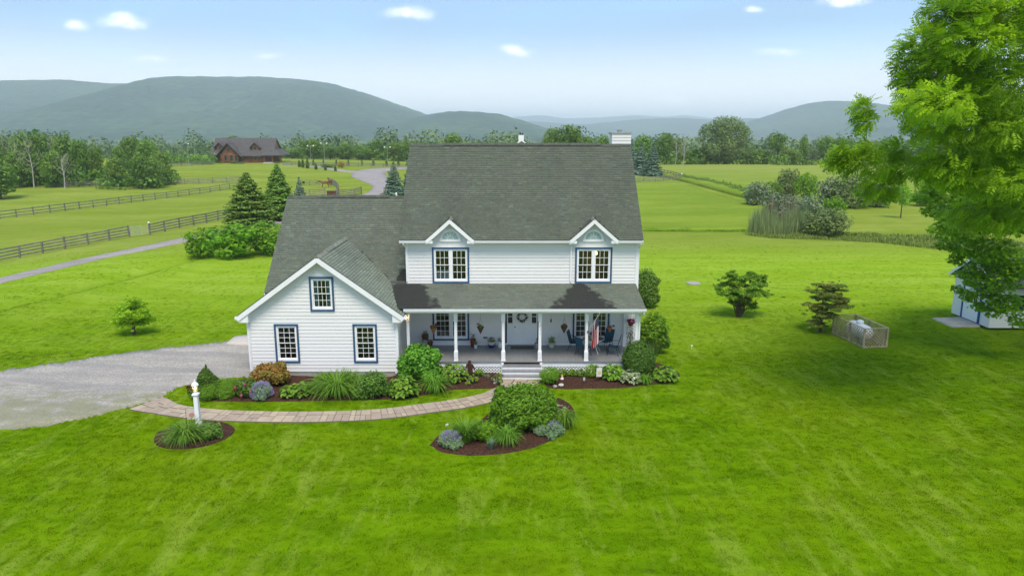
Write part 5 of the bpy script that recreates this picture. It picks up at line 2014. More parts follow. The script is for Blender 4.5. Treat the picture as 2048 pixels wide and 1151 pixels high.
straps('daylily', 'daylily clump in front of the hydrangea', (842, 895, 750, 792), 170, L_blade, 0.026)
hosta('hosta', 'broad bright hosta against the porch skirt beside the hydrangea', (873, 942, 722, 770), L_shrub if False else L_hosta, leaf=0.20, n=260, deep=0.75)
hosta('young_hosta', 'small pale young hosta on open mulch beside the brown figure', (934, 957, 746, 770), leaf=0.16, n=40)
dome('low_perennial', 'small feathery green tuft under the porch lattice', (948, 970, 738, 755), L_bright, 0.06, 260, 3, cat='plant')
dome('yellow_perennial', 'tiny yellow-green seedling on the mulch', (929, 942, 763, 773), L_lime, 0.06, 260, 3, cat='plant')
dome('grey_perennial', 'tiny grey-green tuft on the mulch nearer the steps', (966, 982, 749, 758), L_grey, 0.05, 260, 3, cat='plant')
o, c, r, h = dome('edging_flowers', 'low creamy pink flowers at the path corner by the steps', (982, 1004, 748, 770), L_olive, 0.06, 200, 4, cat='plant')
blossoms(o, [(-0.1, -0.15, 0.22), (0.12, -0.1, 0.30), (0.0, -0.2, 0.12), (0.16, -0.18, 0.16)], 0.07, L_white)
hosta('hosta', 'low hosta filling the mulch gap beside the spirea', (556, 600, 768, 801), leaf=0.20, n=90)
dome('shrub_rose', 'low dark green filler between the daylilies and the leafy shrub', (700, 742, 760, 801), L_dark, 0.09, 240, 6)
dome('low_perennial', 'feathery green filler under the garage window by the porch', (690, 730, 748, 786), L_bright, 0.09, 220, 6, aspect=0.3, cat='plant')
# right of the steps
dome('bottlebrush_grass', 'smooth bright green mound beside the porch steps', (1078, 1121, 733, 773), L_thread, 0.11, 700, 4, aspect=0.12, up=1.6, cat='plant')
for i, (b, lb) in enumerate((((1112, 1136, 737, 756), 'first small green tuft along the porch lattice from the steps'), ((1132, 1152, 738, 756), 'second small green tuft along the porch lattice from the steps'),
                             ((1149, 1170, 738, 757), 'third small green tuft along the porch lattice from the steps'))):
    dome('low_perennial', lb, b, L_mid if i != 1 else L_bright, 0.07, 240, 4, cat='plant', group='green tufts along the lattice')
dome('phlox', 'upright bright green phlox behind the white garden flag', (1166, 1198, 728, 760), L_bright, 0.09, 240, 6, cat='plant', aspect=0.3)
hosta('hosta', 'broad dark-shadowed green hosta at the porch end behind the white hosta', (1198, 1252, 725, 766), leaf=0.25, n=170)
hosta('variegated_hosta', 'white-edged hosta at the front corner of the porch bed', (1236, 1284, 738, 773), L_varieg, 0.17, 210)
dome('boxwood', 'dark egg-shaped clipped boxwood at the porch corner', (1248, 1304, 687, 757), L_box, 0.075, 1500, shape='egg', deep=0.6)
straps('daylily', 'small yellow-green grassy tuft between the white hosta and the pale hosta', (1277, 1306, 748, 772), 90, L_blade, 0.022)
hosta('hosta', 'pale lime hosta at the outer end of the porch bed', (1303, 1358, 727, 769), leaf=0.22, n=210)
dome('viburnum', 'tall loose bright green shrub beside the porch corner post', (1275, 1338, 622, 712), L_bright, 0.12, 170, 11, deep=0.7)
o, c, r, h = straps('tall_grass', 'bare tangled brownish stems under the tall loose shrub', (1282, 1328, 672, 718), 130, L_olive, 0.012, droop=0.25)
dome('rhododendron', 'dense dark green rounded shrub by the side wall of the house', (1262, 1318, 537, 618), L_dark, 0.13, 200, 10, deep=0.7)
# island bed
dome('yew', 'large low spreading dark green evergreen in the island bed', (980, 1114, 773, 872), L_shrub, 0.11, 300, 46, aspect=0.5, deep=0.85, small=True)
straps('daylily', 'spiky daylily at the front centre of the island bed', (991, 1039, 853, 897), 170, L_blade, 0.026)
straps('iris', 'upright pale green iris blades in the island bed', (906, 958, 846, 893), 230, L_blade, 0.032, droop=0.55, reach=1.0)
dome('leafy_perennial', 'bright leafy perennial between iris and daylily', (938, 1000, 842, 891), L_bright, 0.12, 280, 9, aspect=0.3, cat='plant')
spikes('lavender', 'silvery lavender with mauve tips at the narrow end of the island bed', (876, 928, 864, 903), 170, L_lav2, 0.024, low=0.6)
spikes('lavender', 'grey wispy lavender beside the evergreen in the island bed', (1066, 1128, 844, 880), 120, L_lav2, 0.020, low=0.5)
hosta('variegated_hosta', 'white-leaved plant behind the evergreen in the island bed', (1094, 1134, 803, 838), L_varieg, 0.18, 70)
straps('daylily', 'daylily at the rounded end of the island bed', (1108, 1150, 818, 862), 190, L_blade, 0.024)
straps('blue_fescue', 'tiny dark tuft at the front edge of the island bed', (972, 992, 880, 903), 60, L_spruce, 0.014, droop=0.3)
# lamp post bed
straps('daylily', 'daylily clump at the foot of the lamp post', (334, 412, 846, 896), 260, L_blade, 0.028)
dome('leafy_perennial', 'low leafy green plant beside the lamp post', (396, 446, 848, 886), L_mid, 0.10, 220, 7, cat='plant')
straps('iris', 'few thin grey-green stalks at the rim of the lamp post bed', (322, 344, 870, 893), 24, L_reed, 0.016, droop=0.2)

# ------------------------------------------------------------------ trees
# three lawn trees, each its own shape
def lawn_tree(name, label, base, vt, u0, u1, lobes_f, mat, leaf, dens, stems, bark=None, seed=1, aspect=0.6):
    p = gr(*base)
    d = px_dir(base[0], vt)
    h = CAM_H + d[2] / d[1] * p.y - p.z
    r = (u1 - u0) / 2 / FPX * p.y / px_dir(*base)[1]
    off = ((u0 + u1) / 2 - base[0]) / FPX * p.y / px_dir(*base)[1]
    o = thing(name, label, 'tree', p)
    rg = np.random.default_rng(seed)
    lobes = [((off * min(1, l[2] * 2) + l[0] * r, l[1] * r, l[2] * h), (l[3] * r, l[3] * r, l[4] * h)) for l in lobes_f]
    big = lobes
    lobes = []
    for l in big:                           # break every bough into small uneven sprays
        for q in range(8):
            off_ = rg.normal(0, 0.52, 3) * np.array(l[1])
            k_ = rg.uniform(0.36, 0.66)
            lobes.append((tuple(np.array(l[0]) + off_), tuple(np.array(l[1]) * k_ * np.array((1.15, 1.15, 0.9)))))
    mb = MB()
    for k, l in enumerate(big + lobes[::3]):
        c = Vector(l[0])
        if stems == 'many':
            a = Vector((0.10 * math.cos(k), 0.10 * math.sin(k), -0.1))
            mb.tube([a, a.lerp(c, 0.25) + Vector((0, 0, h * 0.12)), c], [0.040, 0.024, 0.006], 5)
        else:
            a = Vector((0, 0, min(c.z * 0.75, h * 0.7)))
            mb.tube([a, a.lerp(c, 0.5) + Vector((0, 0, 0.05)), c], [0.022, 0.013, 0.004], 4)
    if stems == 'one':
        mb.tube([(0, 0, -0.1), (0.02, 0, h * 0.3), (0, 0, h * 0.85)], [0.11, 0.075, 0.015], 7)
    tm = bpy.data.meshes.new('trunk')
    tm.from_pydata(mb.v, [], mb.f)
    link('trunk', tm, bark or M_bark, o)
    for l in big:                           # stray leaves and twig ends outside the sprays
        for q in range(5):
            lobes.append((tuple(np.array(l[0]) + rg.normal(0, 0.95, 3) * np.array(l[1])), tuple(np.array(l[1]) * rg.uniform(0.12, 0.25))))
    C, N, T = lobe_leaves(rg, lobes, dens * 1.15, leaf, up=0.7, shell=0.15)
    cm = blades_mesh('crown', C, N, leaf * rg.uniform(0.6, 1.3, len(C)), T, aspect, 0.35, seed)
    link('crown', cm, mat, o)
    return o


L_jmap = leafy('japanese maple leaves', (0.040, 0.092, 0.010), (0.165, 0.140, 0.036), 0.4, gain=3.4)
lawn_tree('young_tree', 'small bright lime-green tree alone on the lawn beyond the driveway', (268, 669), 592, 227, 316,
          [(0, 0, .84, .34, .13), (-.45, .1, .66, .42, .12), (.42, -.1, .64, .42, .12), (0, .4, .6, .42, .13), (.05, -.4, .55, .45, .13), (-.62, 0, .44, .34, .10), (.62, .1, .42, .36, .10), (0, 0, .40, .45, .10),
           (-.25, -.35, .30, .34, .07), (.3, .3, .28, .34, .07), (0.15, 0.1, .74, .34, .12)], L_lime, 0.13, 85, 'one', seed=31)
lawn_tree('multi_stem_tree', 'vase-shaped green tree with many stems, furthest from the lattice pen', (1477, 633), 545, 1428, 1532,
          [(-.48, 0, .93, .22, .08), (.42, .1, .88, .30, .11), (-.85, .1, .70, .20, .09), (.86, 0, .76, .20, .08), (.70, 0, .86, .16, .06), (-.3, .1, .78, .34, .10), (0, .35, .74, .36, .12), (0, -.35, .66, .40, .12), (-.4, -.2, .62, .36, .10), (.42, -.2, .58, .36, .09),
           (.66, .0, .53, .30, .05), (-.55, .2, .50, .28, .06), (0, 0, .46, .35, .09), (.35, -.25, .28, .22, .07), (-.12, .1, .34, .2, .06)], leafy('hornbeam leaves', (0.030, 0.075, 0.006), (0.095, 0.165, 0.014), 0.4, gain=3.7), 0.13, 190, 'many', seed=32)
lawn_tree('layered_maple', 'layered maple with bronze-tinted leaf tiers beside the lattice pen', (1640, 663), 562, 1601, 1694,
          [(-.05, 0, .92, .42, .06), (.30, .1, .84, .40, .05), (-.42, 0, .80, .36, .05), (.1, -.3, .76, .48, .05), (-.1, .2, .66, .50, .055), (.5, 0, .62, .40, .045), (-.62, 0, .52, .32, .045), (.2, -.2, .54, .5, .05),
           (.35, .2, .48, .42, .045), (-.3, -.1, .42, .36, .04), (.0, -.2, .36, .42, .05), (.2, .1, .27, .40, .05), (-.25, -.1, .20, .32, .04), (.1, 0, .14, .25, .035)], L_jmap, 0.10, 260, 'one', seed=33)


# big bright tree with feathery compound leaves reaching in from the edge of the picture
def bough_net(mb, rg, lobes, trunk, r0, k=0.55):
    """limbs that branch off one another: each bough grows from the nearest one closer to the trunk"""
    T = np.array(trunk, float)
    C = np.array([l[0] for l in lobes], float)
    dist = np.sqrt(((C[:, None, :2] - T[None, :, :2]) ** 2).sum(2)).min(1)
    order = np.argsort(dist)
    nodes = [tuple(t) for t in T]
    base_r = [r0] * len(nodes)
    for i in order:
        P = np.array(nodes)
        d = P - C[i]
        cost = np.sqrt((d ** 2).sum(1)) + 1.2 * np.maximum(0, P[:, 2] - C[i][2])
        j = int(np.argmin(cost))
        a, c = Vector(nodes[j]), Vector(C[i])
        L = (c - a).length
        q = base_r[j] * k + 0.008
        m1 = a.lerp(c, 0.35) + Vector(rg.normal(0, 0.10, 3) * L) + Vector((0, 0, 0.10 * L))
        m2 = a.lerp(c, 0.70) + Vector(rg.normal(0, 0.08, 3) * L) + Vector((0, 0, 0.08 * L))
        mb.tube([a, m1, m2, c], [q, q * 0.8, q * 0.6, q * 0.45], 5)
        for _ in range(3):
            e = c + Vector(rg.normal(0, 0.55, 3) * np.array(lobes[i][1]))
            mb.tube([m2, m2.lerp(e, 0.5) + Vector(rg.normal(0, 0.05, 3)), e], [q * 0.35, q * 0.22, 0.004], 3)
        nodes += [tuple(m2), tuple(c)]
        base_r += [q * 0.7, q * 0.45]


def spray_mesh(name, C, T, N, L, tint, seed, pairs=6):
    """pinnate leaves: a row of leaflets on both sides of a drooping stalk"""
    rg = np.random.default_rng(seed)
    n = len(C)
    T = T / np.linalg.norm(T, axis=1)[:, None]
    B = np.cross(N, T)
    B /= np.linalg.norm(B, axis=1)[:, None] + 1e-9
    N = np.cross(T, B)
    Vs, tt = [], []
    for k in range(pairs):
        s = (k + 0.5) / pairs
        base = C + T * (L * s)[:, None] - N * (L * 0.35 * s * s)[:, None]
        for sg in (-1, 1):
            d = B * sg * 0.9 + T * 0.55 - N * 0.25 + rg.normal(0, 0.12, (n, 3))
            d /= np.linalg.norm(d, axis=1)[:, None]
            w_ = np.cross(d, N)
            w_ /= np.linalg.norm(w_, axis=1)[:, None] + 1e-9
            ll = (L * 0.42 * (1 - 0.35 * abs(s - 0.45)))[:, None]
            Vs.append(np.stack([base, base + d * ll * 0.45 - w_ * ll * 0.17, base + d * ll, base + d * ll * 0.45 + w_ * ll * 0.17], 1))
            tt.append(np.clip(tint + rg.normal(0, 0.10, n), 0, 1))
    V = np.concatenate(Vs).reshape(-1, 3)
    return array_mesh(name, V, np.arange(len(V)).reshape(-1, 4), np.concatenate(tt))


def shade_tree():
    base = Vector((24.5, 28.0, 0.0))
    o = thing('ash_tree', 'large bright green tree with feathery leaves reaching in from the edge', 'tree', base)
    rg = np.random.default_rng(77)
    lobes = []
    for i in range(22):
        a = rg.uniform(0, 6.283)
        zz = rg.uniform(-0.8, 1)
        k = math.sqrt(max(0.05, 1 - zz * zz * 0.8)) * rg.uniform(0.45, 0.98)
        r_ = rg.uniform(1.0, 1.7)
        lobes.append((np.array((base.x + math.cos(a) * k * 9.2, base.y + math.sin(a) * k * 8.0, 13.2 + zz * 6.2)), np.array((r_ * 1.15, r_ * 1.15, r_ * 0.62))))
    tips = []
    for (u, v, rp_, Y) in ((1900, 25, 36, 28), (1935, 10, 40, 27), (1858, 80, 34, 27), (1832, 130, 34, 27), (1890, 120, 45, 26), (1842, 185, 36, 26.5), (1880, 200, 46, 26), (1820, 160, 22, 27), (1868, 250, 42, 26),
                           (1905, 300, 48, 26), (1936, 190, 50, 25.5), (1960, 90, 55, 26), (1990, 260, 55, 25), (1970, 350, 46, 26), (1728, 215, 13, 27.5), (1732, 240, 14, 27.5), (1690, 300, 16, 27), (1712, 322, 20, 27), (1742, 300, 16, 27), (1758, 335, 24, 27),
                           (1790, 300, 18, 27), (1800, 340, 18, 27), (1752, 372, 20, 27), (1785, 378, 16, 27), (1825, 215, 20, 26.5), (1676, 322, 10, 27), (2010, 40, 60, 25.5), (2030, 160, 60, 25), (2040, 330, 60, 25.5), (1850, 330, 26, 26.5)):
        p = ray(u, v, Y)
        r_ = rp_ / FPX * Y
        lobes.append((np.array(p), np.array((r_, r_, r_ * 0.7))))
        tips.append(p)
    for i in range(46):
        v = rg.uniform(-60, 430)
        left = np.interp(v, [-60, 30, 100, 180, 260, 340, 430], [1930, 1900, 1850, 1830, 1850, 1880, 1950])
        p = ray(left + (2130 - left) * rg.random() ** 0.9, v, rg.uniform(24.5, 31))
        r_ = rg.uniform(0.55, 1.0)
        lobes.append((np.array(p), np.array((r_ * 1.2, r_ * 1.2, r_ * 0.55))))
    mb = MB()
    mb.tube([base - Vector((0, 0, 0.2)), base + Vector((0, 0, 0.5)), base + Vector((-0.3, 0, 5)), base + Vector((-0.5, 0, 11)), base + Vector((0, 0, 17.5))], [0.62, 0.42, 0.34, 0.22, 0.05], 10)
    bough_net(mb, rg, lobes, [(base.x - 0.4, base.y, z) for z in (3.5, 5, 6.5, 8, 9.5, 11, 12.5, 14, 15.5)], 0.16)
    tm = bpy.data.meshes.new('trunk')
    tm.from_pydata([tuple(Vector(v) - base) for v in mb.v], [], mb.f)
    link('trunk', tm, plain('dark limb bark', (0.060, 0.048, 0.038), 0.95, 0.3, 6.0, 0.8, 25.0, 0.1), o)
    Cs, Ts, Ns, ti = [], [], [], []
    for c, r_ in lobes:
        n = int(50 + 150 * float(r_[0]) ** 1.7)
        d = rg.normal(0, 1, (n, 3))
        d /= np.linalg.norm(d, axis=1)[:, None]
        p = c + d * r_ * (0.35 + 0.75 * rg.random((n, 1)) ** 0.7)
        outw = p - np.array((base.x, base.y, 11.0))
        outw /= np.linalg.norm(outw, axis=1)[:, None]
        t = d * 0.6 + outw * 0.7 + rg.normal(0, 0.35, (n, 3))
        t[:, 2] -= 0.25
        Cs.append(p)
        Ts.append(t)
        Ns.append(np.array((0, 0, 1.0)) + outw * 0.5 + np.array((0, -0.25, 0)) + rg.normal(0, 0.40, (n, 3)))
        ti.append(np.clip(0.5 + rg.normal(0, 0.20) + rg.normal(0, 0.18, n), 0, 1))
    C, T, N, tt = (np.concatenate(a) for a in (Cs, Ts, Ns, ti))
    me = spray_mesh('crown', C - np.array(base), T, N, rg.uniform(0.26, 0.50, len(C)), tt, 5)
    link('crown', me, leafy('feathery leaves', (0.046, 0.105, 0.003), (0.165, 0.270, 0.006), 0.45, gain=2.6), o)


shade_tree()


def maple():
    base = Vector((30.5, 37.0, 0.0))
    o = thing('maple_tree', 'darker green maple in front of the white shed, below the feathery tree', 'tree', base)
    rg = np.random.default_rng(78)
    lobes = []
    for i in range(22):
        a = rg.uniform(0, 6.283)
        zz = rg.uniform(-1, 1)
        k = math.sqrt(max(0.08, 1 - zz * zz)) * rg.uniform(0.5, 0.98)
        r_ = rg.uniform(0.9, 1.5)
        lobes.append((np.array((base.x - 0.6 + math.cos(a) * k * 7.0, base.y + math.sin(a) * k * 6.5, 7.0 + zz * 4.8)), np.array((r_ * 1.2, r_ * 1.2, r_ * 0.55))))
    for (u, v, rp_, Y) in ((1852, 395, 26, 37), (1880, 350, 34, 37), (1870, 420, 26, 36), (1900, 450, 32, 36), (1905, 400, 34, 36), (1890, 490, 18, 36), (1930, 500, 32, 36), (1912, 520, 18, 36), (1955, 540, 30, 36), (1945, 470, 36, 35), (1990, 500, 46, 35),
                           (2000, 560, 40, 35), (2020, 610, 34, 35), (2040, 640, 26, 35), (1915, 578, 14, 36), (1935, 590, 20, 36), (1960, 612, 18, 36), (1985, 620, 24, 36), (1960, 430, 40, 35), (2020, 440, 50, 34), (1870, 378, 24, 37), (2035, 540, 40, 34.5), (1930, 370, 40, 37), (1975, 330, 44, 37), (2010, 380, 48, 36), (2040, 420, 50, 36), (1965, 395, 42, 36.5), (1945, 560, 24, 36), (1975, 582, 26, 36), (2005, 598, 30, 35.5), (1925, 548, 16, 36.5), (1990, 545, 34, 35.5)):
        p = ray(u, v, Y)
        r_ = rp_ / FPX * Y
        lobes.append((np.array(p), np.array((r_, r_, r_ * 0.62))))
    mb = MB()
    mb.tube([base - Vector((0, 0, 0.2)), base + Vector((0, 0, 0.5)), base + Vector((0, 0, 4)), base + Vector((-0.3, 0, 11))], [0.5, 0.34, 0.27, 0.05], 9)
    bough_net(mb, rg, lobes, [(base.x, base.y, z) for z in (2.0, 3, 4, 5, 6, 7, 8, 9)], 0.14)
    tm = bpy.data.meshes.new('trunk')
    tm.from_pydata([tuple(Vector(v) - base) for v in mb.v], [], mb.f)
    link('trunk', tm, M_bark, o)
    C, N, T = lobe_leaves(rg, lobes, 50, 0.2, up=1.0, shell=0.4)
    me = blades_mesh('crown', C - np.array(base), N, rg.uniform(0.13, 0.26, len(C)), T, 0.85, 0.3, 9)
    link('crown', me, leafy('maple leaves', (0.030, 0.070, 0.003), (0.108, 0.185, 0.008), 0.5, gain=3.6), o)


maple()

# stock of tree shapes for the rows further off
A_round = broadleaf(201, 12, 5.2, 1.6, 22, 3.6, 0.62, 0.26, mat=L_mid)
A_tall = broadleaf(202, 15, 4.2, 1.8, 22, 3.4, 0.60, 0.24, mat=L_mid, squash=1.05)
A_oval = broadleaf(203, 13, 4.6, 1.0, 26, 3.4, 0.60, 0.24, mat=L_dark, squash=0.9)
A_loose = broadleaf(204, 14, 5.0, 2.0, 24, 2.6, 0.50, 0.26, mat=L_olive, squash=0.9, spread=0.75, lobe=(0.20, 0.34))
A_vase = broadleaf(205, 10, 4.0, 4.4, 14, 3.6, 0.55, 0.38, mat=L_dark, squash=0.8, fork=0.5)
A_cotton = broadleaf(206, 18, 8.6, 0.8, 46, 5.2, 0.50, 0.5, mat=leafy('cottonwood leaves', (0.045, 0.075, 0.018), (0.130, 0.165, 0.055), 0.25), squash=1.0, spread=0.74, lobe=(0.16, 0.30), fork=0.2)
A_bush = broadleaf(207, 4, 2.4, 0.1, 14, 14, 0.30, 0.10, mat=L_grey, squash=0.9, fork=0.12)
A_bushg = broadleaf(208, 4, 2.4, 0.1, 14, 14, 0.30, 0.10, mat=L_mid, squash=0.9, fork=0.12)
A_busho = broadleaf(209, 4, 2.4, 0.1, 16, 14, 0.28, 0.10, mat=L_olive, squash=0.9, fork=0.12)
A_bushb = broadleaf(210, 4, 2.2, 0.3, 14, 14, 0.30, 0.10, mat=L_bright, squash=0.9, fork=0.2)
A_sap = broadleaf(211, 5, 1.8, 1.6, 12, 11, 0.28, 0.09, mat=L_bright, squash=0.9, fork=0.4)
C_green = conifer_mesh(221, 8, 3.0, 34, 22, L_needle, 0.10, 0.03, 0.34, 0.75, 0.5, 1.3)
C_blue = conifer_mesh(222, 8, 2.6, 24, 17, L_spruce, 0.30, 0.05, 0.34, 0.9, 0.3, 1.3)
C_arb = conifer_mesh(223, 4, 0.62, 26, 10, L_needle, 0.0, 0.02, 0.26, 0.35, 1.0, 1.4)
DIMS = {id(A_round): (12, 5.2), id(A_tall): (15, 4.2), id(A_oval): (13, 4.6), id(A_loose): (14, 5.0), id(A_vase): (10, 4.0), id(A_cotton): (18, 8.6), id(A_bush): (4, 2.4), id(A_bushg): (4, 2.4),
        id(A_busho): (4, 2.4), id(A_bushb): (4, 2.2), id(A_sap): (5, 1.8), id(C_green): (8, 3.0), id(C_blue): (8, 2.6), id(C_arb): (4, 0.62)}
rt = random.Random(11)


def put_tree(name, A, u, vb, vt, wpx, label, cat='tree', group=None, Y=None):
    H0, R0 = DIMS[id(A)]
    p, sc, h, wd = foot(u, vb, vt, wpx, H0, R0 * 0.98, Y)
    p = p + Vector((0, 0, -0.03))
    return plant_tree(name, A, p, sc, rt.uniform(0, 6.28), label, cat, group)


ORD = ['first', 'second', 'third', 'fourth', 'fifth', 'sixth', 'seventh', 'eighth', 'ninth', 'tenth', 'eleventh', 'twelfth', 'thirteenth', 'fourteenth', 'fifteenth', 'sixteenth', 'seventeenth', 'eighteenth', 'nineteenth', 'twentieth',
       'twenty-first', 'twenty-second', 'twenty-third', 'twenty-fourth', 'twenty-fifth', 'twenty-sixth', 'twenty-seventh', 'twenty-eighth']

put_tree('arborvitae', C_green, 500, 452, 343, 108, 'broad dark green conifer at the end of the leafy hedge', 'conifer')
put_tree('arborvitae', C_green, 560, 440, 327, 84, 'taller green conifer behind the broad one, next to the wing roof', 'conifer')
put_tree('blue_spruce', C_blue, 602, 430, 352, 46, 'blue spruce mostly hidden behind the taller green conifer', 'conifer')
put_tree('blue_spruce', C_blue, 789, 394, 322, 56, 'blue spruce standing by the lane above the wing roof ridge', 'conifer')
put_tree('blue_spruce', C_blue, 818, 392, 330, 40, 'blue spruce half hidden by the main roof edge', 'conifer')
put_tree('blue_spruce', C_blue, 1304, 354, 284, 52, 'blue spruce inside the corner fence by the chimney', 'conifer')
put_tree('blue_spruce', C_blue, 1280, 352, 282, 48, 'blue spruce nearest the chimney behind the roof', 'conifer')
put_tree('blue_spruce', C_blue, 1262, 346, 276, 40, 'darker spruce just showing beside the chimney', 'conifer')
put_tree('maroon_shrub', broadleaf(231, 4, 2.4, 0.1, 10, 10, 0.3, 0.1, mat=L_red), 1273, 352, 322, 22, 'dark maroon shrub under the spruces by the chimney', 'shrub') if False else None
A_red = broadleaf(231, 4, 2.4, 0.1, 10, 10, 0.3, 0.1, mat=L_red)
DIMS[id(A_red)] = (4, 2.4)
put_tree('maroon_shrub', A_red, 1273, 351, 322, 22, 'dark maroon shrub under the spruces by the chimney', 'shrub')

# hedge clump by the lane: three grown-together shrubs
for (u, vb, vt, w_, lb) in ((408, 516, 454, 92, 'end shrub of the leafy hedge nearest the lane'), (466, 514, 449, 130, 'middle shrub of the leafy hedge below the conifers'), (530, 508, 445, 124, 'shrub of the leafy hedge nearest the wing roof')):
    put_tree('hedge_shrub', A_bushb, u, vb, vt, w_, lb, 'shrub', 'leafy hedge by the lane')

# rows of trees
def row(name, items, Y, label, group, jitter=4.0):
    for i, (A, u, vt, w_) in enumerate(items):
        nm = {id(A_cotton): 'cottonwood', id(A_vase): 'vase_tree', id(A_bush): 'shrub', id(A_bushg): 'shrub', id(A_busho): 'shrub'}.get(id(A), name)
        put_tree(nm, A, u, None, vt, w_, label % ORD[i], 'tree', group, Y + rt.uniform(-jitter, jitter))


row('field_tree', [(A_oval, 1330, 262, 44), (A_tall, 1352, 274, 34), (A_round, 1384, 296, 46), (A_oval, 1412, 292, 44), (A_cotton, 1450, 232, 112), (A_round, 1516, 297, 62), (A_vase, 1556, 266, 42), (A_round, 1582, 296, 50), (A_tall, 1607, 268, 20),
                   (A_loose, 1626, 290, 50), (A_tall, 1652, 270, 46), (A_oval, 1684, 272, 54), (A_round, 1728, 280, 60), (A_tall, 1772, 272, 56), (A_oval, 1822, 280, 66), (A_round, 1880, 278, 70), (A_tall, 1940, 275, 60), (A_oval, 2010, 278, 80)], 262,
    '%s tree along the far edge of the hayfield, counting from the chimney', 'trees along the hayfield edge')
row('background_tree', [(A_round, 905, 264, 54), (A_oval, 870, 282, 40), (A_round, 960, 284, 46), (A_round, 1000, 286, 40), (A_oval, 1133, 245, 86), (A_round, 1104, 254, 46), (A_round, 1176, 270, 44), (A_tall, 1206, 268, 40), (A_oval, 1240, 276, 40), (A_round, 1285, 268, 48)], 232,
    '%s tree showing above the main roof ridge', 'trees above the roof ridge')
row('drive_tree', [(A_oval, 470, 270, 44), (A_round, 583, 298, 46), (A_round, 622, 276, 60), (A_oval, 660, 292, 44), (A_tall, 692, 286, 40), (A_round, 724, 290, 46), (A_oval, 752, 278, 44), (A_tall, 786, 284, 40), (A_round, 812, 280, 50)], 300,
    '%s tree behind the log house and loop drive', 'trees behind the log house drive')
row('wood_tree', [(A_loose, 12, 262, 66), (A_tall, 46, 258, 52), (A_oval, 78, 252, 46), (A_loose, 104, 266, 60), (A_tall, 128, 260, 52), (A_oval, 158, 272, 46), (A_tall, 190, 286, 34), (A_tall, 236, 292, 40), (A_oval, 262, 268, 54), (A_round, 292, 276, 56), (A_round, 318, 300, 44)], 182,
    '%s tree of the wood left of the log house', 'trees of the wood beyond the pasture', 9.0)
row('wood_tree', [(A_oval, -20, 285, 70), (A_round, 30, 296, 60), (A_oval, 66, 300, 54), (A_round, 100, 300, 54), (A_oval, 140, 304, 54), (A_round, 226, 312, 46), (A_oval, 276, 304, 52), (A_round, 300, 312, 50)], 172,
    '%s lower tree at the front edge of the wood left of the log house', 'front trees of the wood', 4.0)
put_tree('pasture_tree', A_oval, 2, 398, 322, 88, 'round green tree cut by the edge of the picture in the pasture', 'tree')

# dead pale trees
def bare_tree(u, Y, vt, label, seed):
    q = ray(u, 300, Y)
    p = Vector((q.x, Y, float(hgt(q.x, Y))))
    d = px_dir(u, vt)
    h = CAM_H + d[2] / d[1] * Y - p.z
    rg = random.Random(seed)
    o = thing('bare_tree', label, 'tree', p, 'bare pale trees')
    tr, br = MB(), MB()
    tr.tube([(0, 0, -0.2), (0.2, 0, h * 0.4), (-0.1, 0, h * 0.75), (0.2, 0, h)], [0.15, 0.11, 0.06, 0.015], 6)
    for k in range(14):
        z = h * rg.uniform(0.25, 0.9)
        a = rg.uniform(0, 6.28)
        L = (h - z) * 0.5 + 0.8
        e = Vector((math.cos(a) * L * 0.7, math.sin(a) * L * 0.7, z + L * 0.9))
        m = Vector((math.cos(a) * L * 0.35, math.sin(a) * L * 0.35, z + L * 0.35))
        br.tube([(0.05, 0, z), m, e], [0.055, 0.03, 0.01], 4)
        for _ in range(3):
            f = m.lerp(e, rg.random())
            br.tube([f, f + Vector((rg.uniform(-1, 1), rg.uniform(-1, 1), rg.uniform(0.3, 1.2)))], [0.018, 0.008], 3)
    tr.build('trunk', M_palebark, None)
    t = bpy.context.scene.collection.objects[-1]
    t.parent = o
    br.build('branches', M_palebark, None)
    t = bpy.context.scene.collection.objects[-1]
    t.parent = o


bare_tree(30, 170, 272, 'pale bare trunk nearest the picture edge in the pasture wood', 1)
bare_tree(58, 168, 280, 'pale bare forked tree, second in the pasture wood', 2)
bare_tree(120, 167, 310, 'short pale bare trunk, third in the pasture wood', 3)
bare_tree(1352, 256, 276, 'thin pale bare tree between spruces and cottonwood', 4)
bare_tree(1368, 255, 268, 'taller bare tree beside the cottonwood', 5)

# wild patch of shrubs by the reeds
for (A, u, vb, vt, w_, lb) in ((A_bush, 1512, 412, 364, 70, 'silver-grey shrub at the field end of the wild patch'), (A_busho, 1575, 400, 338, 54, 'tall olive-grey shrub at the back of the wild patch'),
                               (A_bushg, 1545, 402, 362, 46, 'mid green shrub between silver and tall olive shrubs'), (A_bushb, 1612, 404, 345, 50, 'bright green sapling shrub in the wild patch'),
                               (A_bush, 1656, 414, 356, 66, 'silvery shrub behind the bright sapling shrub'), (A_busho, 1700, 416, 350, 90, 'widest grey-olive shrub at the back of the wild patch'),
                               (A_busho, 1752, 414, 366, 70, 'grey-olive shrub under the feathery branch tips'), (A_bush, 1560, 442, 388, 92, 'broad silvery shrub behind the reeds'),
                               (A_bush, 1612, 446, 392, 74, 'silvery shrub next to the dark leafy shrub'), (A_bushb, 1664, 440, 392, 50, 'bright green shrub above the dark leafy shrub'),
                               (A_busho, 1652, 472, 416, 104, 'dense leafy dark olive shrub in front of the wild patch'), (A_sap, 1801, 436, 364, 46, 'slim young tree on the mown strip'),
                               (A_bushg, 1850, 412, 370, 60, 'mid green shrub beyond the slim young tree')):
    put_tree('wild_shrub' if A is not A_sap else 'slim_tree', A, u, vb, vt, w_, lb, 'shrub' if A is not A_sap else 'tree', 'wild patch shrubs' if A is not A_sap else None)


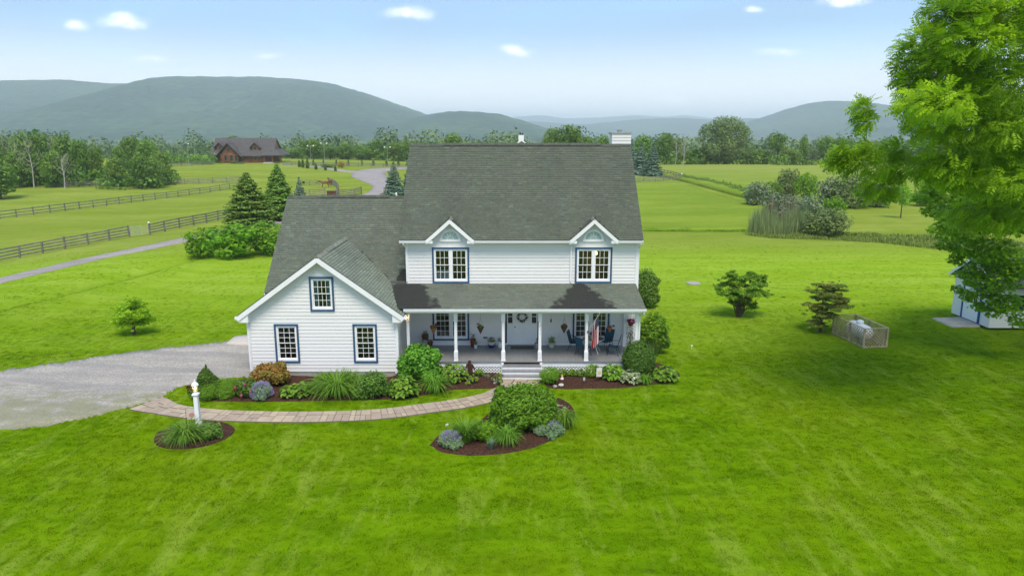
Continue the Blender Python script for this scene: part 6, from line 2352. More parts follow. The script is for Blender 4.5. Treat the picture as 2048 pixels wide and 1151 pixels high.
def strap_field(name, poly_px, n, L, wid, mat, label, cat, seed, droop=0.2, reach=0.25, lift=0.0):
    """a mass of grassy stems over an area"""
    rg = np.random.default_rng(seed)
    P = np.array([tuple(gr(u, v))[:2] for u, v in poly_px])
    lo, hi = P.min(0), P.max(0)
    Q = rg.uniform(lo, hi, (n * 4, 2))
    Q = Q[inside(Q, P)][:n]
    base = strap_mesh(name, seed, len(Q), L, reach * L, wid, 1.0, droop, 0.0)
    co = np.empty(len(base.vertices) * 3, np.float32)
    base.vertices.foreach_get('co', co)
    co = co.reshape(len(Q), -1, 3)
    co[..., 0] += Q[:, 0, None]
    co[..., 2] *= (0.45 + 1.1 * vnoise(Q[:, 0] / 1.3 + 50, Q[:, 1] / 1.3 + 50, 4) * rg.uniform(0.6, 1.3, len(Q)))[:, None]
    co[..., 1] += Q[:, 1, None]
    co[..., 2] += hgt(Q[:, 0], Q[:, 1])[:, None]
    base.vertices.foreach_set('co', co.ravel())
    return tag(link(name, base, mat), label, cat, kind='stuff')


strap_field('reeds', [(1494, 468), (1520, 440), (1560, 432), (1605, 440), (1622, 470), (1560, 474)], 2400, 1.7, 0.07, L_reed, 'tall pale green reeds at the front of the wild patch', 'reeds', 61, 0.12, 0.14)
strap_field('reed_plumes', [(1520, 452), (1560, 436), (1605, 442), (1600, 460), (1550, 465)], 130, 3.0, 0.05, leafy('tan plumes', (0.20, 0.15, 0.09), (0.34, 0.27, 0.18), 0.2, gain=1.0), 'tan seed plumes standing above the reeds', 'reeds', 66, 0.08, 0.08)
strap_field('rough_grass', [(1490, 470), (1560, 462), (1660, 466), (1760, 470), (1900, 478), (2048, 486), (2060, 520), (1900, 502), (1760, 486), (1640, 480), (1540, 477)], 15000, 0.40, 0.06, leafy('weedy grass', (0.080, 0.120, 0.015), (0.185, 0.230, 0.050), 0.3, gain=1.7),
            'unmown weedy grass strip along the edge of the lawn', 'grass', 62, 0.35, 0.5)
strap_field('meadow_edge', [(1278, 463), (1500, 464), (1500, 458), (1278, 457)], 3600, 0.26, 0.05, L_bright, 'uncut grass edge where meadow meets lawn', 'grass', 63, 0.35, 0.5)
strap_field('mown_path_edge', [(1362, 358), (1420, 369), (1486, 388), (1490, 383), (1424, 365), (1365, 355)], 3200, 0.9, 0.10, L_mid, 'dark taller grass line across the meadow', 'grass', 64, 0.3, 0.4)

# ------------------------------------------------------------------ woods across the valley
def valley_woods():
    rg = np.random.default_rng(91)
    Cs, Ns, Ts, Sz = [], [], [], []
    for (ya, yb, n, q, ls) in ((380, 650, 900, 130, 1.5), (650, 1100, 1700, 60, 2.2), (1100, 2400, 3800, 22, 4.0)):
        y = ya + (yb - ya) * rg.random(n) ** 0.8
        x = rg.uniform(-0.80, 0.80, n) * y
        z = hgt(x, y) + vnoise(x / 160.0 + 40, y / 260.0 + 40, 5) * 9.0 - 4.0
        H = rg.uniform(9, 16, n)
        Rr = rg.uniform(4.0, 7.5, n)
        for i in range(n):
            d = rg.normal(0, 1, (q, 3))
            d[:, 2] = np.abs(d[:, 2]) * 0.9 - 0.15
            d /= np.linalg.norm(d, axis=1)[:, None]
            k = 0.78 + 0.30 * rg.random((q, 1))
            Cs.append(np.array((x[i], y[i], z[i] + H[i] * 0.35)) + d * k * np.array((Rr[i], Rr[i], H[i] * 0.65)))
            Ns.append(d + rg.normal(0, 0.35, (q, 3)))
            Ts.append(np.clip(rg.normal(0.5, 0.28) + rg.normal(0, 0.12, q), 0, 1))
            Sz.append(np.full(q, ls) * rg.uniform(0.7, 1.3, q))
    C, N, T, Z = (np.concatenate(a) for a in (Cs, Ns, Ts, Sz))
    me = blades_mesh('valley_woods', C, N, Z, T, 0.8, 0.2, 3)
    tag(link('valley_woods', me, leafy('valley leaves', (0.028, 0.062, 0.018), (0.085, 0.125, 0.040), 0.15)), 'hazy green woods filling the valley floor', 'woods', kind='stuff')


valley_woods()


def undergrowth(name, px, Y, n, label, seed, mat, hh=3.2):
    """a mass of brush along a tree row"""
    rg = np.random.default_rng(seed)
    Cs, Ns, Ts = [], [], []
    x0, x1 = ray(px[0], 300, Y).x, ray(px[1], 300, Y).x
    for i in range(n):
        x, y = rg.uniform(x0, x1), Y + rg.normal(0, 4.0)
        h = hh * rg.uniform(0.6, 1.5)
        r_ = rg.uniform(1.6, 3.4)
        d = rg.normal(0, 1, (90, 3))
        d /= np.linalg.norm(d, axis=1)[:, None]
        Cs.append(np.array((x, y, float(hgt(x, y)) + h * 0.5)) + d * np.array((r_, r_, h * 0.55)) * (0.7 + 0.4 * rg.random((90, 1))))
        Ns.append(d + rg.normal(0, 0.4, (90, 3)))
        Ts.append(np.clip(rg.normal(0.45, 0.2) + rg.normal(0, 0.15, 90), 0, 1))
    C, N, T = (np.concatenate(a) for a in (Cs, Ns, Ts))
    me = blades_mesh(name, C, N, rg.uniform(0.45, 0.95, len(C)), T, 0.75, 0.3, seed)
    tag(link(name, me, mat), label, 'undergrowth', kind='stuff')


undergrowth('undergrowth', (1320, 2120), 262, 100, 'tangled brush under the trees along the hayfield', 71, L_mid, 3.4)
undergrowth('undergrowth', (-60, 335), 176, 80, 'tangled brush under the pasture wood', 72, L_dark)
undergrowth('undergrowth', (560, 840), 306, 60, 'brush under the trees behind the loop drive', 73, L_mid, 4.0)
undergrowth('undergrowth', (330, 425), 255, 26, 'brush behind the fence beside the log house', 74, L_mid, 2.6)
undergrowth('undergrowth', (820, 1290), 240, 60, 'brush under the trees above the roof ridge', 75, L_mid, 4.0)

# ------------------------------------------------------------------ fences
post_me = MB().box(-0.075, 0.075, -0.075, 0.075, -0.2, 1.38)
PM = bpy.data.meshes.new('post')
PM.from_pydata(post_me.v, [], post_me.f)
PM.materials.append(M_fence)
rail_me = MB().box(0, 1, -0.02, 0.02, -0.075, 0.075)
RM = bpy.data.meshes.new('rail')
RM.from_pydata(rail_me.v, [], rail_me.f)
RM.materials.append(M_fence)
rf = random.Random(19)


def fence(pts, label, spacing=2.6, rails=4, top=1.25, scale=1.0):
    P = resample([tuple(gr(u, v))[:2] for u, v in pts], 200)
    d = np.r_[0, np.cumsum(np.hypot(*np.diff(P, axis=0).T))]
    n = max(2, int(round(d[-1] / spacing)) + 1)
    s = np.linspace(0, d[-1], n)
    X, Y = np.interp(s, d, P[:, 0]), np.interp(s, d, P[:, 1])
    Z = hgt(X, Y)
    base = Vector((X[0], Y[0], Z[0]))
    o = thing('fence', label, 'fence', base)
    for i in range(n):
        p = link('post', PM, None, o, Vector((X[i], Y[i], Z[i])) - base)
        p.rotation_euler = (rf.uniform(-0.04, 0.04), rf.uniform(-0.04, 0.04), rf.uniform(-0.1, 0.1))
        p.scale = (scale, scale, scale * rf.uniform(0.95, 1.06))
        if i < n - 1:
            for k in range(rails):
                z = (0.28 + (top - 0.28) * k / max(1, rails - 1)) * scale
                a = Vector((X[i], Y[i], Z[i] + z + rf.uniform(-0.03, 0.03)))
                b = Vector((X[i + 1], Y[i + 1], Z[i + 1] + z + rf.uniform(-0.03, 0.03)))
                dv = b - a
                r = link('rail', RM, None, o, a - base)
                r.rotation_euler = (0, -math.asin(dv.z / dv.length), math.atan2(dv.y, dv.x))
                r.scale = (dv.length * 1.02, scale, scale)
    return o


fence([(-40, 534), (0, 524), (60, 512), (120, 500), (190, 487), (259, 474)], 'grey rail fence along the lane, from the picture edge to the gate', 2.5)
fence([(300, 470), (350, 459), (400, 449), (452, 438), (500, 428)], 'grey rail fence along the lane, from the gate to the conifers', 2.5)
fence([(-30, 444), (0, 439), (100, 426), (210, 412), (300, 401), (400, 388), (478, 376)], 'thin grey fence crossing the middle of the pasture', 3.0, 3)
fence([(108, 374), (150, 374), (250, 372), (360, 369), (480, 364)], 'pale wire-mesh fence along the front of the far pasture', 3.2, 4)
fence([(108, 374), (104, 366), (140, 359), (200, 351), (260, 343), (300, 338), (360, 333), (425, 330)], 'grey fence climbing past the wood to the log house', 3.6, 4)
fence([(598, 371), (640, 371)], 'back fence of the horse paddock', 4.0, 3)
fence([(657, 367), (667, 371), (675, 379), (677, 388), (674, 395)], 'curving side fence of the horse paddock', 2.2, 4)
fence([(560, 400), (590, 397), (620, 394), (650, 392)], 'front fence of the horse paddock', 2.6, 4)
fence([(676, 395), (700, 393), (723, 388)], 'brown rail fence by the paddock shelter', 4.2, 4)
fence([(768, 396), (790, 394), (822, 393)], 'rail fence under the lane-side blue spruce', 4.0, 2)
fence([(1262, 366), (1300, 365), (1362, 360)], 'pale grey fence below the spruces beside the roof', 3.0, 4)
fence([(1322, 348), (1345, 353), (1363, 359)], 'dark side of the corner fence by the spruces', 3.0, 3)
fence([(566, 331), (640, 333), (740, 334), (840, 336)], 'long grey board fence behind the loop drive', 4.0, 4)
# wire field gate between the two lane fences
a, b = gr(261, 474), gr(298, 470)
o = thing('field_gate', 'thin tubular metal gate between the two lane fences', 'gate', a)
mb = MB()
for k in range(5):
    mb.tube([Vector((0, 0, 0.2 + 0.24 * k)), b - a + Vector((0, 0, 0.2 + 0.24 * k))], 0.035, 5)
mb.build('bars', plain('galvanised tube', (0.30, 0.32, 0.30), 0.5), None)
g_ = COL.objects[-1]
g_.parent = o
mb = MB()
for t in (0.0, 0.5, 1.0):
    q = (b - a) * t
    mb.tube([q + Vector((0, 0, 0.18)), q + Vector((0, 0, 1.18))], 0.026, 5)
mb.build('uprights', MATS['galvanised tube'], None)
COL.objects[-1].parent = o
o = thing('post_light', 'white cap light on the gate post', 'lamp', gr(300, 470) + Vector((0, 0, 1.42)))
MB().lathe((0, 0, 0), [(0.10, 0), (0.12, 0.05), (0.09, 0.16), (0.02, 0.2)], 10).build('dome', M_trim, None).parent = o


def local(mb, name, mat, parent, smooth=False):
    """link a mesh given in the parent's own coordinates"""
    me = bpy.data.meshes.new(name)
    me.from_pydata([tuple(v) for v in mb.v], [], mb.f)
    import bmesh
    bm = bmesh.new()
    bm.from_mesh(me)
    bmesh.ops.recalc_face_normals(bm, faces=bm.faces)
    bm.to_mesh(me)
    bm.free()
    if smooth:
        me.polygons.foreach_set('use_smooth', [True] * len(me.polygons))
    return link(name, me, mat, parent)


# ------------------------------------------------------------------ log house across the pasture
def log_house():
    Y = 262.0
    q = ray(494, 331, Y)
    gz0 = float(hgt(q.x, Y))
    base = Vector((q.x, Y, gz0))
    o = thing('log_house', 'brown log house with dark roof, dormers and side porch across the pasture', 'house', base)
    K = Y / FPX / 1.013
    X = lambda u: (u - 494) * K
    top = 8.6
    eave = 3.1
    w0, w1 = X(427), X(546)
    D = 10.0
    # log walls: round courses
    def logs(mb, x0, x1, y0, y1, z0, z1, step=0.32):
        z = z0
        k = 0
        while z < z1:
            e = 0.25 if k % 2 else 0.0
            mb.tube([(x0 - e, y0, z + step / 2), (x1 + e, y0, z + step / 2)], step * 0.53, 6)
            mb.tube([(x0, y0 - 0.25 + e, z + step / 2), (x0, y1, z + step / 2)], step * 0.53, 6)
            mb.tube([(x1, y0 - 0.25 + e, z + step / 2), (x1, y1, z + step / 2)], step * 0.53, 6)
            z += step
            k += 1
        mb.box(x0, x1, y0, y1, z0, z1)
    mb = MB()
    logs(mb, w0, w1, 0, D, 0, eave)
    mb.prism([(0.3, eave), (D - 0.3, eave), (D / 2, top - 0.9)], 'x', w0 + 0.05, w1 - 0.05)
    mb.build
    local(mb, 'log_wall', M_log, o)
    rf_ = MB()
    for s in (0, 1):
        ya, yb = (-1.0, D / 2) if s == 0 else (D + 1.0, D / 2)
        slab(rf_, [(w0 - 0.9, ya, eave - 0.55), (w1 + 0.9, ya, eave - 0.55), (w1 + 0.4, yb, top), (w0 - 0.4, yb, top)], 0.3)
    local(rf_, 'roof', M_logroof, o)
    # porch roof on the right end
    pr = MB()
    slab(pr, [(w1 - 3.6, -1.6, eave - 0.35), (w1 + 3.6, -1.6, eave - 0.35), (w1 + 0.2, 2.2, 5.0), (w1 - 2.2, 1.6, 4.6)], 0.2)
    slab(pr, [(w1 + 3.6, -1.6, eave - 0.35), (w1 + 3.6, D, eave - 0.35), (w1 + 0.2, D, 5.0), (w1 + 0.2, 2.2, 5.0)], 0.2)
    local(pr, 'porch_roof', M_logroof, o)
    for x in (w1 - 2.6, w1 + 0.4, w1 + 3.1):
        local(MB().tube([(x, -1.2, 0), (x, -1.2, eave - 0.3)], 0.17, 8), 'porch_post', M_log, o)
    # middle gable
    cg = MB()
    gx, gw_, gt = X(464), X(487) - X(464), 7.1
    logs(cg, gx - gw_ * 0.68, gx + gw_ * 0.68, -2.2, 1.5, 0, eave)
    cg.prism([(gx - gw_ * 0.70, eave), (gx + gw_ * 0.70, eave), (gx, gt - 0.5)], 'y', -2.2, 1.5)
    cgo = local(cg, 'gable_front', M_log, o)
    g2 = MB()
    for s in (-1, 1):
        slab(g2, [(gx + s * (gw_ + 0.5), -3.2, eave - 0.75), (gx, -3.2, gt), (gx, 4.4, gt), (gx + s * (gw_ + 0.5), -0.9, eave - 0.75)], 0.22)
    local(g2, 'gable_roof', M_logroof, o)
    M_dk = plain('dim log house glass', (0.03, 0.035, 0.04), 0.1, 0.1, spec=0.8)
    M_tan = plain('honey pine trim', (0.33, 0.16, 0.07), 0.7, 0.15)

    def win(cx, z0, z1, wd, y):
        f = MB()
        f.box(cx - wd / 2 - 0.12, cx + wd / 2 + 0.12, y - 0.12, y, z0 - 0.12, z1 + 0.12)
        fo = local(f, 'window', M_tan, o)
        local(MB().box(cx - wd / 2, cx + wd / 2, y - 0.15, y - 0.121, z0, z1), 'pane', M_dk, fo)
    for (u, wd, z1) in ((458, 0.95, 2.75), (469, 1.2, 2.85), (479, 0.95, 2.75)):
        win(X(u), 0.9, z1, wd, -2.42)
    win(gx, 4.2, 5.2, 1.3, -2.25)
    win(X(513), 1.2, 2.4, 1.0, -0.2)
    for u in (434,):
        win(X(u), 1.2, 2.4, 1.0, -0.2)
    # dormers
    for u in (440.5, 511.5):
        dx = X(u)
        dm = MB()
        dm.box(dx - 1.35, dx + 1.35, 0.8, 3.6, 4.0, 5.7)
        dm.prism([(dx - 1.35, 5.7), (dx + 1.35, 5.7), (dx, 6.9)], 'y', 0.8, 4.2)
        local(dm, 'dormer', M_log, o)
        dr = MB()
        for s in (-1, 1):
            slab(dr, [(dx + s * 2.0, 0.0, 5.3), (dx, 0.0, 7.2), (dx, 4.9, 7.2), (dx + s * 2.0, 3.1, 5.3)], 0.2)
        local(dr, 'dormer_roof', M_logroof, o)
        win(dx, 4.6, 5.6, 0.9, 0.8)
    # doors under the porch
    for u in (536, 541):
        local(MB().box(X(u) - 0.5, X(u) + 0.5, -0.3, -0.17, 0.1, 2.2), 'door', plain('dark red door', (0.10, 0.02, 0.02), 0.6) if u == 536 else MATS['dark red door'], o)
    # right gable face
    local(MB().prism([(1.2, 4.9), (D - 1.2, 4.9), (D / 2, top - 0.7)], 'x', w1 - 0.04, w1 + 0.06), 'gable_end', M_tan, o)
    # foundation planting, each clump its own plant
    for i, (u, w_) in enumerate(((438, 16), (466, 20), (481, 18), (553, 14))):
        put_tree('foundation_shrub', A_bushg if i != 2 else A_bush, u, None, 323.5 - (i == 1) * 1, w_, '%s low shrub along the log house front' % ORD[i], 'shrub', 'log house shrubs', 256.5)


log_house()
o = thing('stone_slab', 'pale slab step by the log house porch', 'step', Vector(ray(537, 331, 258)[:2] + (float(hgt(-88, 258)),)))
local(MB().box(-1.6, 1.6, -0.6, 0.6, -0.1, 0.35), 'slab', plain('pale step stone', (0.5, 0.48, 0.44), 0.9), o)

# columnar evergreens along the loop drive
ARBS = [(599, 334, 320, 7), (606, 335, 318, 7), (615, 336.5, 318, 8), (632, 339, 326, 7), (651, 340.5, 328, 6), (671, 342, 330, 6), (627, 331.5, 319, 6), (647, 331, 319, 5), (673, 331, 319, 5), (697, 331.5, 319, 5), (724, 331.5, 319, 5), (747, 331.5, 319, 6),
        (773, 332, 319, 6), (797, 332, 319, 6)]
for i, (u, vb, vt, w_) in enumerate(ARBS):
    put_tree('columnar_evergreen', C_arb, u, vb, vt, w_, '%s little columnar evergreen along the loop drive' % ORD[i], 'conifer', 'columnar evergreens by the loop drive')
A_or = broadleaf(232, 4, 2.4, 0.1, 12, 10, 0.35, 0.1, mat=leafy('orange leaves', (0.200, 0.130, 0.020), (0.330, 0.190, 0.030), 0.2, gain=1.6))
DIMS[id(A_or)] = (4, 2.4)
put_tree('orange_shrub', A_or, 683, 335, 322, 20, 'orange-leaved shrub in the loop drive island', 'shrub')
put_tree('low_shrub', A_bushg, 655, 335, 328, 34, 'low mixed green shrub beside the orange one', 'shrub')


def street_lamp(u, vb, vt, label, heads=2):
    p = gr(u, vb)
    d = px_dir(u, vt)
    h = CAM_H + d[2] / d[1] * p.y - p.z
    o = thing('street_lamp', label, 'lamp', p, 'globe lamps by the loop drive')
    local(MB().tube([(0, 0, -0.2), (0, 0, h * 0.5), (0, 0, h - 0.5)], [0.07, 0.055, 0.045], 8), 'pole', MATS['galvanised tube'], o)
    ar = MB().tube([(-0.95 if heads == 2 else 0, 0, h - 0.6), (0, 0, h - 0.45), (0.95 if heads == 2 else 0.4, 0, h - 0.6)], 0.04, 6)
    local(ar, 'arm', MATS['galvanised tube'], o)
    for s in ((-0.95, 0.95) if heads == 2 else (0.4,)):
        local(MB().lathe((s, 0, h - 0.62), [(0.05, 0), (0.22, 0.1), (0.26, 0.22), (0.16, 0.36), (0.03, 0.42)], 12), 'globe', M_trim, o, True)


street_lamp(623, 332, 289, 'double-globe lamp nearest the log house')
street_lamp(776, 334, 292, 'double-globe lamp beside the lane-side spruces')
street_lamp(650, 332, 284, 'double-globe lamp among the trees behind the loop drive')
street_lamp(378, 333, 285, 'single utility lamp left of the log house', 1)

# horses and paddock things
M_horse = plain('chestnut coat', (0.175, 0.070, 0.030), 0.6, 0.15, 2.0)
M_mane = plain('dark mane hair', (0.055, 0.025, 0.015), 0.8, 0.1)


def horse(p, rot, label, graze=False):
    """one skin surface from a skeleton of joints: deep chest, neck, head, four jointed legs"""
    o = thing('horse', label, 'horse', p, 'horses in the paddock', rot)
    hd = (1.55, 0, 1.25) if graze else (1.45, 0, 1.72)
    nk = (1.05, 0, 1.42) if graze else (1.05, 0, 1.60)
    J = [((-0.62, 0, 1.18), .30), ((-0.15, 0, 1.12), .30), ((0.40, 0, 1.12), .31), ((0.72, 0, 1.25), .24), (nk, .15), (hd, .12), ((hd[0] + 0.32, 0, hd[2] - 0.26), .075), ((hd[0] + 0.42, 0, hd[2] - 0.35), .065),
         ((-0.88, 0, 1.22), .14)]
    E = [(0, 1), (1, 2), (2, 3), (3, 4), (4, 5), (5, 6), (6, 7), (0, 8)]
    for sy in (-1, 1):
        b = len(J)
        J += [((0.52, sy * 0.17, 0.88), .13), ((0.54, sy * 0.17, 0.52), .075), ((0.53, sy * 0.17, 0.14), .05), ((0.57, sy * 0.17, 0.03), .065)]
        E += [(2, b), (b, b + 1), (b + 1, b + 2), (b + 2, b + 3)]
        b = len(J)
        J += [((-0.52, sy * 0.17, 0.92), .17), ((-0.60, sy * 0.17, 0.72), .11), ((-0.80, sy * 0.17, 0.50), .065), ((-0.76, sy * 0.17, 0.14), .05), ((-0.72, sy * 0.17, 0.03), .065)]
        E += [(0, b), (b, b + 1), (b + 1, b + 2), (b + 2, b + 3), (b + 3, b + 4)]
        b = len(J)
        J += [((hd[0] - 0.04, sy * 0.06, hd[2] + 0.20), .03)]
        E += [(5, b)]
    me = bpy.data.meshes.new('horse_body')
    me.from_pydata([j[0] for j in J], E, [])
    ob = link('body', me, M_horse, o)
    sk = ob.modifiers.new('skin', 'SKIN')
    for i, j in enumerate(J):
        ob.data.skin_vertices[0].data[i].radius = (j[1], j[1])
    ob.data.skin_vertices[0].data[1].use_root = True
    ob.modifiers.new('sub', 'SUBSURF').levels = 1
    ob.modifiers['sub'].render_levels = 1
    mn = MB()
    mn.prism([(0.70, 1.48), (nk[0] - 0.04, nk[2] + 0.20), (hd[0] - 0.08, hd[2] + 0.20), (hd[0] - 0.10, hd[2] + 0.02), (nk[0] - 0.1, nk[2]), (0.72, 1.38)], 'y', -0.03, 0.03)
    local(mn, 'mane', M_mane, o)
    local(MB().tube([(-0.95, 0, 1.25), (-1.10, 0, 1.0), (-1.12, 0, 0.5)], [0.05, 0.09, 0.03], 7), 'tail', M_mane, o)


horse(gr(650, 375), R(200), 'chestnut horse in the paddock with its head lower', True)
horse(gr(655, 372) + Vector((0.3, 1.2, 0)), R(120), 'chestnut horse standing behind the other one in the paddock')
o = thing('run_in_shelter', 'low brown wooden shelter box on the paddock fence', 'shelter', gr(665, 394))
local(MB().box(-0.9, 0.9, -0.4, 0.4, 0, 1.0), 'body', plain('brown planks', (0.12, 0.055, 0.035), 0.8, 0.25, 2.0), o)
local(MB().prism([(-1.0, 1.0), (1.0, 1.0), (0.9, 1.12), (-0.9, 1.12)], 'y', -0.5, 0.5), 'lid', MATS['brown planks'], o)
o = thing('feed_tub', 'black feed tub hanging on the paddock back fence', 'tub', gr(608, 371) + Vector((0, -0.3, 0.5)))
local(MB().lathe((0, 0, 0), [(0.22, 0), (0.32, 0.45), (0.34, 0.47), (0.28, 0.46), (0.2, 0.1)], 12), 'tub', M_dark, o)
o = thing('post_box', 'small white marker post beyond the wing roof ridge', 'post', gr(793, 396))
local(MB().box(-0.14, 0.14, -0.14, 0.14, 0, 0.85).lathe((0, 0, 0.85), [(0.2, 0), (0.2, 0.05), (0.02, 0.15)], 4, True), 'post', M_trim, o)
o = thing('utility_pole', 'thin grey pole at the corner of the fence in the meadow', 'pole', gr(1363, 360))
local(MB().tube([(0, 0, -0.2), (0, 0, 2.2), (0, 0, 4.2)], [0.05, 0.045, 0.04], 6), 'pole', MATS['galvanised tube'], o)
local(MB().box(-0.12, 0.12, -0.08, 0.08, 1.4, 1.7), 'box', M_trim, o)
o = thing('nest_box', 'grey nest box post in front of the pasture wood', 'post', gr(143, 362))
local(MB().tube([(0, 0, -0.2), (0, 0, 2.2)], 0.07, 6), 'post', M_palebark, o)
local(MB().box(-0.2, 0.2, -0.2, 0.2, 2.2, 2.8), 'box', M_palebark, o)

# neighbour's house peeping over the roof ridge
Y = 190.0
q = ray(1043, 300, Y)
gz0 = float(hgt(q.x, Y))
zt = ray(1043, 280.5, Y).z - gz0
o = thing('neighbour_house', 'small grey gabled house with a white chimney just above the roof ridge', 'house', (q.x, Y, gz0))
local(MB().box(-3.6, 3.6, 0, 9, 0, zt - 2.2).prism([(-3.6, zt - 2.2), (3.6, zt - 2.2), (0, zt - 0.2)], 'y', 0, 9), 'wall', plain('grey siding', (0.33, 0.32, 0.30), 0.7), o)
g2, g3 = MB(), MB()
for s in (-1, 1):
    slab(g2, [(s * 4.3, -0.5, zt - 2.55), (0, -0.5, zt), (0, 9.5, zt), (s * 4.3, 9.5, zt - 2.55)], 0.15)
    g3.beam((s * 4.3, -0.55, zt - 2.62), (0, -0.55, zt - 0.06), 0.06, 0.26)
rr_ = local(g2, 'roof', M_logroof, o)
local(g3, 'rake_board', M_trim, o)
local(MB().box(-0.75, 0.65, 3.0, 4.0, zt - 0.6, zt + 1.3), 'chimney', M_trim, o)
local(MB().lathe((-0.3, 3.5, zt + 1.3), [(0.2, 0), (0.2, 0.4), (0.26, 0.42), (0.26, 0.5)], 8).lathe((0.3, 3.5, zt + 1.3), [(0.2, 0), (0.2, 0.4), (0.26, 0.42), (0.26, 0.5)], 8), 'flue', M_dark, o)

# ------------------------------------------------------------------ shed at the edge of the lawn
sb = Vector((30.4, 43.3, 0))
o = thing('garden_shed', 'white garden shed with blue trimmed door behind the maple branches', 'shed', sb)
mb = MB()
z = 0.15
while z < 2.75:
    for (x0, x1, y0, y1) in ((-2.3, 2.3, -2.0, 1.7),):
        d = 0.02
        mb.hexa([(x0 - d, y0 - d, z), (x1 + d, y0 - d, z), (x1 + d, y1 + d, z), (x0 - d, y1 + d, z), (x0, y0, z + 0.17), (x1, y0, z + 0.17), (x1, y1, z + 0.17), (x0, y1, z + 0.17)])
    z += 0.17
mb.prism([(-2.0, 2.72), (1.7, 2.72), (-0.15, 4.0)], 'x', -2.28, 2.28)
sw = local(mb, 'wall', M_siding, o)
r2 = MB()
slab(r2, [(-2.55, -2.35, 2.66), (2.55, -2.35, 2.66), (2.55, -0.15, 4.15), (-2.55, -0.15, 4.15)], 0.12)
slab(r2, [(-2.55, 2.05, 2.66), (2.55, 2.05, 2.66), (2.55, -0.15, 4.15), (-2.55, -0.15, 4.15)], 0.12)
local(r2, 'roof', plain('shed shingles', (0.085, 0.095, 0.095), 0.9, 0.25, 6.0, 0.3), o)
r3 = MB()
for s in (-1, 1):
    r3.beam((-2.57, -0.15 + s * 2.2, 2.60), (-2.57, -0.15, 4.07), 0.04, 0.18)
local(r3, 'rake_board', M_trim, o)
local(MB().box(-2.36, -2.325, -0.95, 0.55, 0.18, 2.15), 'door', M_trim, o)
dt = MB()
dt.box(-2.38, -2.325, 0.56, 0.70, 0.16, 2.3).box(-2.38, -2.325, -1.10, -0.96, 0.16, 2.3).box(-2.381, -2.325, -1.10, 0.70, 2.16, 2.30)
local(dt, 'door_trim', plain('bright blue paint', (0.012, 0.075, 0.28), 0.5), o)
w2 = MB()
for k in range(3):
    for j in range(2):
        w2.box(-2.372, -2.361, -0.75 + k * 0.42, -0.75 + k * 0.42 + 0.34, 1.25 + j * 0.38, 1.25 + j * 0.38 + 0.32)
local(w2, 'pane', plain('dark shed glass', (0.03, 0.035, 0.04), 0.08, 0.1, spec=0.8), o)
local(MB().box(-1.2, 1.2, -2.05, -2.021, 1.2, 2.1), 'window', M_dark, o)
o = thing('ramp_slab', 'pale stone slab in front of the shed door', 'slab', (27.2, 43.0, 0))
local(MB().hexa([(-0.9, -1.1, 0.0), (0.8, -1.1, 0), (0.8, 1.0, 0), (-0.9, 1.0, 0), (-0.85, -1.05, 0.07), (0.8, -1.05, 0.14), (0.8, 0.95, 0.14), (-0.85, 0.95, 0.07)]), 'slab', plain('pale slab stone', (0.42, 0.38, 0.33), 0.9, 0.12, 2.0, 0.3), o)

# ------------------------------------------------------------------ lattice pen with a white tank
A_, B_, C_ = onz(1665, 666), onz(1726, 696), onz(1772, 694)
D_ = A_ + (C_ - B_)
o = thing('lattice_pen', 'weathered wooden lattice pen round a white tank on the lawn', 'enclosure', B_)
PH = 1.08
cor = [A_ - B_, Vector((0, 0, 0)), C_ - B_, D_ - B_]
for i in range(4):
    a, b = cor[i], cor[(i + 1) % 4]
    dv = (b - a).normalized()
    mb = MB()
    lattice(mb, 0.06, (b - a).length - 0.06, 0.06, PH - 0.06, 0.20, 0.036, 0.010, (a, dv))
    lo = local(mb, 'lattice_panel', M_oldwood, o)
    lo['kind'] = 'stuff'
    local(MB().beam(a + Vector((0, 0, PH)), b + Vector((0, 0, PH)), 0.10, 0.035), 'top_rail', M_palewood if i in (0, 2) else M_oldwood, o)
    local(MB().beam(a + Vector((0, 0, 0.05)), b + Vector((0, 0, 0.05)), 0.05, 0.07), 'bottom_rail', M_oldwood, o)
    local(MB().box(a.x - 0.045, a.x + 0.045, a.y - 0.045, a.y + 0.045, -0.1, PH - 0.02), 'corner_post', M_oldwood, o)
    if i in (0, 2):
        m = a.lerp(b, 0.55)
        local(MB().box(m.x - 0.04, m.x + 0.04, m.y - 0.04, m.y + 0.04, -0.1, PH - 0.02), 'mid_post', M_oldwood, o)
ctr = (A_ + C_) / 2
ang = math.atan2((A_ - B_).y, (A_ - B_).x)
t_ = thing('gas_tank', 'white rounded gas tank inside the lattice pen', 'tank', ctr, None, ang)
tk = MB()
prof = [(0.02, -0.95), (0.22, -0.90), (0.36, -0.76), (0.40, -0.60), (0.40, 0.60), (0.36, 0.76), (0.22, 0.90), (0.02, 0.95)]
tk.lathe((0, 0, 0), prof, 18)
tk.v = [(v[2], v[0], v[1] + 0.60) for v in tk.v]
local(tk, 'shell', M_trim, t_, True)
local(MB().lathe((0, 0, 0.98), [(0.18, 0), (0.20, 0.05), (0.18, 0.14), (0.08, 0.19)], 14), 'valve_dome', M_trim, t_, True)
local(MB().box(-0.6, -0.45, -0.25, 0.25, 0, 0.28).box(0.45, 0.6, -0.25, 0.25, 0, 0.28), 'foot', M_found, t_)
for (u, v, r_, lb, cm) in ((1387, 567, 0.55, 'flat round stone disc on the lawn beside the house', M_found), (1635, 598, 0.35, 'white lid behind the layered maple', M_trim)):
    o = thing('ground_disc' if v == 567 else 'well_cap', lb, 'cover', onz(u, v))
    local(MB().lathe((0, 0, 0), [(r_, 0), (r_, 0.06), (r_ * 0.93, 0.09), (0.05, 0.11)], 20), 'lid', cm, o)
o = thing('lawn_light', 'tiny white spike light on the lawn beyond the porch bed', 'lamp', onz(1383, 698))
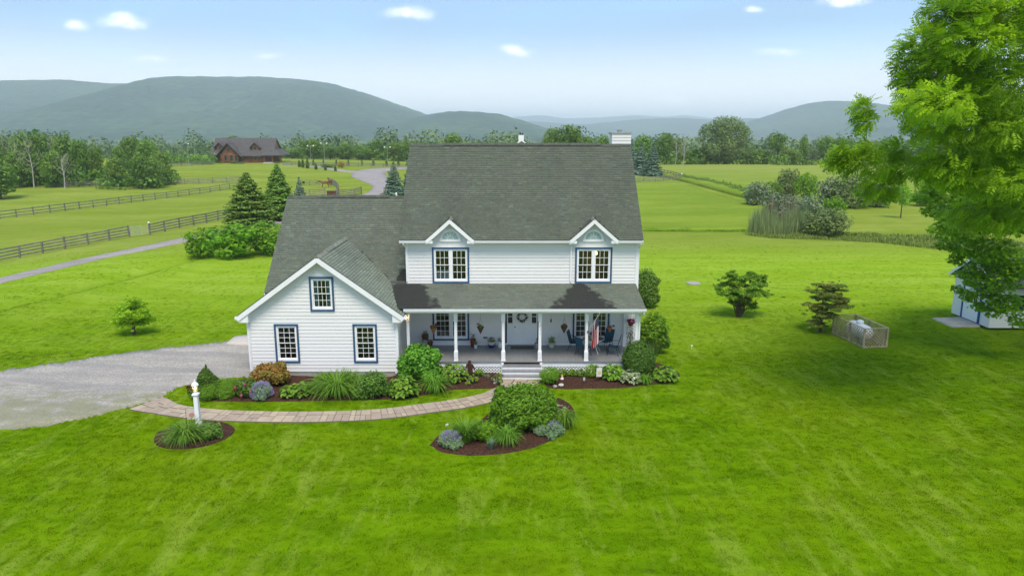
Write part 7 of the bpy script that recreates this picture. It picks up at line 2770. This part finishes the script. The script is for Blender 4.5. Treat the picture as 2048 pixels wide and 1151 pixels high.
local(MB().tube([(0, 0, -0.02), (0, 0, 0.18)], 0.012, 5).lathe((0, 0, 0.18), [(0.05, 0), (0.06, 0.03), (0.02, 0.07)], 8), 'stake', M_trim, o)

# ------------------------------------------------------------------ lamp post
lp = onz(398, 856)
o = thing('lamp_post', 'white square lamp post with a lit glass lantern in the small bed', 'lamp', lp)
pm = MB()
pm.lathe((0, 0, 0), [(0.15, -0.1), (0.15, 0.26), (0.13, 0.28)], 4, True)
pm.lathe((0, 0, 0), [(0.112, 0.28), (0.112, 1.34), (0.125, 1.35), (0.165, 1.41), (0.165, 1.44), (0.09, 1.50), (0.04, 1.52)], 4, True)
local(pm, 'post', M_trim, o)
for s in (-1, 1):
    local(MB().box(-0.05, 0.05, s * 0.082 - 0.004, s * 0.082 + 0.004, 0.40, 1.25), 'panel', M_trim, o)
local(MB().lathe((0, 0, 1.52), [(0.03, 0), (0.07, 0.02), (0.075, 0.05)], 8), 'lantern_base', M_trim, o)
local(MB().lathe((0, 0, 1.57), [(0.07, 0), (0.105, 0.20), (0.105, 0.22)], 8), 'lantern_glass', glass_mat('amber lantern glass', (1.0, 0.86, 0.62), 0.05), o)
local(MB().lathe((0, 0, 1.60), [(0.012, 0), (0.032, 0.05), (0.030, 0.10), (0.006, 0.15)], 8), 'bulb', M_bulb, o, True)
local(MB().lathe((0, 0, 1.79), [(0.145, 0), (0.135, 0.04), (0.09, 0.10), (0.04, 0.13), (0.02, 0.15), (0.025, 0.18), (0.006, 0.27)], 8), 'lantern_cap', M_trim, o)
cg = MB()
for k in range(4):
    a = k * math.pi / 2 + 0.4
    cg.tube([(0.072 * math.cos(a), 0.072 * math.sin(a), 1.57), (0.108 * math.cos(a), 0.108 * math.sin(a), 1.79)], 0.007, 4)
local(cg, 'lantern_cage', M_trim, o)


def garden_flag(name, label, p, rot, w_, h_, z0, cols, seed):
    o = thing(name, label, 'garden flag', p, None, rot)
    st = MB()
    st.tube([(-w_ / 2 - 0.04, 0, -0.05), (-w_ / 2 - 0.04, 0, z0 + h_ + 0.03), (w_ / 2, 0, z0 + h_ + 0.03)], 0.007, 5)
    local(st, 'stand', M_dark, o)
    m, t = base_mat(name + ' cloth ' + str(seed))
    tc = t.n('ShaderNodeTexCoord').outputs['Object']
    n = t.noise(tc, 4.5, 3.0)
    c = t.mix(t.ramp(n, 0.45, 0.58), rgba(cols[0])[:3], rgba(cols[1])[:3])
    sp = t.n('ShaderNodeSeparateXYZ', i_Vector=tc)
    dd = t.vmath('LENGTH', t.vmath('SUBTRACT', t.vmath('MULTIPLY', tc, (1, 0, 1)), (0.02, 0, z0 + h_ * 0.42)))
    c = t.mix(t.ramp(dd, w_ * 0.42, w_ * 0.22), c, rgba(cols[2])[:3])
    b = t.n('ShaderNodeBsdfPrincipled', i_Base_Color=c, i_Roughness=0.8)
    t.n('ShaderNodeOutputMaterial', i_Surface=b.outputs[0])
    V, F = [], []
    n1 = 8
    for i in range(n1 + 1):
        for j in range(n1 + 1):
            x = -w_ / 2 + w_ * i / n1
            z = z0 + h_ * j / n1
            V.append((x, 0.02 * math.sin(i * 0.9 + j * 0.3) * (1 - j / n1), z))
    for i in range(n1):
        for j in range(n1):
            a = i * (n1 + 1) + j
            F.append((a, a + n1 + 1, a + n1 + 2, a + 1))
    local(MB().add(V, F), 'cloth', m, o)


garden_flag('garden_flag', 'small pale flowered flag on a wire stand behind the lamp post', onz(384, 848), R(15), 0.30, 0.44, 0.22, ((0.55, 0.50, 0.40), (0.62, 0.60, 0.52), (0.55, 0.22, 0.18)), 1)
garden_flag('garden_flag', 'small white flag with a yellow motif in the porch bed', onz(1198, 765), R(18), 0.28, 0.44, 0.30, ((0.66, 0.64, 0.62), (0.70, 0.69, 0.66), (0.60, 0.44, 0.20)), 2)
# rusty cut-out figure under the porch
fp = onz(940, 753)
o = thing('garden_silhouette', 'rusty brown cut-out figure standing under the porch edge', 'ornament', fp)
sil = [(-0.14, 0), (-0.05, 0), (-0.03, 0.22), (0.05, 0.22), (0.12, 0.02), (0.22, 0.02), (0.14, 0.28), (0.13, 0.46), (0.22, 0.34), (0.25, 0.38), (0.16, 0.60), (0.06, 0.68), (0.07, 0.78), (-0.01, 0.83), (-0.09, 0.78), (-0.08, 0.68), (-0.17, 0.62), (-0.22, 0.40), (-0.17, 0.38), (-0.12, 0.48), (-0.12, 0.28)]
local(MB().prism(sil, 'y', -0.012, 0.012), 'plate', plain('rusty plate steel', (0.060, 0.024, 0.014), 0.85, 0.35, 6.0), o)
for (u, v, s_, lb, cc) in ((937, 763, 0.11, 'white stone on the mulch by the young hosta', (0.62, 0.60, 0.60)), (1122, 773, 0.13, 'pale stone at the front of the porch bed', (0.50, 0.48, 0.42)), (1110, 775, 0.10, 'small grey stone beside the smooth green mound', (0.36, 0.35, 0.33)),
                           (990, 768, 0.09, 'tan stone at the path corner near the steps', (0.48, 0.38, 0.28))):
    o = thing('stone', lb, 'stone', onz(u, v) + Vector((0, 0, 0.05)))
    rg = np.random.default_rng(int(u))
    st = MB().lathe((0, 0, 0), [(s_ * 0.8, -0.02), (s_, s_ * 0.3), (s_ * 0.75, s_ * 0.7), (s_ * 0.2, s_ * 0.85)], 7)
    st.v = [tuple(np.array(v_) * (1 + rg.normal(0, 0.10, 3))) for v_ in st.v]
    local(st, 'rock', plain('stone %d' % u, cc, 0.9, 0.2, 20.0, 0.5), o)
o = thing('solar_light', 'small grey solar path light on the mulch', 'lamp', onz(1168, 770))
local(MB().tube([(0, 0, 0), (0, 0, 0.24)], 0.014, 6), 'stake', M_dark, o)
local(MB().box(-0.045, 0.045, -0.045, 0.045, 0.24, 0.37), 'head', plain('grey plastic', (0.40, 0.41, 0.43), 0.4), o)
o = thing('figurine', 'small white and yellow garden figurine on the mulch', 'ornament', onz(1124, 760))
local(MB().lathe((0, 0, 0), [(0.07, 0), (0.09, 0.05), (0.06, 0.14), (0.035, 0.17)], 10), 'body', M_trim, o, True)
local(MB().lathe((0, 0, 0.16), [(0.02, 0), (0.055, 0.03), (0.055, 0.07), (0.02, 0.11)], 10), 'head', plain('yellow glaze', (0.62, 0.42, 0.10), 0.4), o, True)
for i, (u, v) in enumerate(((893, 866), (885, 893))):
    o = thing('flower', ('white flower behind the silvery lavender', 'white flower at the tip of the island bed')[i], 'flower', onz(u, v))
    local(MB().tube([(0, 0, 0), (0.02, 0, 0.34)], 0.006, 4), 'stem', M_bark, o)
    rg = np.random.default_rng(i)
    d = rg.normal(0, 1, (14, 3))
    me = blades_mesh('petals', np.array((0.02, 0, 0.36)) + d * 0.025, d + np.array((0, -0.5, 1)), np.full(14, 0.09), rg.random(14), 0.8, 0.2, i)
    link('petals', me, L_white, o)

# ------------------------------------------------------------------ on the porch
FZ = FLZ + 0.001


def fl(u, v):
    return onz(u, v, FLZ)


def lantern(p, label):
    o = thing('wall_lantern', label, 'lamp', p)
    local(MB().box(-0.06, 0.06, -0.03, 0.03, -0.1, 0.12), 'plate', M_trim, o)
    local(MB().lathe((0, -0.10, -0.08), [(0.02, -0.03), (0.05, 0), (0.07, 0.14), (0.07, 0.16)], 8), 'glass', glass_mat('lantern glass ' + label[:6], (1.0, 0.9, 0.75), 0.05), o)
    local(MB().lathe((0, -0.10, -0.05), [(0.01, 0), (0.03, 0.04), (0.025, 0.09), (0.005, 0.12)], 8), 'bulb', M_bulb, o, True)
    local(MB().lathe((0, -0.10, 0.08), [(0.09, 0), (0.05, 0.06), (0.01, 0.09)], 8), 'cap', M_trim, o)


lantern(Vector((-5.05, 33.50, 2.80)), 'lit lantern at the corner of porch and garage')
lantern(Vector((-12.56, 34.4, 1.75)), 'lit lantern on the garage side over the driveway')

M_terra = plain('terracotta', (0.36, 0.12, 0.055), 0.8, 0.15)
M_wick = plain('brown wicker', (0.105, 0.052, 0.026), 0.85, 0.3, 30.0, 0.6, 80.0)


def leaf_tuft(parent, c, r, h, n, mat, leaf, seed, name='leaves'):
    rg = np.random.default_rng(seed)
    d = rg.normal(0, 1, (n, 3))
    d /= np.linalg.norm(d, axis=1)[:, None]
    C = np.array(c) + d * np.array((r, r, h)) * rg.uniform(0.4, 1.05, (n, 1))
    me = blades_mesh(name, C, d + np.array((0, 0, 0.6)), leaf * rg.uniform(0.6, 1.3, n), rg.random(n), 0.55, 0.3, seed)
    link(name, me, mat, parent)


def hanging_basket(u, v0, v1, Y, label, flower, mat, seed, fl_off=((0, -0.05, 0.1),), ceil=3.10):
    """cone basket on a wire from the porch ceiling"""
    a, b = ray(u, v0, Y), ray(u, v1, Y)
    h = a.z - b.z
    o = thing('hanging_basket', label, 'basket', b, 'cone baskets hanging from the porch ceiling')
    r_ = h * 0.42
    local(MB().lathe((0, 0, 0), [(0.015, 0), (r_ * 0.55, h * 0.42), (r_, h * 0.82), (r_ * 1.04, h * 0.86), (r_ * 0.9, h * 0.85)], 12), 'cone', mat, o)
    wi = MB()
    for k in range(3):
        t = k * 2.094
        wi.tube([(r_ * math.cos(t), r_ * math.sin(t), h * 0.85), (0, 0, h * 1.9)], 0.004, 3)
    wi.tube([(0, 0, h * 1.9), (0, 0, ceil - b.z)], 0.004, 3)
    local(wi, 'hanger', M_dark, o)
    leaf_tuft(o, (0, 0, h * 0.95), r_ * 0.95, h * 0.22, 60, L_mid, 0.10, seed)
    blossoms(o, [Vector(p) + Vector((0, 0, h)) for p in fl_off], 0.12, flower, 'flower', 14)


hanging_basket(867, 652, 668, 34.6, 'cone basket with red flowers in front of the porch window by the garage', L_scar, M_terra, 301, ((-0.10, -0.1, 0.02), (0.14, -0.08, 0.13), (0.12, -0.1, 0.04)))
hanging_basket(961, 651, 667, 34.6, 'cone basket of mostly green leaves beside the front door', L_pink, M_wick, 302, ((-0.12, -0.1, 0.12),))
hanging_basket(1128, 650, 666, 34.6, 'cone basket with pink flowers between door and flag', L_scar, M_wick, 303, ((0, -0.1, 0.08), (0.06, -0.08, 0.03)))
hanging_basket(1219, 652, 664, 34.4, 'orange cone basket with pink flowers above the patio chairs', L_pink, plain('orange basket', (0.45, 0.12, 0.03), 0.8), 304, ((-0.05, -0.08, 0.04), (0.18, -0.06, 0.04)))


def potted(u, v, r_, h, label, pot, leafm, lh, seed, n=70, leaf=0.10, band=None, foot_=0.7):
    p = fl(u, v)
    p.y = min(p.y, FY - 0.16 - r_)
    o = thing('potted_plant', label, 'potted plant', Vector((p.x, p.y, FZ)))
    local(MB().lathe((0, 0, 0), [(r_ * foot_, 0), (r_ * 0.95, h * 0.85), (r_ * 1.05, h * 0.86), (r_ * 1.05, h), (r_ * 0.85, h), (r_ * 0.8, h * 0.9)], 14), 'pot', pot, o)
    if band:
        local(MB().lathe((0, 0, 0), [(r_ * foot_ + 0.012, 0.004), (r_ * 0.9 + 0.012, h * 0.5), (r_ * 0.5, h * 0.5)], 14), 'glaze_band', band, o)
    leaf_tuft(o, (0, 0, h + lh * 0.45), r_ * 1.1, lh * 0.5, n, leafm, leaf, seed)
    return o


M_cream = plain('cream glaze', (0.55, 0.50, 0.40), 0.4)
M_cobalt = plain('cobalt glaze', (0.012, 0.030, 0.16), 0.3)
M_brick = plain('brick red glaze', (0.20, 0.030, 0.022), 0.5)
potted(861, 693, 0.13, 0.24, 'small red pot beside the plant stand', M_brick, L_olive, 0.18, 311, 30)
potted(946, 693, 0.15, 0.42, 'tall red pot with sparse leaves under the second basket', M_brick, L_olive, 0.34, 312, 34)
potted(951.5, 696, 0.09, 0.18, 'little white pot in front of the tall red pot', M_trim, L_mid, 0.26, 313, 34)
potted(983, 694, 0.20, 0.32, 'blue and cream pot with a spiky plant left of the door', M_cream, L_olive, 0.22, 314, 60, 0.12, M_cobalt)
potted(1000, 694, 0.13, 0.26, 'pale pot with thin stems partly behind the porch post', M_trim, L_olive, 0.36, 315, 26)
potted(1074, 695, 0.12, 0.26, 'grey pot with thin leaves behind the post right of the door', M_found, L_olive, 0.34, 316, 26)
potted(1103.5, 694, 0.19, 0.27, 'cream bucket with a round green plant right of the door', M_cream, L_mid, 0.34, 317, 110, 0.09)
# plant stand with a wicker basket
p = fl(852, 691)
o = thing('plant_stand', 'dark iron plant stand near the garage end of the porch', 'stand', Vector((p.x, FY - 0.4, FZ)))
mb = MB()
for x in (-0.14, 0.14):
    for y in (-0.12, 0.12):
        mb.tube([(x, y, 0), (x, y, 0.42)], 0.011, 5)
local(mb, 'legs', M_dark, o)
local(MB().box(-0.16, 0.16, -0.14, 0.14, 0.42, 0.435), 'shelf', M_dark, o)
o = thing('wicker_basket', 'brown wicker basket of leaves on the iron plant stand', 'basket', Vector((p.x, FY - 0.4, FZ + 0.436)))
local(MB().lathe((0, 0, 0), [(0.14, 0), (0.18, 0.10), (0.17, 0.26), (0.15, 0.26), (0.13, 0.05)], 14), 'basket', M_wick, o)
leaf_tuft(o, (0, 0, 0.36), 0.14, 0.13, 34, L_grey, 0.10, 320)
# wreath
o = thing('wreath', 'dried flower wreath on the white front door', 'wreath', (DOOR[0], FY - 0.05, 2.12))
rg = np.random.default_rng(41)
n = 330
a = rg.uniform(0, 6.283, n)
C = np.stack([np.cos(a) * (0.215 + rg.normal(0, 0.035, n)), rg.normal(-0.03, 0.025, n), np.sin(a) * (0.215 + rg.normal(0, 0.035, n))], -1)
link('twigs', blades_mesh('twigs', C, rg.normal(0, 1, (n, 3)) + np.array((0, -0.8, 0)), rg.uniform(0.04, 0.09, n), rg.random(n), 0.5, 0.3, 41), leafy('dried leaves', (0.060, 0.030, 0.016), (0.150, 0.095, 0.040), 0.0, gain=1.0), o)
tor = MB()
for i in range(20):
    t0, t1 = 6.2832 * i / 20, 6.2832 * (i + 1) / 20
    tor.tube([(0.215 * math.cos(t0), -0.015, 0.215 * math.sin(t0)), (0.215 * math.cos(t1), -0.015, 0.215 * math.sin(t1))], 0.03, 5, False)
local(tor, 'ring', M_wick, o)
blossoms(o, [(0.215 * math.cos(t), -0.07, 0.215 * math.sin(t)) for t in (0.3, 1.2, 1.9, 3.0, 3.9, 5.0, 5.7)], 0.085, L_white, 'dried_flower', 12)
# door mat
p = fl(1043, 694)
o = thing('door_mat', 'brown patterned door mat in front of the door', 'mat', Vector((DOOR[0], FY - 0.50, FZ)))
local(MB().box(-0.62, 0.62, -0.30, 0.30, 0, 0.014), 'pile', plain('brown coir', (0.100, 0.085, 0.075), 0.95, 0.3, 30.0), o)
bd = MB()
bd.box(-0.62, 0.62, -0.30, -0.27, 0.0145, 0.018).box(-0.62, 0.62, 0.27, 0.30, 0.0145, 0.018).box(-0.62, -0.58, -0.269, 0.269, 0.0145, 0.018).box(0.58, 0.62, -0.269, 0.269, 0.0145, 0.018)
local(bd, 'border', plain('grey mat border', (0.22, 0.20, 0.18), 0.95), o)
# outlet plate and wind chime, house number plaques
o = thing('outlet_cover', 'small dark outlet cover low on the porch wall', 'outlet', (-1.38, FY - 0.045, 1.02))
local(MB().box(-0.11, 0.11, -0.02, 0.01, -0.05, 0.05), 'plate', plain('grey outlet', (0.22, 0.22, 0.22), 0.5), o)
p = ray(1102, 640, 34.3)
o = thing('wind_chime', 'dark wind chime hanging right of the door', 'ornament', p)
wc = MB()
wc.tube([(0, 0, 0.1), (0, 0, 3.1 - p.z)], 0.004, 3)
local(wc, 'string', M_dark, o)
local(MB().lathe((0, 0, -0.12), [(0.01, 0), (0.04, 0.06), (0.03, 0.16), (0.01, 0.22)], 8), 'bell', M_dark, o)

# raised house numbers down the post right of the steps
M_num = plain('grey house numbers', (0.30, 0.30, 0.32), 0.5)
SEG = {'2': 'abged', '1': 'bc'}
num = MB()
for k, ch_ in enumerate('211'):
    zc = 2.36 - k * 0.19
    xc, yc, w_, h_ = 1.34, PYF + 0.11 - 0.074, 0.028, 0.055
    for s_ in SEG[ch_]:
        x0, z0, x1, z1 = {'a': (-w_, h_, w_, h_), 'g': (-w_, 0, w_, 0), 'd': (-w_, -h_, w_, -h_), 'b': (w_, 0, w_, h_), 'c': (w_, -h_, w_, 0), 'f': (-w_, 0, -w_, h_), 'e': (-w_, -h_, -w_, 0)}[s_]
        num.beam((xc + x0, yc, zc + z0), (xc + x1, yc, zc + z1), 0.010, 0.013, (0, 1, 0))
num.build('house_number', M_num, number_post)

# patio set
M_sling = plain('blue sling fabric', (0.012, 0.075, 0.135), 0.75, 0.12, 8.0)
M_tabletop = glass_mat('table glass', (0.80, 0.88, 0.88), 0.15)


def chair(x, y, rot, label):
    """curved sling seat and back on thin dark legs"""
    o = thing('patio_chair', label, 'chair', (x, y, FZ), 'blue patio chairs round the glass table', rot)
    prof = [(0.26, 0.40), (0.22, 0.425), (0.05, 0.40), (-0.14, 0.385), (-0.21, 0.42), (-0.25, 0.55), (-0.32, 0.80), (-0.37, 0.98)]
    def strip(pr, w_):
        mb = MB()
        for (a, b) in zip(pr[:-1], pr[1:]):
            mb.hexa([(a[0], -w_, a[1] - 0.012), (b[0], -w_, b[1] - 0.012), (b[0], w_, b[1] - 0.012), (a[0], w_, a[1] - 0.012), (a[0], -w_, a[1] + 0.006), (b[0], -w_, b[1] + 0.006), (b[0], w_, b[1] + 0.006), (a[0], w_, a[1] + 0.006)])
        return mb
    local(strip(prof[:5], 0.25), 'seat', M_sling, o)
    bk = MB()
    for (a, b) in zip(prof[4:-1], prof[5:]):
        bk.hexa([(a[0] - 0.012, -0.25, a[1]), (a[0] + 0.010, -0.25, a[1]), (a[0] + 0.010, 0.25, a[1]), (a[0] - 0.012, 0.25, a[1]),
                 (b[0] - 0.012, -0.25, b[1]), (b[0] + 0.010, -0.25, b[1]), (b[0] + 0.010, 0.25, b[1]), (b[0] - 0.012, 0.25, b[1])])
    local(bk, 'backrest', M_sling, o)
    for s_ in (-1, 1):
        local(MB().tube([(0.24, s_ * 0.26, 0.40), (0.27, s_ * 0.28, 0.0)], 0.013, 6), 'leg', M_dark, o)
        local(MB().tube([(-0.18, s_ * 0.26, 0.40), (-0.30, s_ * 0.28, 0.0)], 0.013, 6), 'leg', M_dark, o)
        fr = MB()
        fr.tube([(p_[0], s_ * 0.26, p_[1]) for p_ in prof], 0.013, 5)
        fr.tube([(0.22, s_ * 0.27, 0.42), (0.18, s_ * 0.28, 0.62), (-0.27, s_ * 0.27, 0.66)], 0.013, 5)
        local(fr, 'side_frame', M_dark, o)


TBL = (4.08, 34.95)
chair(3.18, 35.35, R(-18), 'blue patio chair against the window, farthest from the porch corner post')
chair(3.52, 34.40, R(38), 'blue patio chair half hidden behind the porch post with the flag')
chair(4.78, 35.55, R(225), 'blue patio chair by the window behind the flag')
chair(5.02, 34.55, R(165), 'blue patio chair nearest the boxwood')
o = thing('patio_table', 'round glass-topped patio table with white frame', 'table', (TBL[0], TBL[1], FZ))
local(MB().lathe((0, 0, 0.70), [(0.52, 0), (0.52, 0.012)], 28), 'top', M_tabletop, o)
rim = MB()
for i in range(28):
    t0, t1 = 6.2832 * i / 28, 6.2832 * (i + 1) / 28
    rim.tube([(0.53 * math.cos(t0), 0.53 * math.sin(t0), 0.70), (0.53 * math.cos(t1), 0.53 * math.sin(t1), 0.70)], 0.016, 5, False)
local(rim, 'rim', M_trim, o)
for k in range(4):
    t = k * 1.5708 + 0.5
    local(MB().tube([(0.48 * math.cos(t), 0.48 * math.sin(t), 0.69), (0.18 * math.cos(t), 0.18 * math.sin(t), 0.35), (0.42 * math.cos(t), 0.42 * math.sin(t), 0.0)], 0.016, 6), 'leg', M_trim, o)
o = thing('flower_pot', 'cream pot of magenta flowers on the patio table', 'potted plant', (TBL[0] - 0.08, TBL[1] - 0.05, FZ + 0.714))
local(MB().lathe((0, 0, 0), [(0.09, 0), (0.13, 0.20), (0.14, 0.21), (0.11, 0.2)], 12), 'pot', plain('cream clay', (0.50, 0.40, 0.28), 0.7), o)
leaf_tuft(o, (0, 0, 0.27), 0.12, 0.09, 40, L_mid, 0.08, 331)
blossoms(o, [(0, -0.08, 0.34), (0.08, -0.05, 0.30), (-0.08, -0.06, 0.31)], 0.11, L_magenta)
# magenta hanging flowers and vine at the corner pilaster
p = ray(1262, 640, FY - 0.45)
o = thing('flower_basket', 'magenta hanging flowers over a trailing white vine by the corner pilaster', 'basket', (p.x, FY - 0.42, FZ))
hz_ = p.z - FZ
local(MB().tube([(0, 0, hz_ - 0.2), (0, 0, 3.09 - FZ)], 0.004, 3), 'hanger', M_dark, o)
local(MB().lathe((0, 0, hz_ - 0.3), [(0.06, 0), (0.14, 0.10), (0.16, 0.2), (0.12, 0.2)], 12), 'pot', M_wick, o)
leaf_tuft(o, (0, 0, hz_ - 0.05), 0.22, 0.12, 60, L_dark, 0.09, 341)
blossoms(o, [(-0.16, -0.1, hz_ + 0.02), (-0.05, -0.15, hz_ + 0.06), (0.08, -0.14, hz_ + 0.05), (0.17, -0.08, hz_), (0.02, -0.16, hz_ - 0.08), (-0.1, -0.14, hz_ - 0.06), (0.12, -0.12, hz_ - 0.10)], 0.14, L_magenta, 'flower', 18)
rg = np.random.default_rng(51)
n = 260
zz = rg.uniform(0.05, hz_ - 0.15, n)
C = np.stack([rg.normal(0, 0.08, n), rg.normal(0, 0.07, n), zz], -1)
link('vine', blades_mesh('vine', C, rg.normal(0, 1, (n, 3)) + np.array((0, -0.8, 0.3)), rg.uniform(0.05, 0.10, n), rg.random(n), 0.7, 0.3, 51), leafy('white flecked vine', (0.035, 0.070, 0.022), (0.300, 0.330, 0.240), 0.2, gain=1.0), o)

# flag on an angled staff from the post
M_flag, t = base_mat('flag cloth')
ca = t.n('ShaderNodeVertexColor', layer_name='print')
b = t.n('ShaderNodeBsdfPrincipled', i_Base_Color=ca.outputs[0], i_Roughness=0.75)
trn = t.n('ShaderNodeBsdfTranslucent', i_Color=ca.outputs[0])
mx = t.n('ShaderNodeMixShader', i_0=0.25)
t.put(mx.inputs[1], b.outputs[0])
t.put(mx.inputs[2], trn.outputs[0])
t.n('ShaderNodeOutputMaterial', i_Surface=mx.outputs[0])
pa = Vector((3.60, PYF + 0.01, 2.05))
pb = ray(1199, 627, PYF - 0.55)
o = thing('flag', 'striped flag with star canton hanging from an angled staff on the post', 'flag', pa)
e = pb - pa
local(MB().tube([Vector((0, 0, 0)), e], [0.016, 0.013], 8), 'staff', plain('white staff', (0.7, 0.68, 0.62), 0.4), o)
local(MB().tube([Vector((0, 0.03, -0.02)), e * 0.10], [0.03, 0.024], 8), 'bracket', M_dark, o)
local(MB().lathe((e.x, e.y, e.z), [(0.01, -0.02), (0.03, 0.02), (0.01, 0.06)], 8), 'finial', plain('gold paint', (0.6, 0.45, 0.15), 0.4), o, True)
NS, NTt = 52, 60
W_, L_ = 0.92, 1.45
V, F, colr = [], [], []
for j in range(NTt + 1):
    tt = j / NTt
    for i in range(NS + 1):
        s_ = i / NS                      # 0 at the staff tip (canton side), 1 lower on the staff
        root = e * (0.97 - 0.52 * s_)
        gather = 1 - 0.12 * min(1, tt * 1.6)
        x = root.x * gather + (e.x * 0.80) * (1 - gather) + 0.035 * math.sin(s_ * 19 + 0.6) * min(1, tt * 3)
        y = root.y + 0.055 * math.sin(s_ * 15.0 + tt * 1.5) * min(1, tt * 3) - 0.02 * tt
        z = root.z - L_ * tt * (1.0 - 0.10 * s_) * 0.97 + 0.02 * math.sin(s_ * 9)
        V.append((x - 0.05 * tt * s_, y, z))
RED, WHT, BLU = (0.42, 0.012, 0.022), (0.74, 0.73, 0.72), (0.010, 0.018, 0.075)
for j in range(NTt):
    for i in range(NS):
        a = j * (NS + 1) + i
        F.append((a, a + 1, a + NS + 2, a + NS + 1))
        st_ = int(i / 4)
        c_ = RED if st_ % 2 == 0 else WHT
        if i < 28 and j < 24:
            c_ = BLU
            if i % 3 == 1 and (j % 4 == (1 if (i // 3) % 2 else 3)):
                c_ = WHT
        colr.append(c_)
me = bpy.data.meshes.new('cloth')
me.from_pydata(V, [], F)
la = me.color_attributes.new('print', 'FLOAT_COLOR', 'CORNER')
buf = np.repeat(np.array([c_ + (1.0,) for c_ in colr], np.float32), 4, 0)
la.data.foreach_set('color', buf.ravel())
me.polygons.foreach_set('use_smooth', [True] * len(me.polygons))
link('cloth', me, M_flag, o)

# ------------------------------------------------------------------ haze in the valley air
hz = MB().box(-15500, 15500, -400, 14800, -70, 345)
hm, t = base_mat('valley haze')
pv_ = t.n('ShaderNodeVolumePrincipled')
pv_.inputs['Color'].default_value = (0.85, 0.95, 1.0, 1.0)
pv_.inputs['Density'].default_value = HAZE
pv_.inputs['Anisotropy'].default_value = 0.0
t.n('ShaderNodeOutputMaterial', i_Volume=pv_.outputs[0])
ho = hz.build('haze', hm)
tag(ho, 'thin blue summer haze hanging over the valley', 'haze', kind='stuff')
